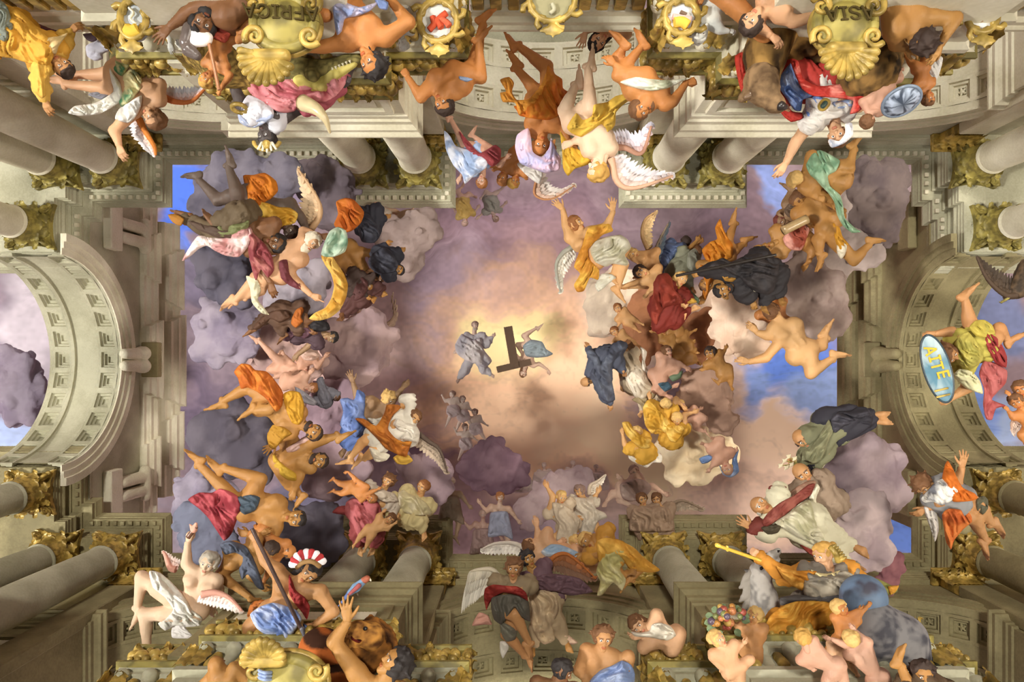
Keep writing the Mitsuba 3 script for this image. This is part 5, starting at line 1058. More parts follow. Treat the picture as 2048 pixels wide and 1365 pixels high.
# ------------------------------------------------------------------ clouds drifting inside the hall and above it
CL = [
 ('dark slate purple cloud behind the legs of the dark winged figure, upper left', 12.6, [(452, 352, 46), (505, 345, 42), (430, 400, 48), (560, 360, 44), (520, 395, 40)], '#6b6670', '#54505c'),
 ('slate purple cloud beside the beige wing, top left of the opening', 13.2, [(640, 365, 46), (680, 385, 40), (660, 420, 34)], '#786c72', '#62585e'),
 ('dark slate cloud under the pink and white drapery, left', 11.6, [(448, 545, 50), (420, 520, 34), (470, 575, 40), (440, 500, 34)], '#4e4b57', '#615c66'),
 ('pale lilac cloud encircled by the long ochre drape', 11.4, [(590, 580, 48), (620, 560, 40), (560, 600, 40), (610, 610, 34)], '#a69da4', '#8e858d'),
 ('grey lilac cloud left of the winding figures', 12.4, [(440, 640, 46), (470, 680, 44), (425, 690, 40), (500, 640, 30)], '#8f8590', '#7a7080'),
 ('dusty pink cloud behind the small rosy figures', 13.0, [(560, 700, 50), (540, 750, 40), (610, 730, 40), (590, 780, 34)], '#c3a49a', '#a98c88'),
 ('rose grey cloud right of the small rosy figures', 14.0, [(700, 690, 56), (735, 720, 44), (690, 740, 40), (745, 670, 44)], '#b79d9a', '#9c8486'),
 ('big dark slate cloud carrying the orange cloaked man', 11.0, [(462, 872, 66), (490, 915, 50), (430, 880, 44), (500, 860, 40)], '#4a454e', '#5c565e'),
 ('slate cloud under the legs of the dark haired youth, lower left', 11.6, [(398, 975, 42), (430, 1005, 44), (385, 1010, 34)], '#7c7484', '#948b98'),
 ('blue grey cloud beside the raised torch of the white robed angel', 10.4, [(395, 1050, 44), (430, 1085, 44), (400, 1090, 40)], '#6d7080', '#5c5d6c'),
 ('dark violet cloud behind the feathered crown', 12.6, [(600, 1075, 54), (640, 1050, 42), (560, 1050, 44), (650, 1095, 36)], '#5a5560', '#6b656e'),
 ('grey brown cloud under the pale small figures near the left pair of columns', 14.0, [(818, 480, 44), (800, 520, 40), (842, 455, 36), (780, 470, 34)], '#85746f', '#988680'),
 ('mauve cloud left of the blue robed angel', 13.6, [(650, 850, 44), (690, 800, 36), (640, 800, 36)], '#a58b94', '#8f7682'),
 ('lilac rose cloud under the children in red, below the middle left', 13.4, [(660, 930, 46), (700, 945, 40), (650, 970, 36), (860, 960, 44), (830, 940, 34)], '#b29aa0', '#9a828b'),
 ('dark wine purple cloud below the golden centre', 17.0, [(985, 925, 42), (1020, 945, 36), (955, 940, 36), (1000, 960, 30)], '#6d5560', '#7f6670'),
 ('brown grey cloud carrying the black robed saint', 12.4, [(1618, 575, 58), (1640, 620, 50), (1590, 610, 40), (1610, 545, 40), (1650, 650, 34)], '#84716a', '#a39086'),
 ('dark grey mauve cloud beside the green drape, upper right', 12.8, [(1742, 365, 46), (1765, 405, 44), (1760, 450, 46), (1735, 420, 40), (1780, 350, 36)], '#7d6f6c', '#665a5c'),
 ('pale grey cloud under the flying nude men, right', 12.9, [(1700, 430, 44), (1690, 490, 46), (1720, 500, 40), (1660, 540, 36)], '#b5a59e', '#9d8e88'),
 ('cream pink cloud left of the dark cloud, right of centre', 13.6, [(1490, 625, 42), (1470, 660, 44), (1500, 680, 36), (1455, 620, 34)], '#ecd3ba', '#d9b99e'),
 ('pale cream cloud behind the cherub heads', 15.0, [(1215, 600, 42), (1205, 640, 36), (1240, 570, 34), (1195, 610, 28)], '#e0cdb4', '#c9b59f'),
 ('rust brown cloud in the middle of the right hand group', 15.0, [(1290, 640, 44), (1275, 690, 40), (1320, 670, 36), (1300, 600, 36), (1390, 680, 40), (1410, 650, 30)], '#a5714f', '#8d5f45'),
 ('puffy brown cloud right of the yellow robed angels', 13.8, [(1395, 775, 34), (1430, 800, 36), (1410, 760, 30), (1445, 840, 28), (1380, 795, 26), (1430, 765, 28)], '#8d705f', '#a58673'),
 ('glowing cream cloud under the flying cherub with the blue ribbon', 14.6, [(1380, 890, 40), (1400, 920, 40), (1350, 900, 34), (1440, 905, 34), (1360, 940, 28)], '#f4e2c0', '#e6cda4'),
 ('large mauve grey cloud carrying the two monks, right', 11.2, [(1715, 925, 60), (1735, 975, 58), (1690, 985, 50), (1760, 930, 46), (1770, 980, 44), (1690, 940, 40)], '#a08e90', '#85747a'),
 ('pale lower part of the mauve cloud above the crowned woman', 10.8, [(1705, 1045, 56), (1730, 1085, 50), (1690, 1095, 40), (1745, 1030, 40), (1760, 1110, 30)], '#b2a09e', '#988689'),
 ('wine red wisp of cloud at the foot of the right hand cloud', 10.9, [(1785, 1140, 24), (1775, 1165, 22), (1790, 1120, 18)], '#8a5d60', '#744c52'),
 ('grey cloud seen through the left arch', 19.0, [(30, 740, 46), (60, 790, 36), (40, 810, 40), (10, 770, 40)], '#7b6f7e', '#8f8490'),
 ('dim mauve cloud above the white winged figures, lower centre', 16.0, [(1090, 1000, 36), (1120, 975, 34), (1060, 1030, 34), (1160, 960, 26)], '#a08c8c', '#8d787a'),
]
for l, z, balls, a, b in CL: cloud(l, z, balls, a, b)
# ------------------------------------------------------------------ left hand group in the opening
fg('dark grey winged angel in orange and yellow tumbling head down, upper left of the opening', 300, 10.6, n=(566, 440), p=(498, 398), h=(582, 462), aL=[(600, 432), (618, 470), (640, 478)], aR=[(540, 460, .4), (548, 472)], lL=[(436, 400), (396, 358), (368, 364)], lR=[(472, 380, -.4), (456, 330), (444, 304)], face=(.2, .6, -.7), skin='dark', hair_=('short', 'dark'),
   cl=[('#d98326', [(486, 352), (506, 350), (530, 346), (552, 362), (556, 382), (542, 398), (524, 408), (516, 420), (500, 414), (494, 388)], 50, -.03, 'TL', 11, (14, 1.2), 'cloak', '#b9671c'), ('#e3ad3c', [(502, 396), (520, 402), (540, 408), (556, 414), (580, 416), (596, 428), (590, 446), (566, 454), (540, 466), (524, 470), (504, 460), (500, 430)], 10, -.06, 'TLA', 10, (13, 1.2), 'robe', '#f0cb62')],
   wings=[([(622, 460), (640, 430), (634, 396), (592, 332)], [(604, 452), (596, 424), (600, 388), (592, 334)], '#c9a67e', '#d8bf9c', .1, 14)])
fg('dark skinned man in boots and green breeches with striped pink sash, left edge', 320, 10.2, n=(528, 478), p=(486, 440), h=(550, 486), aL=[(520, 530), (542, 566), (546, 582)], aR=[(560, 500, .4), (580, 512)], lL=[(440, 462), (372, 440), (340, 434)], lR=[(486, 428, -.3), (434, 442), (420, 420)], robe=[('#6a5a44', 'L', 'breeches')], face=(.7, .3, -.5), skin='brown', hair_=('curly', 'black'),
   cl=[('#5d4b3f', [(376, 442), (400, 446), (430, 454), (470, 466), (466, 478), (430, 474), (396, 460)], 20, -.02, 'L', 7, (12, .8), 'boot'), ('#7f8457', [(424, 470), (438, 452), (452, 460), (462, 450), (486, 446), (498, 440), (496, 456), (470, 470), (446, 476)], 20, -.05, 'TL', 8, (11, 1.2)), ('#b07a34', [(336, 430), (352, 428), (368, 438), (362, 452), (346, 446)], 20, -.05, 'L', 5, (9, .5), 'shoe'),
       ('#d99f9b', [(364, 522), (378, 496), (396, 472), (420, 474), (446, 476), (474, 462), (500, 454), (506, 470), (496, 494), (478, 514), (452, 512), (430, 502), (414, 492), (398, 498), (382, 512)], 20, -.1, 'TL', 9, (12, 1.3), 'sash', '#f2e0da'), ('#94464a', [(498, 456), (510, 470), (528, 486), (544, 512), (548, 540), (536, 556), (522, 540), (512, 562), (504, 540), (496, 500)], 75, -.08, 'TA', 9, (12, 1.3), 'sash', '#b9766f')])
fg('old man with a long white beard and bare chest stretching out his arm, left group', 280, 10.3, n=(600, 498), p=(556, 540), h=(622, 484), aL=[(586, 556), (622, 590), (640, 596)], aR=[(606, 462, .3), (640, 472)], lL=[(512, 556), (468, 604), (448, 628)], lR=[(520, 580, .2), (486, 596), (474, 616)], sh=((574, 514), (606, 482)), face=(.8, .4, -.5), skin='fair', hair_=('curly', 'white'), beard=('longbeard', 'white'), hands=('point', 'relax'),
   cl=[('#7a3f45', [(558, 524), (574, 520), (580, 550), (600, 566), (602, 580), (580, 572), (562, 556)], 60, -.03, 'T', 7), ('#dcd6b6', [(492, 552), (514, 558), (522, 580), (516, 600), (530, 618), (538, 630), (522, 626), (504, 606), (500, 578)], 60, -.03, 'TL', 8, (11, 1.2))])
b_ = free('billowing pale green cloth behind the bearded old man', 'drapery', 'drapery', 10.0)
cloth(b_, '#7d9f84', [(642, 508), (650, 482), (660, 462), (676, 454), (692, 462), (696, 484), (690, 504), (668, 514), (650, 514)], -50, 0, '', 13, (15, 1.4), 'cloth', '#c3d4bb')
b_ = free('long ochre yellow drape sweeping in a curve around the lilac cloud', 'drapery', 'drapery', 10.3)
cloth(b_, '#d39a38', [(642, 512), (660, 508), (676, 530), (688, 548), (696, 570), (692, 596), (680, 620), (660, 636), (636, 642), (618, 638), (630, 626), (650, 616), (662, 598), (668, 572), (662, 548), (650, 530)], 62, 0, '', 12, (13, 1.4), 'cloth', '#e7bd62')
b_ = free('burnt orange drape bunched above the black robed men, left group', 'drapery', 'drapery', 10.6)
cloth(b_, '#cb742a', [(672, 404), (690, 396), (708, 400), (728, 424), (722, 446), (704, 462), (684, 466), (668, 450), (676, 428)], 60, 0, '', 13, (13, 1.4), 'cloth', '#b45d20')
fg('bare chested tanned man reclining to the right behind the pale green cloth', 240, 11.2, n=(700, 520), p=(690, 500), h=(706, 544), aL=[(742, 506), (776, 506)], aR=[(680, 540, .4), (690, 560)], lL=[(740, 560, .4), (760, 580)], lR=[(720, 570, .3), (740, 590)], face=(.2, .7, -.6), skin='ochre', hair_=('curly', 'black'))
for l, pts, a, hd, fc in (('black robed man kneeling with his back turned, nearest the pale small figures', [(718, 428), (734, 424), (752, 448), (760, 472), (748, 486), (724, 484), (716, 460)], 50, (740, 426), (.4, -.6, -.5)), ('man in a dark blue black robe at the right tip of the left group', [(742, 512), (764, 494), (784, 504), (796, 528), (790, 544), (766, 548), (744, 540), (736, 524)], 30, (796, 538), (.7, .5, -.4))):
    x, y = np.mean(pts, 0)
    fg(l, 190, 11.0, n=(hd[0] - 8, hd[1] - 6), p=(x, y), h=hd, aL=[(x - 14, y - 20), (x + 4, y - 34)], aR=[(x + 20, y - 16), (x + 30, y - 20)], face=fc, robe=[('#33333c', 'TAL')], skin='ochre', hair_=('short', 'black'), cl=[('#33333c', pts, a, -.05, 'TLA', 12, (12, 1.3), 'robe', '#454650')])
fg('man clutching his black haired head with a raised arm, right end of the left group', 190, 11.2, n=(742, 562), p=(720, 590), h=(758, 556), aL=[(752, 540), (740, 516)], aR=[(740, 580), (752, 586)], lL=[(700, 600), (690, 620)], lR=[(704, 610), (690, 630)], robe=[('#5a3a36', 'TL')], face=(.5, .7, -.3), skin='brown', hair_=('short', 'black'), cl=[('#5d3b38', [(700, 560), (722, 552), (738, 566), (730, 590), (712, 606), (694, 612), (690, 590)], 60, -.05, 'T', 9)])
fg('bearded man in a pale turban bowing down at the right end of the left group', 170, 11.1, n=(722, 554), p=(700, 580), h=(736, 570), aL=[(740, 560), (748, 548)], aR=[(720, 580), (730, 590)], robe=[('#4a3a34', 'TA')], face=(.5, .7, -.3), skin='ochre', hair_=('fringe', 'grey'))
fg('booted man in brown with an orange hat lying below the ochre drape', 200, 11.0, n=(604, 636), p=(566, 630), h=(590, 640), aL=[(612, 646), (626, 640)], aR=[(600, 650), (616, 660)], lL=[(538, 630), (504, 656), (496, 660)], lR=[(556, 640), (566, 668), (556, 676)], robe=[('#5f4636', 'TL')], face=(.3, .6, -.6), skin='brown', hair_=('short', 'black'),
   cl=[('#5b4030', [(508, 650), (530, 630), (552, 620), (574, 622), (580, 636), (560, 646), (540, 640), (520, 658), (508, 660)], 20, -.02, 'TL', 7, (10, .8), 'boots'), ('#b4662a', [(584, 636), (592, 620), (604, 614), (608, 622), (602, 634), (606, 644), (592, 656), (582, 648)], 60, -.15, '', 8, (9, .8), 'hat')])
fg('dark man with black hair stooping in a purple cloth, below the ochre drape', 200, 11.2, n=(640, 664), p=(596, 662), h=(662, 674), aL=[(640, 650), (628, 656)], aR=[(620, 690), (596, 710)], robe=[('#4d3a40', 'TL')], face=(.6, .6, -.4), skin='sepia', hair_=('short', 'black'),
   cl=[('#5d3f48', [(562, 678), (570, 658), (594, 648), (618, 650), (626, 664), (610, 678), (590, 672), (576, 684)], 20, -.05, 'TL', 8, (10, 1)), ('#2f2c2e', [(612, 642), (634, 636), (656, 646), (660, 660), (640, 664), (618, 660)], 20, -.03, 'TA', 8)])
fg('pale rosy nude figure stretching a leg up to the left', 180, 12.2, n=(590, 752), p=(560, 732), h=(604, 748), aL=[(560, 752), (548, 756)], aR=[(584, 728), (570, 712)], lL=[(546, 712), (516, 680), (508, 670)], lR=[(540, 740), (556, 720), (566, 710)], face=(.7, .4, -.4), skin='rose', hair_=('short', 'brown'), kind='w')
fg('pale rosy figure bending an arm over its head, right of the stretched leg', 170, 12.2, n=(616, 728), p=(604, 712), h=(612, 744), aL=[(634, 736), (648, 716)], aR=[(602, 720), (606, 740)], face=(.0, .7, -.6), skin='rose', hair_=('short', 'brown'), cl=[('#dcb9a6', [(598, 706), (612, 698), (632, 700), (640, 712), (626, 722), (608, 720)], 20, -.03, 'TL', 7)])
fg('pale figure bent forward over a grey cloth, lowest of the rosy group', 180, 12.0, n=(606, 770), p=(572, 764), h=(622, 776), aL=[(590, 780), (600, 792)], aR=[(612, 758), (618, 750)], face=(.5, .6, -.5), skin='rose', hair_=('bun', 'auburn'), kind='w', cl=[('#9c979c', [(590, 774), (606, 782), (620, 792), (634, 804), (628, 812), (608, 806), (594, 792)], 40, -.03, 'T', 7)])
fg('small figure wrapped in a slate grey mantle, right of the rosy group', 160, 12.2, n=(654, 780), p=(646, 800), h=(670, 792), robe=[('#74727a', 'TA')], face=(.7, .3, -.5), skin='dusk', hair_=('short', 'brown'), cl=[('#74727a', [(634, 758), (646, 754), (652, 776), (662, 790), (660, 806), (646, 812), (636, 796), (632, 776)], 70, -.05, 'TLA', 9, (11, 1.1), 'mantle')])
fg('bearded man in burnt orange cloak sitting barefoot on the dark cloud, left', 300, 10.2, n=(598, 846), p=(530, 804), h=(624, 862), aL=[(590, 798), (578, 840), (580, 852)], aR=[(572, 872), (552, 886)], lL=[(494, 776), (444, 804), (404, 808)], lR=[(540, 818, -.4), (510, 822), (500, 834)], sh=((602, 826), (584, 866)), face=(.9, .3, -.3), skin='ochre', hair_=('short', 'dark'), beard=('beard', 'dark'), hands=('relax', 'open'),
   cl=[('#b85f22', [(468, 744), (482, 728), (500, 730), (510, 740), (534, 744), (552, 764), (566, 786), (564, 812), (552, 824), (534, 800), (514, 784), (496, 776), (482, 778), (476, 758)], 55, -.04, 'TL', 12, (14, 1.3), 'cloak', '#d07a30'), ('#c9952f', [(566, 790), (580, 782), (600, 786), (608, 808), (606, 838), (598, 850), (584, 846), (572, 820)], 80, -.04, 'TA', 8, (11, 1.1), 'sleeve'), ('#b4842e', [(534, 872), (546, 850), (570, 856), (584, 868), (566, 880), (550, 898), (538, 894)], 40, -.02, 'TA', 7)])
fg('second bearded man with a yellow cloth about his waist and one leg kicked out, left', 290, 10.5, n=(606, 906), p=(566, 932), h=(636, 920), aL=[(600, 952), (590, 980)], aR=[(570, 892, .3), (556, 880)], lL=[(632, 884), (676, 872), (690, 862)], lR=[(580, 970, .2), (600, 990), (590, 1000)], face=(.9, .4, -.3), skin='ochre', hair_=('short', 'dark'), beard=('beard', 'dark'),
   cl=[('#c9a23a', [(546, 904), (556, 920), (572, 934), (592, 948), (592, 962), (574, 960), (554, 946), (546, 930)], 35, -.05, 'TL', 8, (11, 1.2)), ('#d8b3a8', [(572, 898), (592, 886), (604, 876), (622, 870), (630, 876), (612, 890), (594, 902), (576, 906)], -25, .0, 'T', 6)])
fg('muscular dark haired youth in crimson cloak with bare legs stretched left, looking right', 330, 9.5, n=(560, 1030), p=(500, 1010), h=(588, 1036), aL=[(548, 1072), (500, 1070), (474, 1066)], aR=[(540, 1000, .3), (520, 990)], lL=[(456, 986), (396, 928), (362, 914)], lR=[(520, 960), (444, 936), (428, 914)], sh=((552, 1054), (560, 1010)), face=(.8, .1, -.55), skin='ochre', hair_=('short', 'black'), hands=('relax', 'relax'),
   cl=[('#8f2f38', [(376, 1000), (398, 986), (424, 986), (438, 978), (456, 982), (474, 992), (482, 1012), (474, 1040), (462, 1070), (448, 1082), (432, 1060), (416, 1036), (398, 1018)], 55, -.02, 'TL', 11, (14, 1.3), 'cloak', '#b5545a'), ('#4d5a66', [(474, 996), (500, 990), (520, 996), (512, 1020), (490, 1030), (478, 1020)], 40, -.05, 'TL', 7)])
fg('man in slate blue folds with bent back, left of the feather crowned woman', 260, 9.2, n=(520, 1110), p=(470, 1112), h=(540, 1100), aL=[(500, 1150), (520, 1170)], aR=[(500, 1080, .3), (520, 1070)], lL=[(440, 1150), (500, 1196)], lR=[(450, 1140), (430, 1170)], face=(.6, .4, .4), skin='ochre', hair_=('short', 'dark'), b=1,
   cl=[('#5d6474', [(440, 1090), (460, 1082), (490, 1092), (504, 1112), (520, 1150), (528, 1180), (514, 1176), (496, 1150), (484, 1160), (478, 1140), (486, 1116), (470, 1106), (450, 1110)], 50, -.04, 'TA', 8, (11, 1.2), 'mantle')])
fg('bald headed man in profile with warm skin, left of the feathered crown', 250, 9.4, n=(552, 1110), p=(520, 1070), h=(574, 1104), aL=[(540, 1140), (530, 1160)], aR=[(530, 1090, .4), (520, 1070)], face=(.7, -.6, -.4), skin='warm', hair_=('fringe', 'dark'))
# ------------------------------------------------------------------ centre of the sky
xk = thing('cross', 'dark wooden cross carried aslant in the golden centre of the sky', 'cross'); xz = 20.0
def beam(nm, a, b, w):
    A, B = W(*a, xz), W(*b, xz); d = unit(B - A); y = np.array([-d[1], d[0], 0]); ww = w * xz / F / 2
    v = np.array([P + y * ww * i + np.array([0, 0, ww * j]) for P in (A, B) for i in (-1, 1) for j in (-1, 1)])
    m = trimesh.convex.convex_hull(v); put(xk, nm, flat_norm((np.array(m.vertices), np.array(m.faces))), 'matte', color=np.tile(lin('#574638'), (36, 1)))
beam('upright', (1016, 654), (1030, 736), 17); beam('crossbar', (994, 740), (1062, 724), 13)
fg('figure in a pale blue cloth carrying the cross in the golden centre', 130, 20.2, n=(1052, 730), p=(1060, 694), h=(1047, 746), aL=[(1078, 728), (1096, 740), (1102, 752)], aR=[(1036, 716), (1024, 700)], lL=[(1048, 672), (1074, 656), (1084, 642)], lR=[(1036, 690), (1044, 708)], face=(.2, .5, -.8), skin='#c0a08a', hair_=('long', 'brown'),
   cl=[('#8f9ba0', [(1046, 692), (1062, 680), (1084, 684), (1092, 698), (1106, 708), (1094, 714), (1072, 716), (1052, 712)], 20, -.05, 'TL', 8, (9, 1.1))])
fg('pale figure in a blue white mantle beside the cross, left of the golden centre', 130, 20.6, n=(948, 672), p=(950, 710), h=(950, 652), aL=[(926, 690), (916, 700)], aR=[(972, 690), (984, 676)], lL=[(930, 740), (920, 756)], lR=[(966, 738), (980, 748)], robe=[('#b3aeb0', 'TAL')], face=(.5, .2, -.8), skin='#bfa392', hair_=('short', 'mauve'), beard=('beard', 'grey'),
   cl=[('#aaa5aa', [(910, 690), (924, 668), (944, 680), (962, 676), (968, 700), (984, 722), (970, 736), (950, 728), (930, 720), (914, 708)], 50, -.05, 'TL', 9, (9, 1.2), 'mantle', '#c4bcb8')])
for i, (x, y, r, fx) in enumerate(((925, 800, 0, .4), (950, 826, 0, -.3), (930, 856, 0, .5), (905, 790, 0, -.4))):
    fg(['faint mauve cherub, topmost of the dim group left of the golden centre', 'faint mauve cherub, rightmost of the dim group left of the golden centre', 'faint mauve cherub, lowest of the dim group left of the golden centre', 'faint mauve cherub, leftmost of the dim group left of the golden centre'][i], 80, 21.0, n=(x, y + 8), p=(x + 4, y + 30), h=(x, y), aL=[(x - 14, y + 14), (x - 20, y + 4)], aR=[(x + 14, y + 18), (x + 22, y + 24)], lL=[(x - 6, y + 46), (x - 12, y + 60)], lR=[(x + 14, y + 44), (x + 22, y + 56)], face=(fx, .3, -.8), kind='c', skin='#dcc8ba', hair_=('curly', 'mauve'),
       cl=[('#d2c2be', [(x - 10, y + 22), (x + 10, y + 20), (x + 16, y + 38), (x, y + 46), (x - 12, y + 38)], 30, -.03, 'TL', 7)])
for i, x in enumerate((1040, 1088, 1146, 1192)):
    y = (940, 932, 928, 936)[i]
    fg(['dim mauve head in the haze below the golden centre, first from the left', 'dim mauve head in the haze below the golden centre, second from the left', 'dim mauve head in the haze below the golden centre, third from the left', 'dim mauve head in the haze below the golden centre, fourth from the left'][i], 90, 20.5, n=(x, y + 10), p=(x + 2, y + 36), h=(x, y), aL=[(x - 12, y + 22), (x - 8, y + 34)], aR=[(x + 12, y + 22), (x + 10, y + 34)], face=(.3 * (-1) ** i, -.5, -.7), skin='#c4aaa0', robe=[('#bfaaa2', 'TA')], hair_=('short', '#a8928a'), cl=[('#bfaaa2', [(x - 20, y + 14), (x, y + 10), (x + 22, y + 16), (x + 26, y + 44), (x - 22, y + 46)], 70, -.03, 'TA', 9)])
# angels left of the centre
fg('angel in blue with both arms raised, left of the golden centre', 240, 12.0, n=(764, 816), p=(716, 838), h=(776, 800), aL=[(716, 800), (706, 766), (702, 756)], aR=[(786, 800), (804, 778), (810, 772)], lL=[(700, 872), (692, 892)], lR=[(712, 880), (706, 896)], sh=((742, 802), (772, 830)), robe=[('#5c72a8', 'L', 'skirt')], face=(.9, .1, -.4), kind='w', skin='sepia', hair_=('wild', 'fair'), hands=('open', 'relax'),
   cl=[('#5c72a8', [(680, 800), (694, 796), (708, 800), (714, 780), (728, 786), (732, 800), (728, 830), (736, 846), (724, 866), (714, 876), (694, 866), (680, 850), (686, 824)], 70, -.04, 'TL', 11, (13, 1.3), 'robe', '#7f92c2'), ('#a3b7dc', [(706, 806), (718, 822), (728, 840), (718, 848), (708, 830)], 60, -.08, '', 5), ('#e3dccb', [(734, 836), (752, 838), (768, 834), (762, 850), (748, 852)], 20, -.05, 'T', 5)])
fg('winged angel in white and burnt orange looking down, left of the golden centre', 240, 11.6, n=(810, 852), p=(756, 880), h=(826, 836), aL=[(812, 880, -.4), (786, 864), (778, 862)], aR=[(820, 800), (804, 800), (806, 816)], lL=[(724, 886), (700, 918), (684, 918)], lR=[(740, 910), (726, 918), (720, 930)], robe=[('#ddd5c4', 'TA', 'tunic')], face=(.3, .5, -.8), kind='w', skin='glow', hair_=('curly', 'brown'),
   cl=[('#b3692a', [(710, 838), (728, 838), (752, 852), (768, 828), (774, 810), (796, 810), (802, 816), (784, 834), (776, 858), (790, 876), (806, 884), (824, 882), (818, 900), (812, 914), (796, 910), (772, 898), (754, 878), (736, 860)], 40, -.05, 'TL', 10, (12, 1.3), 'cloak', '#cf8434'), ('#e6ddcc', [(788, 850), (796, 838), (812, 846), (832, 852), (840, 866), (836, 886), (820, 884), (802, 878), (812, 866), (800, 862)], 20, -.06, 'TA', 8, (10, 1.1), 'tunic'), ('#e6ddc6', [(738, 896), (754, 900), (780, 910), (772, 922), (750, 924)], 20, -.02, 'L', 6), ('#e0b24c', [(786, 916), (800, 908), (816, 910), (826, 922), (812, 930), (794, 928)], 20, 0, '', 8)],
   wings=[([(838, 868), (858, 884), (876, 896), (886, 916), (896, 950)], [(818, 886), (840, 904), (862, 920), (878, 934), (896, 954)], '#5f4f44', '#cbb8a2', .15, 14)])
# mother and children in red, below the middle left
fg('woman in white and rose red holding children, lower left of the sky', 220, 12.0, n=(762, 988), p=(730, 1030), h=(776, 964), aL=[(744, 1006), (738, 1022)], aR=[(786, 1010), (790, 1024)], lL=[(716, 1070), (720, 1090)], lR=[(752, 1072), (748, 1090)], robe=[('#d3c4b0', 'TA', 'bodice'), ('#9a4a4a', 'L', 'skirt')], face=(-.1, -.3, -.9), kind='w', skin='glow', hair_=('wild', 'brown'),
   cl=[('#d9c9b3', [(738, 968), (756, 972), (772, 982), (790, 988), (796, 1004), (772, 1006), (750, 996), (734, 984)], 30, -.05, 'TA', 8), ('#a04a48', [(692, 1006), (706, 996), (724, 1000), (750, 1000), (760, 1012), (764, 1040), (752, 1066), (736, 1088), (718, 1080), (706, 1050), (690, 1030)], 70, -.04, 'TL', 11, (13, 1.3), 'robe', '#b8686a'), ('#8d3c3a', [(664, 1026), (676, 1014), (694, 1012), (720, 1020), (704, 1032), (684, 1030)], 10, .05, '', 8)])
fg('woman in a yellow and cream robe seated behind the mother in red', 210, 12.3, n=(838, 996), p=(814, 1034), h=(846, 976), aL=[(820, 1014), (806, 1024)], aR=[(852, 1014), (850, 1028)], lL=[(790, 1000, -.6), (780, 1040)], lR=[(840, 1040, -.5), (846, 1060)], robe=[('#d9c790', 'TAL')], face=(-.5, .1, -.8), kind='w', skin='glow', hair_=('curly', 'auburn'),
   cl=[('#ded0a0', [(796, 988), (806, 980), (818, 988), (834, 994), (852, 1006), (864, 1024), (858, 1032), (830, 1032), (808, 1026), (796, 1010)], 60, -.05, 'TLA', 10, (12, 1.2), 'robe', '#eee3c8'), ('#c98a34', [(756, 1010), (776, 1000), (792, 1004), (808, 1024), (830, 1032), (800, 1036), (770, 1034)], 20, -.03, '', 9, (12, 1.2))])
fg('naked child lying across the lap of the mother in red with feet kicked left', 120, 11.7, n=(730, 988), p=(700, 976), h=(742, 996), aL=[(712, 960), (696, 944), (688, 948)], aR=[(744, 984), (754, 980)], lL=[(680, 968), (668, 960), (664, 964)], lR=[(684, 988), (668, 984), (662, 988)], face=(.2, .3, -.9), kind='c', skin='warm', hair_=('curly', 'auburn'))
fg('naked child clinging to the red robe above the lower left columns', 125, 11.6, n=(768, 1044), p=(742, 1062), h=(780, 1038), aL=[(756, 1034), (764, 1026)], aR=[(776, 1056), (786, 1050)], lL=[(722, 1072), (712, 1086)], lR=[(738, 1082), (732, 1096)], face=(.5, .0, -.8), kind='c', skin='glow', hair_=('curly', 'brown'))
# dim and pale angels along the lower middle
for l, x, y, sk_, c_, H in (('dim sepia angel with a wing and bent back, lower middle left', 902, 966, '#94785f', '#8f7a66', 150), ('dim angel in a grey blue skirt with spread arms, left of the two in white', 1000, 996, '#b0907c', '#9a9cae', 150), ('dim rosy angel sitting below the one in the grey blue skirt', 966, 1030, '#a07e70', '#957a74', 130)):
    fg(l, H, 15.0, n=(x, y + 18), p=(x - 4, y + 50), h=(x, y), aL=[(x - 26, y + 28), (x - 38, y + 14)], aR=[(x + 24, y + 30), (x + 34, y + 44)], lL=[(x - 22, y + 76), (x - 36, y + 100), (x - 44, y + 104)], lR=[(x + 16, y + 80), (x + 10, y + 108), (x + 16, y + 114)], face=(.2, .4, -.9), kind='w', skin=sk_, hair_=('curly', 'auburn' if x > 980 else 'mauve'),
       cl=[(c_, [(x - 18, y + 30), (x + 14, y + 28), (x + 22, y + 56), (x + 26, y + 84), (x + 6, y + 76), (x - 26, y + 80), (x - 22, y + 52)], 70, -.04, 'TL', 8, (10, 1.1))], wings=[([(x - 12, y + 22), (x - 30, y + 10), (x - 20, y - 22)], [(x - 4, y + 14), (x - 12, y - 2), (x - 18, y - 24)], sk_, c_, .1, 9)] if '#94' in sk_ else [])
fg('white robed angel leaping with a raised wing, lower middle', 190, 13.6, n=(1166, 1000), p=(1164, 1040), h=(1160, 984), aL=[(1146, 1010), (1150, 1024)], aR=[(1186, 1000), (1194, 988)], lL=[(1190, 1050), (1202, 1078)], lR=[(1140, 1066), (1120, 1086)], robe=[('#d2c3ac', 'T')], face=(-.6, .0, -.6), kind='w', skin='glow', hair_=('curly', 'mauve'),
   cl=[('#d8cab4', [(1144, 996), (1164, 996), (1186, 1000), (1192, 1018), (1210, 1026), (1214, 1036), (1196, 1044), (1184, 1070), (1170, 1080), (1154, 1056), (1138, 1040), (1148, 1022)], 60, -.04, 'TL', 9, (11, 1.2), 'robe')],
   wings=[([(1178, 990), (1180, 972), (1196, 962), (1210, 950)], [(1190, 992), (1196, 980), (1206, 970), (1212, 952)], '#c9b79f', '#e6dcc8', .1, 10)])
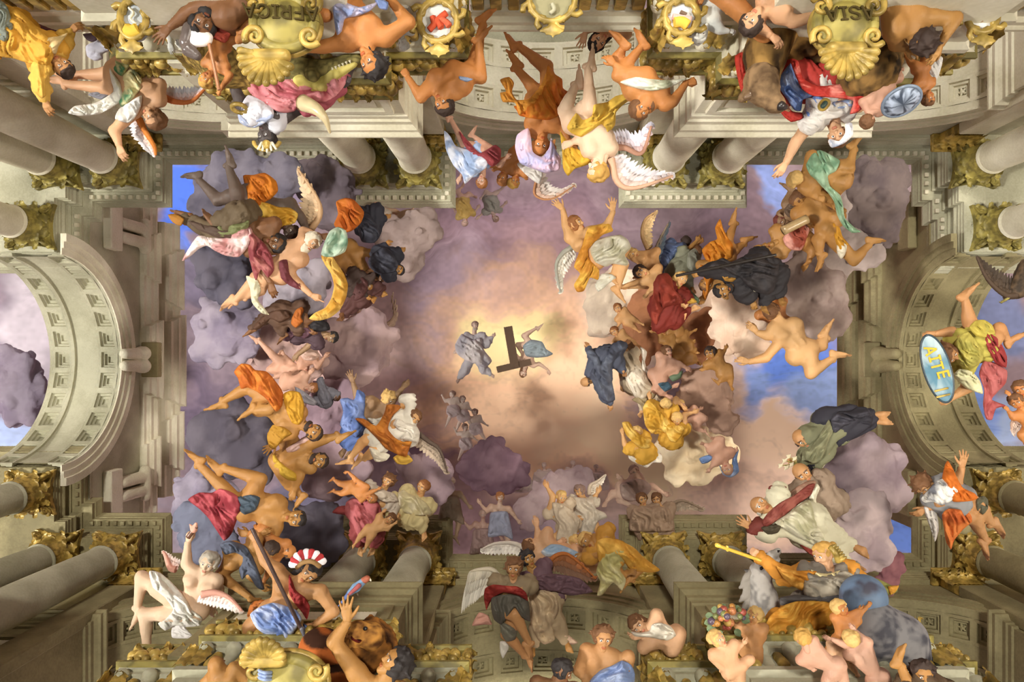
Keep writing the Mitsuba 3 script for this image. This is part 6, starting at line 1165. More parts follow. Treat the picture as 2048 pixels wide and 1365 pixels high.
fg('white robed angel dancing with an arm flung up to the left, lower middle', 200, 13.2, n=(1118, 1014), p=(1136, 1050), h=(1122, 996), aL=[(1106, 994), (1096, 978)], aR=[(1134, 1024), (1150, 1034)], lL=[(1120, 1070), (1100, 1078)], lR=[(1140, 1086), (1136, 1110)], robe=[('#c9b498', 'T')], face=(.3, .2, -.9), kind='w', skin='glow', hair_=('short', 'fair'),
   cl=[('#d2bfa4', [(1104, 1006), (1124, 1008), (1142, 1020), (1160, 1040), (1154, 1066), (1148, 1096), (1134, 1080), (1112, 1080), (1118, 1050), (1108, 1030)], 70, -.04, 'TL', 9, (11, 1.2), 'robe')])
for i, x in enumerate((1284, 1314)):
    fg(['brown haired head, left of two gazing down over the right hand cornice', 'brown haired head, right of two gazing down over the right hand cornice'][i], 190, 14.4, n=(x + 4, 1016), p=(x + 10, 1062), h=(x, 1000), aL=[(x - 18, 1034), (x - 10, 1050)], aR=[(x + 24, 1034), (x + 14, 1050)], face=((.2, -.3)[i], .2, -.9), kind='w', skin='glow', robe=[('#a58a72', 'TA')], hair_=('curly', 'brown'), cl=[('#a58a72', [(x - 20, 1020), (x, 1012), (x + 26, 1020), (x + 34, 1062), (x - 24, 1062)], 70, -.04, 'TA', 8)],
       wings=[([(x + 16, 1018), (x + 50, 1002), (x + 94, 1020)], [(x + 20, 1034), (x + 54, 1022), (x + 96, 1024)], '#8f7a66', '#b3a08a', .2, 10)] if i else [])
fg('dim rosy winged figure reclining above the right hand cornice', 190, 15.4, n=(1284, 958), p=(1250, 980), h=(1270, 944), aL=[(1262, 974), (1246, 962)], aR=[(1304, 972), (1326, 986)], lL=[(1240, 1000), (1260, 1012)], lR=[(1226, 988), (1216, 1000)], face=(-.5, .3, -.8), kind='w', skin='#cfae98', hair_=('short', 'mauve'), cl=[('#bda69a', [(1240, 970), (1262, 958), (1286, 960), (1304, 974), (1290, 996), (1262, 1004), (1244, 996)], 40, -.04, 'TL', 8)])
# group leaning on the bottom arch
fg('angel in a pale blue cloth with white wings seen from behind on the bottom cornice', 250, 11.0, n=(1078, 1088), p=(1120, 1112), h=(1062, 1090), aL=[(1076, 1080, .3), (1074, 1056)], aR=[(1094, 1096), (1112, 1088)], lL=[(1150, 1116), (1180, 1124)], lR=[(1150, 1100), (1176, 1110)], face=(-.6, -.2, .5), kind='w', skin='fair', hair_=('short', 'brown'), b=1,
   cl=[('#9db4cb', [(1082, 1104), (1100, 1090), (1120, 1090), (1146, 1100), (1168, 1112), (1150, 1116), (1120, 1114), (1092, 1114)], 10, -.04, 'TL', 8, (10, 1.2), 'drapery', '#d3dce0')],
   wings=[([(1062, 1106), (1030, 1088), (990, 1088), (962, 1100)], [(1050, 1116), (1024, 1112), (990, 1112), (960, 1108)], '#cfc4b4', '#efe8dc', .1, 14)])
fg('pale face pressed beside the angel in blue on the bottom cornice', 220, 11.3, n=(1168, 1100), p=(1186, 1130), h=(1154, 1086), aL=[(1160, 1110), (1150, 1112)], aR=[(1180, 1120), (1190, 1126)], face=(-.5, .1, -.8), kind='w', skin='glow', hair_=('curly', 'fair'), cl=[('#dcc9a8', [(1120, 1086), (1134, 1072), (1146, 1086), (1156, 1100), (1176, 1104), (1170, 1112), (1140, 1110)], 40, .03, '', 7)])
fg('angel in a billowing orange yellow cloak bending left over the bottom cornice', 270, 10.4, n=(1192, 1086), p=(1228, 1112), h=(1176, 1082), aL=[(1176, 1100), (1168, 1108)], aR=[(1196, 1076, .3), (1180, 1074)], lL=[(1240, 1156, -.3), (1250, 1150)], lR=[(1284, 1132), (1262, 1160), (1254, 1180)], robe=[('#c08a3a', 'T')], face=(-.9, -.1, -.3), kind='w', skin='ochre', hair_=('short', 'fair'),
   cl=[('#dd9f3c', [(1194, 1084), (1212, 1076), (1240, 1082), (1268, 1096), (1288, 1116), (1320, 1140), (1306, 1146), (1276, 1144), (1258, 1138), (1244, 1118), (1224, 1108), (1204, 1128), (1196, 1120)], 40, -.05, 'TL', 10, (13, 1.3), 'cloak', '#e8b656'), ('#c3b878', [(1198, 1124), (1212, 1102), (1230, 1094), (1248, 1100), (1252, 1120), (1240, 1140), (1252, 1160), (1244, 1182), (1226, 1166), (1206, 1190), (1194, 1192), (1200, 1164), (1192, 1146)], 60, -.08, 'TL', 10, (13, 1.3), 'robe', '#dcd3a0')])
fg('man with dark tousled hair looking up behind the woman with the red sash, bottom arch', 250, 9.6, n=(1064, 1144), p=(1100, 1196), h=(1056, 1120), aL=[(1040, 1170), (1006, 1176)], aR=[(1094, 1160), (1104, 1180)], lL=[(1110, 1240), (1130, 1280)], lR=[(1080, 1250), (1068, 1290)], robe=[('#6d5158', 'T'), ('#ab9474', 'L')], face=(.1, -.7, -.6), skin='ochre', hair_=('wild', 'black'),
   cl=[('#6d5158', [(1056, 1170), (1070, 1156), (1094, 1148), (1124, 1150), (1160, 1158), (1186, 1184), (1160, 1190), (1140, 1192), (1110, 1184), (1080, 1182)], 15, -.03, 'T', 9, (13, 1.2), 'cloak'), ('#b59c7c', [(1058, 1184), (1086, 1180), (1112, 1190), (1118, 1220), (1106, 1250), (1110, 1280), (1090, 1290), (1076, 1280), (1062, 1250), (1060, 1214)], 75, -.05, 'TL', 10, (14, 1.2), 'robe', '#c9b08c'), ('#d9b79a', [(1104, 1262), (1124, 1262), (1144, 1276), (1156, 1286), (1144, 1290), (1120, 1282)], 30, 0, '', 6)],
   wings=[([(1092, 1140), (1106, 1116), (1130, 1108), (1156, 1124), (1196, 1162)], [(1096, 1146), (1116, 1146), (1140, 1158), (1170, 1166), (1196, 1164)], '#a8622e', '#7a5a46', .12, 13)])
fg('white winged woman with a red sash embraced from behind, floating before the bottom arch', 290, 9.2, n=(1026, 1162), p=(1022, 1216), h=(1028, 1138), aL=[(996, 1172), (1010, 1190)], aR=[(1050, 1180), (1040, 1200)], lL=[(1030, 1230, -.5), (1060, 1290), (1074, 1316)], lR=[(1014, 1270), (1052, 1314), (1052, 1346)], robe=[('#8d7a5e', 'T', 'bodice')], face=(-.1, -.1, -1), kind='w', skin='tan', hair_=('wild', 'brown'),
   cl=[('#8f2c26', [(970, 1178), (986, 1170), (1010, 1172), (1036, 1174), (1052, 1186), (1056, 1204), (1036, 1192), (1006, 1186), (984, 1200), (972, 1222), (950, 1240), (944, 1248), (966, 1250), (976, 1240), (968, 1200)], 20, -.03, 'T', 8, (12, 1.2), 'sash', '#b04a3c'), ('#625d52', [(984, 1196), (1008, 1190), (1036, 1192), (1056, 1204), (1060, 1226), (1060, 1244), (1044, 1236), (1030, 1216), (1018, 1230), (1004, 1250), (988, 1240), (982, 1216)], 70, -.05, 'TL', 9, (13, 1.2), 'skirt'), ('#7a7666', [(1000, 1244), (1020, 1252), (1034, 1264), (1030, 1280), (1012, 1284), (1002, 1266)], 30, -.02, 'L', 7), ('#e6dfd0', [(1000, 1284), (1012, 1284), (1018, 1296), (1006, 1318), (1000, 1304)], 80, 0, '', 6), ('#d8a08c', [(958, 1226), (976, 1232), (984, 1250), (968, 1250), (944, 1252)], -30, -.02, '', 6)],
   wings=[([(1002, 1160), (984, 1140), (956, 1140), (940, 1144)], [(980, 1184), (960, 1196), (940, 1214), (920, 1228)], '#b3a891', '#d6cfbf', .1, 13)])
fg('bushy haired bare chested man seated with a blue cloth at the bottom edge', 340, 7.2, n=(1204, 1300), p=(1200, 1376), h=(1206, 1278), aL=[(1156, 1342), (1180, 1366)], aR=[(1236, 1340), (1222, 1366)], lL=[(1240, 1420, -.3), (1230, 1470)], lR=[(1256, 1316, -.4), (1250, 1372)], sh=((1174, 1302), (1228, 1316)), face=(.05, .1, -1), skin='tan', hair_=('wild', 'brown'), hands=('relax', 'relax'),
   cl=[('#8fa3d0', [(1180, 1362), (1200, 1342), (1224, 1332), (1244, 1322), (1262, 1330), (1270, 1350), (1262, 1376), (1180, 1380)], -30, -.06, 'TL', 10, (13, 1.2), 'cloth', '#b3c0de')])
fg('dark haired man in profile at the bottom edge, left of the bushy haired man', 330, 7.0, n=(1112, 1368), p=(1100, 1440), h=(1124, 1344), aL=[(1090, 1400), (1080, 1430)], aR=[(1130, 1410), (1140, 1430)], face=(1, -.1, -.25), skin='brown', hair_=('curly', 'black'))
fg('boy in white sleeves lying on the garland cornice, right of the bottom arch', 300, 7.6, n=(1296, 1262), p=(1346, 1282), h=(1276, 1250), aL=[(1318, 1272, -.3), (1284, 1274)], aR=[(1330, 1262), (1346, 1276)], face=(.1, .2, -1), skin='fair', hair_=('long', 'brown'),
   cl=[('#e2d8c4', [(1262, 1264), (1280, 1266), (1298, 1262), (1304, 1250), (1320, 1246), (1342, 1254), (1352, 1272), (1334, 1282), (1300, 1276), (1270, 1274)], 10, -.06, 'TA', 8, (11, 1.2), 'sleeves')])
# ------------------------------------------------------------------ bottom left: woman with feather crown, giant, beast
fg('winged white robed figure raising a torch at the lower left', 320, 9.0, n=(410, 1150), p=(384, 1214), h=(418, 1128), aL=[(372, 1128), (376, 1086), (380, 1066)], aR=[(438, 1180, .4), (426, 1215, .5)], lL=[(284, 1156), (274, 1220), (258, 1242)], lR=[(290, 1230, -.3), (294, 1302), (284, 1328)], sh=((392, 1148), (432, 1162)), face=(-.1, .35, -.9), kind='w', skin='pale', hair_=('curly', 'grey'), hands=('grip', 'relax'),
   cl=[('#e9e5db', [(298, 1143), (320, 1146), (344, 1166), (362, 1186), (374, 1202), (384, 1220), (404, 1236), (400, 1252), (372, 1255), (352, 1252), (330, 1262), (316, 1248), (334, 1236), (346, 1220), (330, 1196), (306, 1176)], 50, -.03, 'TL', 9, (12, 1.3), 'robe', '#d3d0c2'), ('#efeae4', [(344, 1256), (362, 1244), (376, 1262), (388, 1276), (366, 1278), (344, 1276)], 20, 0, 'L', 7)],
   wings=[([(404, 1190), (430, 1186), (458, 1196), (486, 1224)], [(392, 1206), (420, 1214), (450, 1222), (484, 1230)], '#d8a08c', '#efe4dc', -.3, 13), ([(352, 1140), (340, 1136), (330, 1110), (324, 1104)], [(362, 1120), (348, 1112), (336, 1106), (324, 1102)], '#d8a08c', '#efe0d8', .2, 9)])
rod('torch', 'small torch in the raised fist of the white robed figure', 'torch', (376, 1076), (392, 1054), 8.8, .03, '#6a4a3a', more=[('flame', [((388, 1060), (392, 1048), 7, 3), ((384, 1056), (380, 1050), 4, 2)], '#d8a08a')])
fg('woman in feather crown holding a spear, with red sash and blue skirt, lower left', 350, 7.8, n=(592, 1166), p=(556, 1228), h=(618, 1146), aL=[(530, 1122), (512, 1086), (506, 1074)], aR=[(668, 1224), (630, 1250), (620, 1254)], lL=[(484, 1270), (484, 1312), (470, 1330)], lR=[(606, 1292), (548, 1350), (530, 1366)], sh=((554, 1142), (640, 1184)), face=(-.1, .3, -.95), kind='w', skin='tan', hair_=('long', 'black'), hands=('grip', 'grip'),
   cl=[('#9c3433', [(578, 1150), (586, 1166), (592, 1182), (610, 1196), (620, 1214), (614, 1240), (604, 1226), (588, 1206), (578, 1186)], 60, -.06, 'T', 6, (11, 1.1), 'sash'), ('#7f97cc', [(500, 1230), (520, 1214), (546, 1206), (570, 1212), (594, 1222), (604, 1240), (590, 1262), (574, 1286), (552, 1282), (532, 1272), (512, 1256)], 40, -.2, 'TL', 10, (13, 1.3), 'skirt', '#c3cde6'), ('#53648f', [(606, 1248), (622, 1256), (646, 1266), (640, 1282), (622, 1288), (610, 1270)], 50, -.02, 'L', 7)])
k = thing('feather_crown', 'crown of red and white feathers on the woman with the spear', 'crown')
for i in range(9):
    a = math.radians(-170 + 18.5 * i); x, y = 616 + 21 * math.cos(a), 1134 + 19 * math.sin(a)
    m = blob([(W(x, y, 7.45), W(616 + 32 * math.cos(a), 1134 + 29 * math.sin(a), 7.5), .03, .042)], .014, .01)
    put(k, 'feather', m, 'fabric', smooth=True, color=np.tile(lin('#a83436' if i % 2 else '#e6e0e2'), (len(m[0]), 1)), label='red feather' if i % 2 else 'white feather')
v, f = tube(spline([W(594, 1136, 7.4), W(606, 1126, 7.34), W(624, 1124, 7.34), W(640, 1134, 7.4)], 14), .025, 8); put(k, 'band', (v, f), 'fabric', smooth=True, color=np.tile(lin('#8a6a42'), (len(v), 1)))
rod('spear', 'dark spear held upright by the woman with the feather crown', 'spear', (504, 1058), (604, 1262), 7.2, .02, '#43322c', more=[('point', [((604, 1258), (612, 1286), 5, 1.5)], '#5b5a60')])
pk = thing('parrot', 'blue and red parrot perched over the panelled pedestal, lower left', 'parrot'); pz = 7.5
for nm, bb, c_ in (('body', [((712, 1176), (726, 1164), 9, 7), ((700, 1186), (712, 1176), 6, 9)], '#6f8aa6'), ('head', [((728, 1162), (734, 1158), 7, 6.5)], '#9c5a44'), ('beak', [((739, 1159), (743, 1163), 3, 1.5)], '#d6cdb4'), ('tail', [((702, 1184), (676, 1214), 5, 1.5), ((700, 1182), (684, 1206), 4, 1.5)], '#4f5f8a'), ('wing_fold', [((718, 1172), (698, 1190), 5, 3)], '#8e4a48'), ('foot', [((714, 1186), (716, 1192), 2, 1.5)], '#5b4a3c')):
    v, f = blob([(W(*a, pz - (.06 if nm in ('wing_fold',) else 0)), W(*b, pz - (.06 if nm in ('wing_fold',) else 0)), ra * pz / F, rb * pz / F) for a, b, ra, rb in bb], .011, .015); put(pk, nm, (v, f), 'fabric', smooth=True, color=lin(c_) * (.7 + .6 * meshkit.fbm(v * 22, 3))[:, None])
# brown beast and tiger striped body
bs = thing('lion', 'roaring brown maned beast with an orange striped flank, lower left', 'lion'); lz = 6.5
def Lx(x, y, d=0): return W(x, y, lz + d)
m, c = fur(blob([(Lx(720, 1300), Lx(752, 1290), .2, .19), (Lx(700, 1290), Lx(730, 1320), .16, .16), (Lx(740, 1262), Lx(756, 1282), .12, .12)], .02, .06), '#3a2416', '#96622c', 14, .04); put(bs, 'mane', m, 'matte', smooth=True, color=c)
m, c = fur(blob([(Lx(718, 1268, -.15), Lx(742, 1274, -.12), .1, .13), (Lx(700, 1262, -.16), Lx(716, 1262, -.18), .07, .09), (Lx(704, 1288, -.12), Lx(712, 1296, -.12), .05, .07), (Lx(750, 1284, -.1), Lx(756, 1292, -.1), .06, .05)], .016, .03, sub=[(Lx(704, 1275, -.2), Lx(718, 1280, -.2), .05, .05)]), '#5b3820', '#b5803e', 18, .012); put(bs, 'head', m, 'matte', smooth=True, color=c)
for nm, bb, c_ in (('mouth', [(Lx(708, 1276, -.14), Lx(718, 1280, -.14), .035, .04)], '#5b1f1a'), ('nose', [(Lx(694, 1258, -.2), Lx(698, 1256, -.21), .03, .03)], '#2a1a14'), ('eye', [(Lx(730, 1258, -.25), Lx(731, 1258, -.25), .02, .02)], '#140e0a')):
    v, f = blob(bb, .011, .01); put(bs, nm, (v, f), 'glossy', smooth=True, color=np.tile(lin(c_), (len(v), 1)))
m = blob([(Lx(640, 1300, .15), Lx(650, 1380, .2), .19, .26), (Lx(640, 1300, .15), Lx(700, 1310, .2), .17, .18)], .022, .08)
st_ = np.clip((np.sin(m[0][:, 1] * 24 + 3 * meshkit.noise(m[0] * 5)) - .35) * 4, 0, 1)[:, None]; put(bs, 'striped_body', m, 'matte', smooth=True, color=lin('#a5592a') * (1 - st_) + lin('#3a2318') * st_)
fg('bare shouldered giant throwing up a splayed hand, bottom left', 470, 6.1, n=(754, 1370), p=(770, 1470), h=(790, 1330), aL=[(668, 1284), (694, 1246), (692, 1220)], aR=[(820, 1420), (810, 1440)], sh=((714, 1346), (800, 1386)), face=(-.3, -.9, -.3), skin='ochre', hair_=('wild', 'black'), hands=('open', 'relax'))
b_ = free('orange spotted leopard skin behind the blue skirt, lower left', 'pelt', 'pelt', 8.4)
def spots(P, C): n = meshkit.noise(np.c_[P / 4.0, P[:, 0] * 0]); return C * np.where(n > .66, .3, 1)[:, None]
cloth(b_, '#b5682c', [(498, 1216), (506, 1204), (524, 1200), (540, 1204), (520, 1216), (504, 1236), (494, 1234)], 30, 0, '', 9, (12, .6), 'skin', None, None, 'fabric', False, spots)
cartouche(572, 1374, 5.9, 66, 52, '', 'olive gold cartouche with scallop shells at the bottom left, cut by the edge', (532, 1322, 46, (-1, .05)))
v, f = cat([tube(spline([W(518, 1342 + i * 7, 5.86), W(528, 1346 + i * 7, 5.74), W(542, 1346 + i * 7, 5.86)], 8), .014, 6) for i in range(3)]); put(thing('sandal', 'pale blue sandal on the foot of the woman with the feather crown', 'sandal'), None, (v, f), 'fabric', smooth=True, color=np.tile(lin('#8fa0c4'), (len(v), 1)))
fg('crouching tanned man with knee raised at the bottom edge, left of the shells', 360, 6.4, n=(420, 1420), p=(460, 1400), h=(420, 1440), lL=[(432, 1330, -.2), (424, 1390)], lR=[(470, 1340), (520, 1380)], aL=[(400, 1380), (420, 1350)], skin='ochre', hair_=None)
# ------------------------------------------------------------------ bottom right: crowned woman with globe, horses, children
fg('blond woman with a gold crown, orange sleeves and grey bodice holding a sceptre, lower right', 370, 8.0, n=(1654, 1140), p=(1630, 1218), h=(1648, 1112), aL=[(1576, 1158), (1524, 1118)], aR=[(1724, 1170, -.2), (1740, 1180)], lL=[(1560, 1250), (1540, 1320)], lR=[(1640, 1290), (1600, 1350)], sh=((1610, 1146), (1700, 1144)), robe=[('#857c70', 'T', 'bodice'), ('#bb7d2c', 'L', 'skirt'), ('#cc8a36', 'A', 'sleeves')], face=(-.9, -.1, -.4), kind='w', skin='fair', hair_=('bun', 'blond'), hands=('grip', 'relax'),
   cl=[('#8c8375', [(1606, 1170), (1616, 1146), (1636, 1152), (1660, 1150), (1690, 1142), (1716, 1156), (1730, 1174), (1706, 1186), (1670, 1192), (1640, 1200), (1610, 1192)], 15, -.04, 'TA', 9, (13, 1.2), 'bodice', '#a59a86'), ('#d28a30', [(1552, 1132), (1566, 1136), (1592, 1142), (1618, 1142), (1634, 1144), (1620, 1160), (1604, 1182), (1586, 1172), (1566, 1156)], 30, -.05, 'TA', 9, (12, 1.2), 'sleeve', '#dfa64c'), ('#dccb96', [(1622, 1140), (1636, 1146), (1656, 1148), (1680, 1142), (1670, 1156), (1640, 1166), (1626, 1158)], 10, -.1, 'T', 6),
       ('#c9872c', [(1522, 1300), (1526, 1264), (1540, 1232), (1566, 1212), (1600, 1202), (1640, 1202), (1680, 1212), (1690, 1230), (1672, 1252), (1660, 1270), (1630, 1280), (1596, 1300), (1570, 1316), (1546, 1334), (1526, 1346)], -35, -.2, 'TL', 12, (17, 1.2), 'brocade_cloak', '#dba748'), ('#5c5856', [(1560, 1196), (1590, 1190), (1620, 1192), (1660, 1190), (1690, 1190), (1680, 1210), (1630, 1204), (1590, 1206), (1562, 1212)], 5, -.1, 'T', 8), ('#8c8a4a', [(1704, 1146), (1730, 1150), (1760, 1160), (1796, 1180), (1780, 1192), (1750, 1186), (1722, 1170)], 20, .1, '', 8, (12, 1.1)), ('#d79a3a', [(1776, 1174), (1798, 1172), (1790, 1186), (1780, 1190)], 20, .05, '', 5)])
k = thing('crown', 'gold crown at the back of the blond woman with the sceptre', 'crown')
for i in range(6): put(k, 'point', blob([(W(1664 + i * 3, 1096 + i * 5, 7.7), W(1672 + i * 4, 1090 + i * 5, 7.66), .03, .014)], .012, .01), 'gilt', smooth=True)
put(k, 'band', tube(spline([W(1660, 1094, 7.7), W(1670, 1106, 7.66), W(1676, 1124, 7.7)], 10), .03, 8), 'gilt', smooth=True)
rod('sceptre', 'slim golden sceptre held out to the left by the crowned woman', 'sceptre', (1436, 1092), (1522, 1122), 7.7, .02, '#c9a23c', more=[('head', [((1434, 1091), (1444, 1095), 5, 3), ((1454, 1094), (1455, 1102), 3, 3)], '#d9b549')])
gk = thing('globe', 'large blue grey globe embraced by children, lower right', 'globe'); m = trimesh.creation.icosphere(subdivisions=4, radius=.24); v = np.array(m.vertices); t = np.clip((meshkit.fbm(v * 5 + 4, 4) - .45) * 5, 0, 1)[:, None]
put(gk, None, (v * (1, 1, .95) + W(1727, 1196, 7.4), np.array(m.faces)), 'skin', smooth=True, color=lin('#5f7289') * (1 - t) + lin('#454450') * t)
hk = thing('horse', 'dappled grey horse raising its head beside the sceptre, lower right', 'horse'); hz = 8.3
def Hx(x, y, d=0): return W(x, y, hz + d)
def dapple(v, c1='#6f6b66', c2='#a39d94'): t = np.clip((meshkit.noise(v * 22) * .5 + meshkit.fbm(v * 6, 3) - .55) * 4, 0, 1)[:, None]; return lin(c1) * (1 - t) + lin(c2) * t
m = blob([(Hx(1519, 1160), Hx(1526, 1196), .135, .165), (Hx(1526, 1196), Hx(1528, 1262), .17, .26), (Hx(1514, 1142), Hx(1524, 1150, -.03), .09, .12), (Hx(1520, 1140), Hx(1545, 1112), .085, .055), (Hx(1530, 1148, -.03), Hx(1542, 1128), .085, .05), (Hx(1545, 1112), Hx(1556, 1103), .055, .04), (Hx(1542, 1128), Hx(1555, 1120), .045, .036), (Hx(1512, 1136), Hx(1516, 1130), .05, .04)], .018, .025); put(hk, 'body', m, 'fabric', smooth=True, color=dapple(m[0]))
for nm, bb, c_ in (('ear', [(Hx(1502, 1146), Hx(1488, 1140), .04, .01)], '#5d5852'), ('mane', [(Hx(1500 - i % 2 * 5, 1146 + i * 9), Hx(1488 - i % 3 * 4, 1158 + i * 9), .045, .02) for i in range(8)], '#8c857a'), ('eye', [(Hx(1522, 1138, -.1), Hx(1523, 1137, -.1), .02, .02)], '#1a1512'), ('nostril', [(Hx(1556, 1104, -.035), Hx(1558, 1102, -.035), .016, .014)], '#2f2826')):
    v, f = blob(bb, .013, .02); put(hk, nm, (v, f), 'fabric', smooth=True, color=np.tile(lin(c_), (len(v), 1)))
hk = thing('horse', 'dark grey dappled horse rump rising behind the children, lower right', 'horse'); hz = 7.3
m = blob([(Hx(1750, 1260), Hx(1800, 1280), .3, .26), (Hx(1740, 1250), Hx(1730, 1290), .2, .16), (Hx(1800, 1280), Hx(1830, 1360), .25, .22), (Hx(1726, 1270), Hx(1742, 1310), .14, .1)], .026, .08); put(hk, 'body', m, 'fabric', smooth=True, color=dapple(m[0], '#45444a', '#7d7a7a'))
v, f = blob([(Hx(1810, 1270, -.1), Hx(1850, 1320, -.1), .05, .07), (Hx(1850, 1320, -.1), Hx(1880, 1390, 0), .07, .08)], .02, .03); put(hk, 'tail', (v, f), 'fabric', smooth=True, color=np.tile(lin('#33343a'), (len(v), 1)))
fb = thing('fruit_basket', 'heap of fruit and leaves carried by a child, lower right', 'basket')
v, f = lathe([(.04, .16), (.12, .14), (.17, .02), (.16, 0)], 20); put(fb, 'basket', xf((v, f), np.eye(3), W(1452, 1246, 7.0)), 'matte', smooth=30, color=None) if False else None
rng = np.random.default_rng(5)
for i in range(26):
    a, r = rng.uniform(0, 6.28), rng.uniform(0, 1) ** .6; x, y = 1454 + 34 * r * math.cos(a), 1234 + 24 * r * math.sin(a)
    c_ = ['#a8763a', '#94493a', '#b08f48', '#747848', '#584a55', '#ab6d44'][i % 6]; q = trimesh.creation.icosphere(subdivisions=2, radius=rng.uniform(.024, .042)); v = np.array(q.vertices) + W(x, y, 6.95 - .12 * (1 - r))
    put(fb, 'fruit', (v, np.array(q.faces)), 'glossy', smooth=True, color=np.tile(lin(c_), (len(v), 1)))
for i in range(14):
    a = rng.uniform(0, 6.28); v, f = blade(W(1454 + 30 * math.cos(a), 1240 + 24 * math.sin(a), 6.98), W(1454 + 46 * math.cos(a), 1244 + 36 * math.sin(a), 7.0), .07, np.array([0, 0, -1.0]), .01); put(fb, 'leaf', (v, f), 'fabric', smooth=True, color=np.tile(lin('#6f7f5c'), (len(v), 1)))
for l, H, z, a in (
 ('curly child carrying the heap of fruit, lower right', 190, 7.2, dict(n=(1506, 1252), p=(1502, 1298), h=(1510, 1234), aL=[(1484, 1262), (1470, 1250)], aR=[(1526, 1276), (1520, 1290)], lL=[(1480, 1290, -.4), (1492, 1324)], lR=[(1516, 1322), (1504, 1342)], face=(-.7, -.1, -.5), skin='tan')),
 ('chubby child gazing up with open mouth below the heap of fruit', 200, 6.7, dict(n=(1446, 1296), p=(1466, 1340), h=(1434, 1280), aL=[(1424, 1316), (1440, 1336)], aR=[(1470, 1300), (1484, 1290)], lL=[(1500, 1320, -.3), (1462, 1348)], lR=[(1480, 1370), (1440, 1372)], face=(.3, -.6, -.7), skin='fair')),
 ('child with an orange back hugging the globe from the left', 190, 7.1, dict(n=(1692, 1236), p=(1686, 1282), h=(1680, 1218), aL=[(1676, 1240), (1716, 1222), (1734, 1214)], aR=[(1710, 1236), (1732, 1216)], lL=[(1660, 1300), (1650, 1330)], lR=[(1704, 1312), (1710, 1340)], face=(.5, .2, -.7), skin='warm', b=1)),
 ('pale child seen from behind with blond curls, bottom right', 200, 6.4, dict(n=(1612, 1300), p=(1668, 1336), h=(1606, 1278), aL=[(1600, 1322), (1620, 1336)], aR=[(1640, 1306), (1660, 1318)], lL=[(1690, 1370), (1700, 1400)], lR=[(1650, 1380), (1640, 1410)], face=(-.2, -.2, .9), skin='rose', b=1)),
 ('auburn child looking down between two pale backs, bottom right', 190, 6.8, dict(n=(1682, 1300), p=(1660, 1330), h=(1698, 1312), aL=[(1700, 1330), (1712, 1346)], aR=[(1690, 1280), (1700, 1270)], face=(.2, .6, -.7), skin='fair')),
 ('pale child lying on its belly with raised arms, bottom right', 200, 6.5, dict(n=(1714, 1296), p=(1754, 1356), h=(1704, 1280), aL=[(1690, 1290), (1664, 1280)], aR=[(1730, 1282), (1712, 1264)], lL=[(1780, 1390), (1790, 1410)], lR=[(1740, 1400), (1740, 1420)], face=(-.3, -.6, .4), skin='rose', b=1))):
    fg(l, H, z, kind='c', hair_=('curly', 'blond' if 'blond' in l else ('auburn' if 'auburn' in l else 'fair')), **a)
fg('man crouching under the horse whose big bare foot shows, bottom right edge', 360, 6.2, n=(1850, 1400), p=(1840, 1380), h=(1846, 1350), lL=[(1830, 1400), (1800, 1330), (1820, 1296)], aL=[(1820, 1420), (1810, 1440)], aR=[(1880, 1430), (1890, 1440)], robe=[('#5a4632', 'T')], face=(-.2, .4, -.8), skin='ochre', hair_=('wild', 'dark'))
# ------------------------------------------------------------------ right hand group in the opening
fg('winged angel lifting both arms, in orange mantle and white skirt, right of centre', 270, 11.4, n=(1160, 470), p=(1200, 510), h=(1152, 452), aL=[(1132, 452), (1126, 420), (1120, 414)], aR=[(1214, 452), (1226, 424), (1226, 412)], lL=[(1248, 500), (1226, 550), (1240, 560)], lR=[(1246, 530), (1236, 576), (1250, 590)], sh=((1140, 476), (1184, 464)), face=(.3, -.8, -.4), kind='w', skin='glow', hair_=('curly', 'auburn'), hands=('open', 'open'),
   cl=[('#cf8a30', [(1176, 456), (1196, 450), (1218, 448), (1226, 462), (1206, 470), (1190, 484), (1176, 500), (1180, 520), (1198, 540), (1196, 560), (1180, 556), (1168, 582), (1154, 584), (1148, 570), (1160, 548), (1148, 534), (1156, 510), (1164, 492)], -50, -.04, 'TA', 9, (12, 1.3), 'mantle', '#e3b04a'), ('#d9d3bc', [(1180, 500), (1190, 482), (1212, 474), (1240, 470), (1256, 480), (1262, 496), (1250, 510), (1258, 526), (1252, 532), (1226, 528), (1212, 534), (1190, 524)], -30, -.05, 'TL', 10, (13, 1.3), 'skirt', '#b9b496'), ('#dcd7c2', [(1190, 570), (1204, 548), (1222, 548), (1232, 556), (1220, 566), (1206, 578), (1196, 584)], -30, -.02, 'L', 7)],
   wings=[([(1148, 492), (1124, 508), (1112, 536), (1122, 590)], [(1152, 516), (1142, 534), (1128, 558), (1124, 592)], '#9c9a8c', '#e6e0d0', .12, 13)])
fg('golden haired child angel with lifted wings, right of the angel with raised arms', 200, 12.0, n=(1290, 506), p=(1300, 544), h=(1268, 508), aL=[(1290, 530), (1280, 544)], aR=[(1310, 512), (1316, 526)], lL=[(1296, 570), (1260, 574)], lR=[(1318, 566), (1330, 580)], face=(-.8, .3, -.4), kind='w', skin='glow', hair_=('curly', 'fair'),
   wings=[([(1296, 500), (1284, 470), (1290, 440), (1314, 422)], [(1306, 492), (1306, 472), (1308, 450), (1316, 424)], '#a5835a', '#c7aa7c', .1, 11), ([(1306, 560), (1302, 530), (1314, 490), (1338, 444)], [(1322, 540), (1322, 520), (1330, 490), (1342, 448)], '#7a6a58', '#4f5b68', .1, 12)])
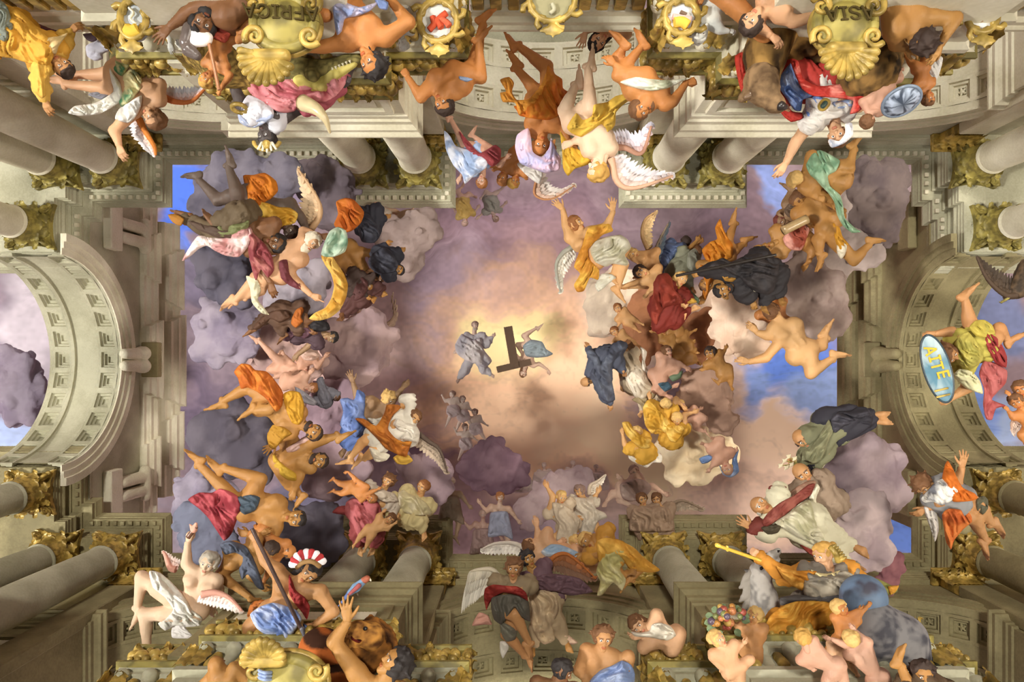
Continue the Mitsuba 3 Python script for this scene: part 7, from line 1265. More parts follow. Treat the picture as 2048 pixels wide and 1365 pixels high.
fg('dark haired child looking over its shoulder below the lifted wings', 170, 11.8, n=(1300, 548), p=(1320, 570), h=(1284, 544), aL=[(1282, 562), (1250, 572)], aR=[(1310, 572), (1296, 586)], face=(-.6, .1, -.7), kind='c', skin='glow', hair_=('curly', 'dark'))
fg('figure in blue folds seen from behind, right of the lifted wings', 190, 12.4, n=(1360, 500), p=(1344, 526), h=(1370, 486), aL=[(1376, 504), (1396, 488)], aR=[(1346, 540), (1340, 550)], lL=[(1330, 550), (1320, 566)], lR=[(1350, 556), (1340, 574)], robe=[('#5f6f94', 'TL')], face=(.5, -.4, .4), skin='ochre', hair_=('short', 'dark'), b=1, cl=[('#5f6f94', [(1318, 500), (1334, 486), (1350, 488), (1366, 484), (1374, 492), (1356, 512), (1346, 530), (1328, 532)], 30, -.05, 'TL', 10, (11, 1.3), 'robe', '#7f8fae')])
fg('figure in grey and ochre with an outstretched arm above the red robed woman', 200, 12.2, n=(1384, 520), p=(1362, 540), h=(1392, 506), aL=[(1366, 510), (1392, 484)], aR=[(1376, 548), (1362, 556)], lL=[(1346, 548), (1340, 566)], lR=[(1366, 564), (1380, 576)], robe=[('#85856f', 'TL')], face=(.3, -.6, .3), skin='ochre', hair_=('short', 'brown'), b=1, cl=[('#8f8f7e', [(1376, 506), (1394, 494), (1404, 502), (1400, 524), (1386, 544), (1374, 534)], 70, -.05, 'T', 8)])
fg('youth diving head down in orange cloak, bare legs up, right of centre', 240, 11.8, n=(1424, 548), p=(1446, 510), h=(1414, 566), aL=[(1416, 574), (1410, 590)], aR=[(1440, 566), (1446, 580)], lL=[(1456, 480), (1470, 446), (1476, 432)], lR=[(1470, 500), (1490, 486), (1508, 484)], face=(-.3, .6, -.5), skin='ochre', hair_=('short', 'brown'),
   cl=[('#d98c2c', [(1404, 500), (1420, 484), (1434, 478), (1430, 456), (1440, 438), (1446, 456), (1456, 476), (1466, 490), (1464, 516), (1448, 520), (1432, 528), (1412, 520)], 60, -.04, 'TL', 10, (13, 1.3), 'cloak', '#c6741f'), ('#cf7f2a', [(1400, 530), (1416, 536), (1432, 548), (1424, 566), (1412, 600), (1404, 592), (1408, 560)], 80, -.03, 'T', 7)])
fg('woman with fair hair in a crimson robe bending down, middle of the right group', 230, 11.6, n=(1350, 578), p=(1330, 612), h=(1360, 560), aL=[(1372, 600), (1370, 624)], aR=[(1350, 620), (1320, 640)], lL=[(1320, 650), (1350, 640)], lR=[(1350, 640), (1376, 624)], robe=[('#76291f', 'TL')], face=(.4, .2, -.8), kind='w', skin='glow', hair_=('long', 'fair'),
   cl=[('#7d2f22', [(1308, 566), (1316, 550), (1334, 546), (1344, 558), (1348, 578), (1362, 594), (1364, 606), (1350, 612), (1330, 616), (1318, 632), (1314, 652), (1304, 640), (1302, 618), (1306, 590)], 70, -.05, 'TL', 11, (13, 1.3), 'robe', '#8f3a2a'), ('#c79a3e', [(1350, 572), (1362, 574), (1382, 592), (1394, 604), (1380, 608), (1364, 600)], 50, -.04, 'A', 6), ('#5f6f54', [(1368, 574), (1384, 584), (1398, 598), (1396, 608), (1380, 592)], 40, 0, '', 5)])
fg('man in a black habit with tonsured dark hair leaning down with a long staff, right', 270, 11.2, n=(1474, 568), p=(1524, 532), h=(1446, 580), aL=[(1436, 540), (1404, 546), (1396, 548)], aR=[(1490, 584), (1500, 600)], lL=[(1540, 566), (1530, 606)], lR=[(1556, 546), (1560, 590)], sh=((1462, 548), (1484, 580)), robe=[('#322e2f', 'TAL', 'habit')], face=(-.4, .4, -.8), skin='ochre', hair_=('short', 'black'), beard=('beard', 'black'), hands=('grip', 'relax'),
   cl=[('#2d2a2b', [(1410, 540), (1428, 524), (1446, 516), (1462, 524), (1484, 514), (1510, 508), (1536, 508), (1556, 520), (1558, 548), (1548, 580), (1536, 590), (1512, 584), (1494, 572), (1480, 556), (1462, 548), (1450, 540), (1430, 540)], 20, -.06, 'TLA', 11, (14, 1.3), 'habit', '#3d3838'), ('#b5ad98', [(1486, 546), (1498, 536), (1500, 560), (1516, 582), (1504, 584), (1490, 568)], 60, -.12, '', 5), ('#a87a34', [(1440, 546), (1452, 552), (1476, 548), (1486, 540), (1484, 552), (1466, 564), (1450, 562)], 0, -.1, '', 6)])
rod('staff', 'long dark staff held by the man in the black habit', 'staff', (1352, 552), (1552, 510), 10.7, .022, '#2b2622')
fg('muscular man seen from behind with a green drape flowing past his raised leg, upper right', 290, 10.8, n=(1616, 346), p=(1676, 352), h=(1594, 358), aL=[(1604, 376), (1632, 396), (1660, 402)], aR=[(1640, 390, .3), (1664, 404)], lL=[(1692, 366, -.3), (1708, 296), (1730, 280)], lR=[(1660, 400, .4), (1680, 420)], face=(-.6, .5, .4), skin='ochre', hair_=('short', 'fair'), b=1,
   cl=[('#86ac88', [(1612, 330), (1626, 306), (1640, 300), (1662, 310), (1680, 322), (1672, 342), (1656, 352), (1660, 372), (1680, 390), (1686, 410), (1690, 436), (1710, 456), (1722, 464), (1704, 466), (1686, 452), (1674, 430), (1668, 404), (1656, 386), (1642, 372), (1632, 360), (1620, 350)], 65, -.05, 'TL', 9, (12, 1.4), 'drapery', '#a9c6a5')])
fg('nude man diving with a yellow cloth, feather bundle and kicked up feet, upper right', 280, 11.2, n=(1614, 404), p=(1656, 446), h=(1600, 400), aL=[(1590, 424), (1610, 440)], aR=[(1640, 396, .3), (1660, 404)], lL=[(1636, 480), (1640, 510), (1632, 522)], lR=[(1708, 520), (1740, 488), (1766, 492)], face=(-.7, .4, .2), skin='ochre', hair_=('short', 'brown'), b=1,
   cl=[('#cf952e', [(1664, 446), (1678, 452), (1686, 476), (1698, 490), (1682, 500), (1672, 486)], 70, -.04, 'L', 6), ('#e6dcc2', [(1674, 488), (1684, 484), (1694, 492), (1690, 510), (1682, 518), (1674, 506)], 80, -.08, 'L', 6, (7, 1.3))])
fg('dusky crouching figure with one foot raised behind the flayed red skin, upper right', 220, 11.8, n=(1586, 440), p=(1594, 416), h=(1564, 442), aL=[(1570, 456), (1580, 464)], aR=[(1600, 440), (1610, 450)], lL=[(1572, 408), (1580, 384), (1558, 374)], lR=[(1590, 400), (1570, 420)], face=(-.7, .4, -.3), skin='sepia', hair_=('short', '#6d3a30'), cl=[('#7a6452', [(1568, 420), (1586, 400), (1606, 410), (1612, 430), (1594, 436), (1576, 434)], 40, -.04, 'TL', 8)])
fg('tanned man stretched face down with a red flayed hide over his back, upper right', 230, 11.4, n=(1556, 484), p=(1600, 474), h=(1534, 496), aL=[(1552, 512), (1530, 500)], aR=[(1544, 462), (1560, 476)], lL=[(1636, 490), (1640, 520)], lR=[(1626, 500), (1618, 520)], face=(-.8, .4, -.2), skin='ochre', hair_=('short', 'dark'), b=1, cl=[('#a5523e', [(1566, 476), (1580, 460), (1604, 448), (1622, 452), (1616, 470), (1608, 492), (1600, 502), (1582, 500), (1570, 490)], 60, -.05, 'T', 9, (8, 1.4), 'hide', '#cf9484')])
rod('column_drum', 'short broken post carried over the red hide, upper right', 'post', (1566, 462), (1614, 438), 10.9, .075, '#a58b62')
fg('golden skinned nude man with legs bent, floating right of the cream cloud', 300, 11.2, n=(1566, 650), p=(1602, 702), h=(1546, 626), aL=[(1536, 672), (1514, 666), (1508, 660)], aR=[(1532, 716, -.3), (1500, 724), (1492, 722)], lL=[(1642, 690), (1652, 674), (1664, 660)], lR=[(1622, 746, -.3), (1668, 716), (1694, 722)], sh=((1548, 656), (1580, 660)), face=(-.3, -.7, .3), skin='glow', hair_=('short', 'brown'))
fg('head and arm of a dark haired man reaching up beside the brown grey cloud', 230, 11.6, n=(1540, 614), p=(1562, 650), h=(1540, 598), aL=[(1548, 616), (1540, 596)], aR=[(1558, 630), (1560, 644)], face=(-.2, -.5, -.5), skin='warm', hair_=('short', 'dark'))
fg('monk in a grey green habit kneeling on the mauve cloud with black skirts, right', 320, 10.3, n=(1622, 896), p=(1662, 856), h=(1606, 880), aL=[(1626, 928), (1600, 928), (1592, 926)], aR=[(1640, 912), (1620, 926)], lL=[(1690, 836), (1738, 832)], lR=[(1700, 850), (1742, 844)], sh=((1618, 910), (1640, 884)), robe=[('#767558', 'TA', 'habit'), ('#333138', 'L', 'skirts')], face=(-.35, .0, -.95), skin='tan', hair_=('fringe', 'dark'), hands=('grip', 'relax'),
   cl=[('#79785a', [(1608, 900), (1622, 892), (1636, 876), (1650, 852), (1658, 840), (1666, 862), (1656, 884), (1650, 904), (1640, 924), (1624, 928), (1610, 920)], -50, -.05, 'TA', 10, (13, 1.3), 'habit', '#8f8d6c'), ('#2f2d33', [(1662, 840), (1676, 824), (1700, 822), (1716, 814), (1734, 816), (1746, 836), (1742, 856), (1720, 848), (1690, 852), (1672, 866), (1664, 860)], 10, -.05, 'TL', 10, (13, 1.2), 'skirts', '#45434b'), ('#d9cfae', [(1630, 946), (1640, 930), (1656, 904), (1670, 876), (1674, 890), (1660, 916), (1640, 944)], -50, .0, '', 6), ('#26252b', [(1612, 926), (1626, 920), (1632, 936), (1622, 942)], 20, -.1, '', 5)])
k = thing('lily_spray', 'pale lily spray held by the monk in the grey green habit', 'flowers')
for i, (x, y) in enumerate(((1562, 932), (1570, 922), (1578, 914), (1584, 930), (1574, 936), (1590, 918))):
    put(k, 'stem', tube([W(1594, 928, 10.1), W(x, y, 10.1)], .008, 5), 'gilt_olive'); m = blob([(W(x, y, 10.1), W(x + q[0], y + q[1], 10.08), .022, .012) for q in ((-5, -3), (-4, 4), (3, -5))], .014, .008); put(k, 'bloom', m, 'fabric', smooth=True, color=np.tile(lin('#b9ad90'), (len(m[0]), 1)))
fg('bald monk with dull red sleeve just below the monk with the lilies', 320, 10.0, n=(1622, 964), p=(1660, 1010), h=(1606, 948), aL=[(1586, 984), (1562, 1002), (1556, 1006)], aR=[(1640, 990), (1620, 1006)], sh=((1610, 972), (1640, 962)), robe=[('#8f7a66', 'TA', 'habit')], face=(-.35, -.1, -.95), skin='tan', hair_=('fringe', 'dark'), cl=[('#a07a64', [(1570, 996), (1588, 978), (1612, 964), (1630, 962), (1632, 978), (1608, 992), (1584, 1008)], -30, -.05, 'TA', 8, (11, 1.1), 'sleeve'), ('#e0d9bf', [(1618, 990), (1632, 968), (1640, 976), (1632, 1000), (1640, 1030), (1626, 1020)], 80, -.03, 'T', 6)])
fg('kneeling man in long white robe and dark red mantle, one hand spread, right', 330, 9.8, n=(1540, 1024), p=(1610, 1046), h=(1524, 1014), aL=[(1520, 1052), (1504, 1058), (1498, 1054)], aR=[(1560, 1030), (1544, 1052)], lL=[(1650, 1090), (1690, 1120)], lR=[(1660, 1070), (1700, 1090)], robe=[('#cdc6a8', 'TL', 'robe'), ('#77382f', 'A', 'sleeves')], face=(-.7, -.5, -.2), skin='tan', hair_=('fringe', 'grey'), hands=('open', 'relax'),
   cl=[('#d6cfb2', [(1550, 1046), (1572, 1030), (1596, 1012), (1618, 1000), (1626, 1018), (1630, 1040), (1646, 1070), (1660, 1100), (1656, 1106), (1630, 1092), (1600, 1076), (1572, 1060)], 35, -.05, 'TL', 11, (14, 1.4), 'robe', '#a39e7c'), ('#7d3a30', [(1524, 1044), (1538, 1024), (1560, 1006), (1590, 990), (1616, 970), (1630, 968), (1622, 990), (1596, 1010), (1572, 1030), (1548, 1046), (1532, 1056)], -40, -.12, 'T', 8, (12, 1.2), 'mantle', '#96574a'), ('#8f3e32', [(1562, 1054), (1582, 1060), (1608, 1080), (1630, 1102), (1632, 1116), (1612, 1104), (1588, 1078), (1568, 1068)], 40, -.1, '', 6), ('#4d4433', [(1522, 1056), (1542, 1050), (1562, 1052), (1556, 1066), (1536, 1070)], 10, -.05, 'T', 6)])
# around the dark robed saint, right of the golden centre
fg('kneeling man in dark blue grey robe seen from behind, right of the golden centre', 190, 13.2, n=(1196, 760), p=(1212, 716), h=(1174, 764), aL=[(1188, 720), (1178, 700), (1174, 686)], aR=[(1212, 792), (1220, 806), (1222, 814)], lL=[(1234, 700), (1248, 690)], lR=[(1232, 720), (1244, 740)], sh=((1184, 744), (1204, 776)), robe=[('#4f5361', 'TAL')], face=(-.8, .2, .5), skin='tan', hair_=('fringe', 'dark'), b=1,
   cl=[('#4f5361', [(1172, 706), (1180, 698), (1192, 706), (1202, 728), (1212, 712), (1222, 692), (1238, 682), (1254, 686), (1252, 698), (1238, 706), (1228, 720), (1220, 742), (1226, 772), (1230, 800), (1216, 806), (1200, 794), (1186, 768), (1180, 748), (1188, 730)], 60, -.05, 'TLA', 10, (12, 1.3), 'robe', '#5f6470'), ('#777a74', [(1186, 744), (1200, 736), (1212, 750), (1218, 766), (1204, 762)], 30, -.12, '', 5)])
fg('angel in white folds pressed against the saint in blue grey, right of the golden centre', 190, 13.6, n=(1246, 712), p=(1266, 760), h=(1254, 696), aL=[(1242, 740), (1244, 768)], aR=[(1280, 730), (1290, 750)], lL=[(1300, 780), (1326, 802), (1330, 810)], lR=[(1290, 796), (1284, 820)], robe=[('#c6b498', 'TL')], face=(-.4, -.2, .6), kind='w', skin='glow', hair_=('bun', 'brown'), b=1,
   cl=[('#cdbb9f', [(1232, 712), (1246, 702), (1262, 706), (1276, 716), (1288, 740), (1298, 764), (1308, 780), (1290, 800), (1272, 796), (1262, 780), (1250, 756), (1238, 740)], 60, -.05, 'TL', 9, (11, 1.4), 'robe', '#e3d6c0'), ('#e6dccb', [(1280, 694), (1294, 704), (1290, 726), (1300, 750), (1294, 762), (1282, 738), (1284, 716)], 70, -.05, '', 5), ('#a08c68', [(1264, 800), (1280, 790), (1300, 786), (1310, 772), (1312, 790), (1296, 810), (1288, 824), (1280, 810)], 40, -.02, 'L', 7)])
fg('peach skinned youth with a green sash bending over, right of the angel in white', 190, 13.4, n=(1338, 722), p=(1316, 752), h=(1334, 706), aL=[(1358, 728), (1370, 734)], aR=[(1352, 748), (1340, 752)], lL=[(1322, 784), (1340, 776)], lR=[(1310, 780), (1330, 790)], face=(.3, -.4, -.6), skin='rose', hair_=('curly', 'brown'), cl=[('#6f8266', [(1338, 754), (1352, 746), (1366, 742), (1362, 756), (1346, 764)], -20, -.03, 'T', 5), ('#4d6878', [(1316, 768), (1336, 764), (1344, 776), (1330, 784)], 10, -.03, 'L', 5)])
for l, H, n, p, h, aL, aR, lL, lR, fc in (
 ('ochre winged child stretching one arm left on the rust cloud, upper one', 130, (1334, 672), (1352, 700), (1326, 660), [(1320, 664), (1310, 664)], [(1346, 684), (1338, 690)], [(1376, 704), (1384, 690)], [(1368, 714), (1386, 708)], (-.3, .2, -.8)),
 ('ochre child with a raised head on the rust cloud, right one', 130, (1358, 672), (1372, 692), (1352, 660), [(1376, 670), (1366, 684)], [(1350, 684), (1344, 694)], [(1388, 700), (1384, 712)], [(1364, 710), (1356, 716)], (.3, -.3, -.8)),
 ('dark haired child asleep on the rust cloud under the crimson robe', 120, (1336, 656), (1356, 664), (1340, 648), [(1330, 668), (1320, 660)], [(1352, 656), (1362, 648)], [(1372, 670), (1384, 664)], [(1366, 676), (1380, 680)], (.2, .5, -.8)),
 ('brown child low on the rust cloud with curled legs', 130, (1344, 706), (1370, 716), (1340, 716), [(1346, 724), (1354, 734)], [(1362, 704), (1372, 700)], [(1388, 722), (1374, 730)], [(1386, 712), (1394, 722)], (-.2, .4, -.8)),
 ('cherub with only its head and arm over the cream cloud, upper one', 110, (1240, 628), (1256, 640), (1236, 618), [(1242, 642), (1236, 652)], [(1256, 626), (1262, 632)], [(1266, 652), (1274, 660)], [(1270, 640), (1280, 646)], (-.2, .2, -.9)),
 ('cherub with only its head over the cream cloud, lower one', 110, (1236, 672), (1252, 684), (1230, 664), [(1236, 684), (1230, 690)], [(1250, 670), (1258, 676)], [(1260, 694), (1268, 702)], [(1266, 684), (1274, 690)], (-.4, .2, -.8))):
    fg(l, H, 13.9, kind='c', skin='ochre' if 'och' in l or 'brown' in l or 'dark' in l else 'glow', hair_=('curly', 'dark' if 'dark' in l or 'brown' in l else 'auburn'), n=n, p=p, h=h, aL=aL, aR=aR, lL=lL, lR=lR, face=fc)
fg('ochre child flying with crossed arms before the blue sky, right', 150, 12.6, n=(1424, 716), p=(1448, 742), h=(1422, 708), aL=[(1430, 732), (1412, 738)], aR=[(1442, 712), (1450, 700)], lL=[(1450, 756), (1438, 764), (1434, 760)], lR=[(1460, 756), (1462, 770)], face=(-.5, .3, -.7), kind='c', skin='ochre', hair_=('curly', 'dark'))
for l, pts, n, p, h, fc, a2 in (
 ('angel in a flowing yellow robe with raised arms, under the puffy brown cloud', [(1286, 816), (1296, 800), (1312, 806), (1318, 820), (1330, 832), (1340, 848), (1338, 872), (1318, 858), (1304, 868), (1290, 850)], (1326, 812), (1320, 850), (1334, 808), (.4, -.2, -.8), [(1352, 798), (1364, 812)]),
 ('angel with golden curls in a yellow robe, right one under the puffy brown cloud', [(1326, 850), (1340, 850), (1362, 852), (1368, 858), (1364, 870), (1352, 886), (1338, 880)], (1350, 850), (1342, 880), (1354, 838), (.2, .1, -.95), [(1368, 830), (1384, 826)]),
 ('angel in yellow and white looking down, left one of the yellow robed angels', [(1244, 846), (1258, 844), (1268, 858), (1286, 874), (1302, 880), (1300, 896), (1286, 898), (1270, 888), (1252, 870)], (1272, 884), (1292, 908), (1274, 866), (.1, .3, -.95), [(1262, 896), (1270, 904)])):
    fg(l, 180, 13.2, n=n, p=p, h=h, aL=[(n[0] - 22, n[1] + 6), (n[0] - 26, n[1] - 12)], aR=a2, face=fc, kind='w', skin='glow', hz=-1, robe=[('#d3a03c', 'TL')], hair_=('curly', 'fair'), cl=[('#dba63a', pts, 50, -.05, 'TA', 9, (12, 1.4), 'robe', '#ecc76a')])
b_ = free('white and cream robe of the left yellow angel trailing over the glowing cloud', 'drapery', 'drapery', 13.3)
cloth(b_, '#e6dcc4', [(1254, 896), (1268, 884), (1282, 892), (1306, 898), (1324, 912), (1322, 926), (1306, 926), (1294, 936), (1274, 928), (1258, 918)], 40, 0, '', 10, (12, 1.3), 'cloth', '#f0e8d6')
fg('pale child reclining on the glowing cloud with one foot forward, right', 130, 13.4, n=(1378, 828), p=(1396, 840), h=(1362, 812), aL=[(1362, 836), (1350, 840)], aR=[(1388, 824), (1398, 820)], lL=[(1392, 856), (1408, 864), (1412, 872)], lR=[(1410, 838), (1400, 848)], face=(-.3, -.2, -.8), kind='c', skin='rose', hair_=('curly', 'fair'))
fg('naked cherub tumbling with a blue ribbon about its head, right', 160, 12.8, n=(1448, 916), p=(1432, 896), h=(1454, 936), aL=[(1430, 922), (1422, 936)], aR=[(1462, 912), (1468, 906)], lL=[(1424, 896), (1410, 890)], lR=[(1442, 880), (1430, 878)], face=(-.2, .5, -.8), kind='c', skin='rose', hair_=('fringe', 'fair'),
   cl=[('#7b98c8', [(1438, 930), (1446, 950), (1462, 956), (1478, 944), (1474, 918), (1478, 900), (1466, 908), (1464, 926), (1462, 944), (1450, 944)], 70, .15, '', 7, (9, 1.2), 'ribbon', '#a9bcdc'), ('#7b98c8', [(1398, 918), (1410, 912), (1420, 910), (1432, 908), (1426, 918), (1416, 926), (1404, 928)], 10, .05, '', 6, (8, 1.2), 'ribbon')])
# ------------------------------------------------------------------ right arch and right edge
fg('angel in yellow and rose red holding an oval painted shield, right arch', 330, 9.4, n=(1914, 706), p=(1956, 688), h=(1896, 708), hz=-1, aL=[(1904, 664), (1872, 668), (1864, 670)], aR=[(1936, 776), (1904, 796), (1896, 800)], lL=[(1942, 650), (1930, 600), (1936, 596)], lR=[(1998, 660), (2014, 680), (2038, 656)], sh=((1916, 682), (1926, 736)), robe=[('#b5a84e', 'T', 'bodice')], face=(-.4, .3, -.9), kind='w', skin='tan', hair_=('wild', 'brown'), hands=('grip', 'grip'),
   cl=[('#c3b55a', [(1908, 690), (1918, 672), (1936, 664), (1950, 680), (1962, 700), (1966, 720), (1950, 734), (1930, 736), (1912, 724)], 50, -.05, 'TA', 10, (13, 1.3), 'bodice', '#8f883f'), ('#c9b652', [(1938, 656), (1950, 642), (1968, 640), (1984, 650), (1990, 668), (1972, 676), (1952, 672)], 40, -.05, 'TL', 9, (12, 1.2)), ('#e0dcae', [(1906, 752), (1920, 738), (1944, 744), (1960, 762), (1966, 788), (1950, 784), (1930, 776)], 30, -.06, 'TA', 8, (11, 1.2), 'sleeve'),
       ('#9c3a38', [(1976, 664), (1990, 672), (2004, 690), (2014, 714), (2012, 736), (1990, 726), (1976, 700), (1970, 680)], 65, -.08, 'TL', 9, (13, 1.2), 'mantle'), ('#bd6a66', [(1958, 748), (1968, 722), (1990, 726), (2014, 742), (2012, 766), (1994, 786), (1984, 800), (2012, 812), (1992, 818), (1984, 840), (1972, 838), (1966, 810), (1968, 780)], 70, -.05, '', 11, (14, 1.3), 'mantle', '#9c4644')])
ok_ = thing('shield', 'oval blue painted shield with gold letters held by the angel in the right arch', 'shield'); c = W(1874, 738, 8.8)
RM = trimesh.transformations.euler_matrix(0, .3, -.29)[:3, :3]
v, f = xf(lathe([(.001, -.04), (.6, -.035), (.95, -.01), (1, 0), (.97, .04), (.001, .045)], 48), RM @ np.diag([.15, .44, 1]), c); t = np.clip((meshkit.fbm(v * 5, 4) - .42) * 5, 0, 1)[:, None]
put(ok_, 'plate', (v, f), 'matte', smooth=True, color=lin('#587c8c') * (1 - t) + lin('#a9b9ba') * t)
q = np.linspace(0, 6.2832, 49); v, f = xf(tube(np.stack([.15 * np.cos(q), .44 * np.sin(q), 0 * q], 1), .014, 8, False), RM, c); put(ok_, 'rim', (v, f), 'glossy', smooth=True, color=np.tile(lin('#2e3a40'), (len(v), 1)))
for i, (w_, y0) in enumerate((('A', 0), ('IT', 0), ('E', 0))):
    m = meshkit.text_mesh(w_, .13, .012, True); v = np.array(m.vertices); v[:, :2] -= (v[:, :2].min(0) + v[:, :2].max(0)) / 2
    v = np.stack([v[:, 1], v[:, 0], v[:, 2]], 1) + ((-.02, -.25, -.055), (.0, -.08, -.055), (.04, .08, -.055))[i]; v = v @ RM.T + c
    v, ff = flat_norm((v, np.array(m.faces))); put(ok_, 'lettering', (v, ff), 'matte', color=np.tile(lin('#d3a63c'), (len(v), 1)), label='gold lettering')
for i, yy in enumerate((.26, .34)):
    m = bevbox(-.11, .05, yy - .012, yy + .012, -.055, -.04, .004); m = flat_norm(xf(m, RM, c)); put(ok_, 'gold_bar', m, 'gilt')
ek = thing('eagle', 'dark brown eagle with spread wing at the right edge above the arch', 'bird'); ez = 9.6
body_ = dict(z=ez, s=ez / F, H=300, key=ek)
wing(body_, [(2034, 590), (2010, 590), (1976, 560), (1952, 512)], [(2040, 552), (2016, 548), (1990, 534), (1956, 512)], '#4a3a2c', '#3b3026', 0, 14)
m, c = fur(blob([(W(2036, 580, ez), W(2060, 540, ez), .12, .16), (W(2030, 588, ez), W(2014, 594, ez), .06, .05)], .018, .04), '#33291f', '#5d4a36', 16, .02); put(ek, 'body', m, 'fabric', smooth=True, color=c)
put(ek, 'talon', cat([tube([W(2022, 592, ez - .05), W(2010 - i * 4, 602 + i * 2, ez - .05), W(2006 - i * 4, 600 + i * 2, ez - .05)], [.02, .014, .005], 6) for i in range(3)]), 'gilt_olive', smooth=True)
for l, x, y, hx, hy in (('tanned child at the right edge beside the rose red mantle, upper one', 2050, 790, 2042, 778), ('tanned child with pale wings at the right edge below the rose red mantle, lower one', 2046, 820, 2034, 804)):
    fg(l, 170, 9.6, n=(x, y), p=(x + 20, y + 34), h=(hx, hy), aL=[(x - 18, y + 16), (x - 28, y + 4)], aR=[(x + 20, y + 6), (x + 30, y)], lL=[(x - 2, y + 50), (x + 6, y + 66)], lR=[(x + 26, y + 60), (x + 34, y + 76)], face=(-.6, .2, -.7), kind='c', skin='warm', hair_=('curly', 'brown'),
       wings=[([(x - 8, y + 16), (x - 22, y + 24), (x - 24, y + 40)], [(x, y + 30), (x - 8, y + 46), (x - 18, y + 56)], '#a98a76', '#d3bfae', .1, 8)] if 'wings' in l else [])
fg('angel in grey and burnt orange flying in from the right corner with a hand raised', 320, 9.6, n=(1872, 978), p=(1914, 1006), h=(1850, 972), aL=[(1864, 1010), (1852, 1018)], aR=[(1914, 966), (1924, 936), (1926, 926)], lL=[(1950, 1040), (1972, 1084), (1978, 1094)], lR=[(1964, 1020), (1984, 1050), (1990, 1064)], sh=((1868, 996), (1886, 968)), robe=[('#8a8988', 'T', 'tunic')], face=(-.85, .3, -.4), kind='w', skin='tan', hair_=('wild', 'brown'), hands=('relax', 'open'),
   cl=[('#77777c', [(1860, 976), (1874, 962), (1894, 956), (1908, 970), (1916, 984), (1906, 1000), (1884, 1012), (1866, 1004), (1850, 1006), (1842, 998)], 30, -.05, 'TA', 9, (12, 1.3), 'tunic', '#e0ddd4'), ('#cf6f24', [(1884, 958), (1890, 930), (1896, 922), (1906, 938), (1914, 956), (1926, 976), (1950, 988), (1956, 1000), (1930, 1004), (1906, 1004), (1902, 986), (1894, 970)], 50, -.06, 'T', 8, (12, 1.3), 'cloak'), ('#c5602a', [(1884, 1030), (1896, 1018), (1920, 1020), (1940, 1028), (1944, 1044), (1926, 1060), (1908, 1082), (1902, 1100), (1892, 1084), (1888, 1060)], 65, -.05, 'TL', 11, (14, 1.3), 'cloak', '#d27a3c'), ('#d6cfc6', [(1846, 1016), (1860, 1014), (1874, 1030), (1878, 1060), (1870, 1084), (1860, 1056)], 75, 0, '', 6, (10, 1.2)), ('#5f5c48', [(1952, 1000), (1966, 992), (1976, 1000), (1976, 1018), (1966, 1030), (1954, 1020)], 80, -.04, 'L', 7)])
# stone figures of the architecture
for l, H, z, n, p, h, aL, aR, lL, lR in (
 ('grey stone child leaning head down beside the medallion with yellow twigs', 210, 6.5, (1412, 50), (1428, 6), (1400, 66), [(1394, 30), (1406, 8)], [(1440, 60), (1456, 62)], [(1450, -20), (1470, -30)], [(1410, -20), (1400, -40)]),
 ('grey stone bust hanging head down between the giant and the coral medallion', 190, 6.7, (800, 66), (800, 20), (806, 86), [(784, 50), (790, 30)], [(820, 56), (826, 36)], [(796, -20), (790, -50)], [(810, -20), (816, -50)]),
 ('grey stone figure crouching behind the muscular man at the upper right', 220, 6.8, (1888, 18), (1900, -30), (1880, 40), [(1872, 0), (1866, -20)], [(1910, 10), (1920, -10)], [(1890, -60), (1890, -80)], [(1920, -60), (1930, -80)]),
 ('grey stone figure leaning down behind the brown giant with outstretched arm', 230, 6.8, (356, 60), (340, 10), (364, 80), [(336, 60), (340, 84)], [(372, 52), (380, 40)], [(330, -30), (330, -60)], [(350, -30), (356, -60)])):
    fg(l, H, z, n=n, p=p, h=h, aL=aL, aR=aR, lL=lL, lR=lR, face=(-.2, .5, -.8), skin='stone', hair_=('curly', 'stone'), cat_='statue', name='statue', kind='c' if 'child' in l else 'm')
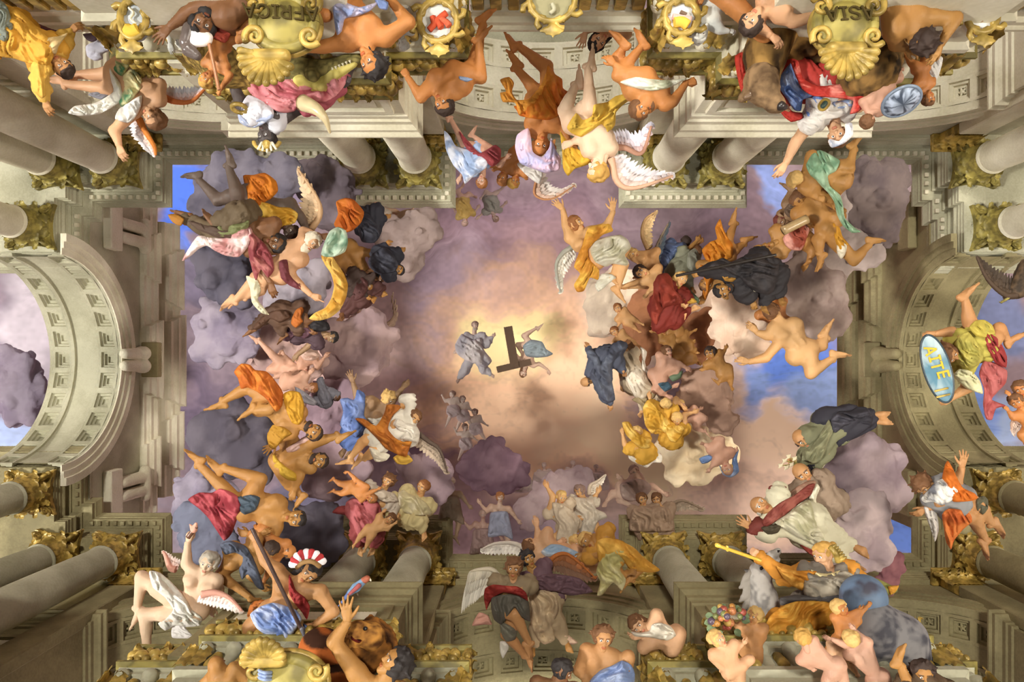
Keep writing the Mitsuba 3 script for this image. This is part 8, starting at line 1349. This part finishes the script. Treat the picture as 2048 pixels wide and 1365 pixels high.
# faint figures high in the sky
fg('pale winged figure in white folds beside two infants, right of the black robed men', 150, 14.6, n=(768, 462), p=(762, 428), h=(766, 476), aL=[(784, 452), (800, 440)], aR=[(752, 452), (746, 440)], lL=[(790, 424), (818, 440), (826, 444)], lR=[(752, 410), (740, 420)], face=(-.2, .5, -.8), kind='w', skin='#dcb69c', hair_=('short', 'brown'), robe=[('#cbb8aa', 'T')],
   cl=[('#d6c6b8', [(744, 420), (764, 414), (784, 424), (786, 446), (774, 460), (760, 452), (750, 440)], 60, -.04, 'TL', 8, (9, 1.2))])
fg('pale infant held by the pale winged figure, upper right of the left group', 95, 14.4, n=(796, 444), p=(806, 434), h=(792, 456), aL=[(786, 446), (780, 440)], aR=[(806, 448), (812, 454)], lL=[(818, 430), (826, 438)], lR=[(812, 424), (822, 420)], face=(-.4, .4, -.8), kind='c', skin='#dcb69c', hair_=('curly', 'brown'))
fg('faint yellow clad figure near the left end of the top arch, high in the sky', 120, 17.0, n=(932, 432), p=(924, 404), h=(930, 444), aL=[(912, 424), (906, 414)], aR=[(946, 428), (954, 418)], lL=[(914, 384), (922, 376)], lR=[(938, 388), (946, 392)], face=(.3, .5, -.8), skin='#b49488', hair_=('short', 'mauve'), robe=[('#b59a5c', 'T')], cl=[('#bfa05c', [(910, 410), (924, 396), (940, 408), (946, 424), (934, 438), (918, 432)], 60, -.04, 'TL', 8, (9, 1.2))])
fg('faint grey clad figure right of the faint yellow one, high in the sky', 120, 17.0, n=(984, 424), p=(980, 400), h=(990, 436), aL=[(968, 424), (960, 432)], aR=[(1000, 418), (1008, 410)], lL=[(972, 384), (966, 392)], lR=[(992, 386), (1000, 380)], face=(-.3, .5, -.8), skin='#b49a92', hair_=('short', 'mauve'), robe=[('#94908a', 'T')], cl=[('#97958e', [(968, 396), (986, 390), (1000, 404), (996, 420), (980, 424), (968, 414)], 40, -.04, 'TL', 8, (9, 1.2))])
fg('dim rosy figure with one tall brown wing, left of the golden centre', 150, 15.0, n=(722, 640), p=(724, 668), h=(716, 628), aL=[(704, 650), (696, 660)], aR=[(742, 652), (752, 644)], lL=[(708, 690), (700, 706)], lR=[(740, 692), (748, 706)], face=(-.4, .3, -.8), kind='w', skin='#c79a86', hair_=('short', 'mauve'), robe=[('#b58272', 'TL')],
   wings=[([(738, 652), (768, 650), (788, 630), (782, 588)], [(748, 668), (780, 662), (796, 634), (784, 588)], '#8f7562', '#a98f7c', .1, 11)])
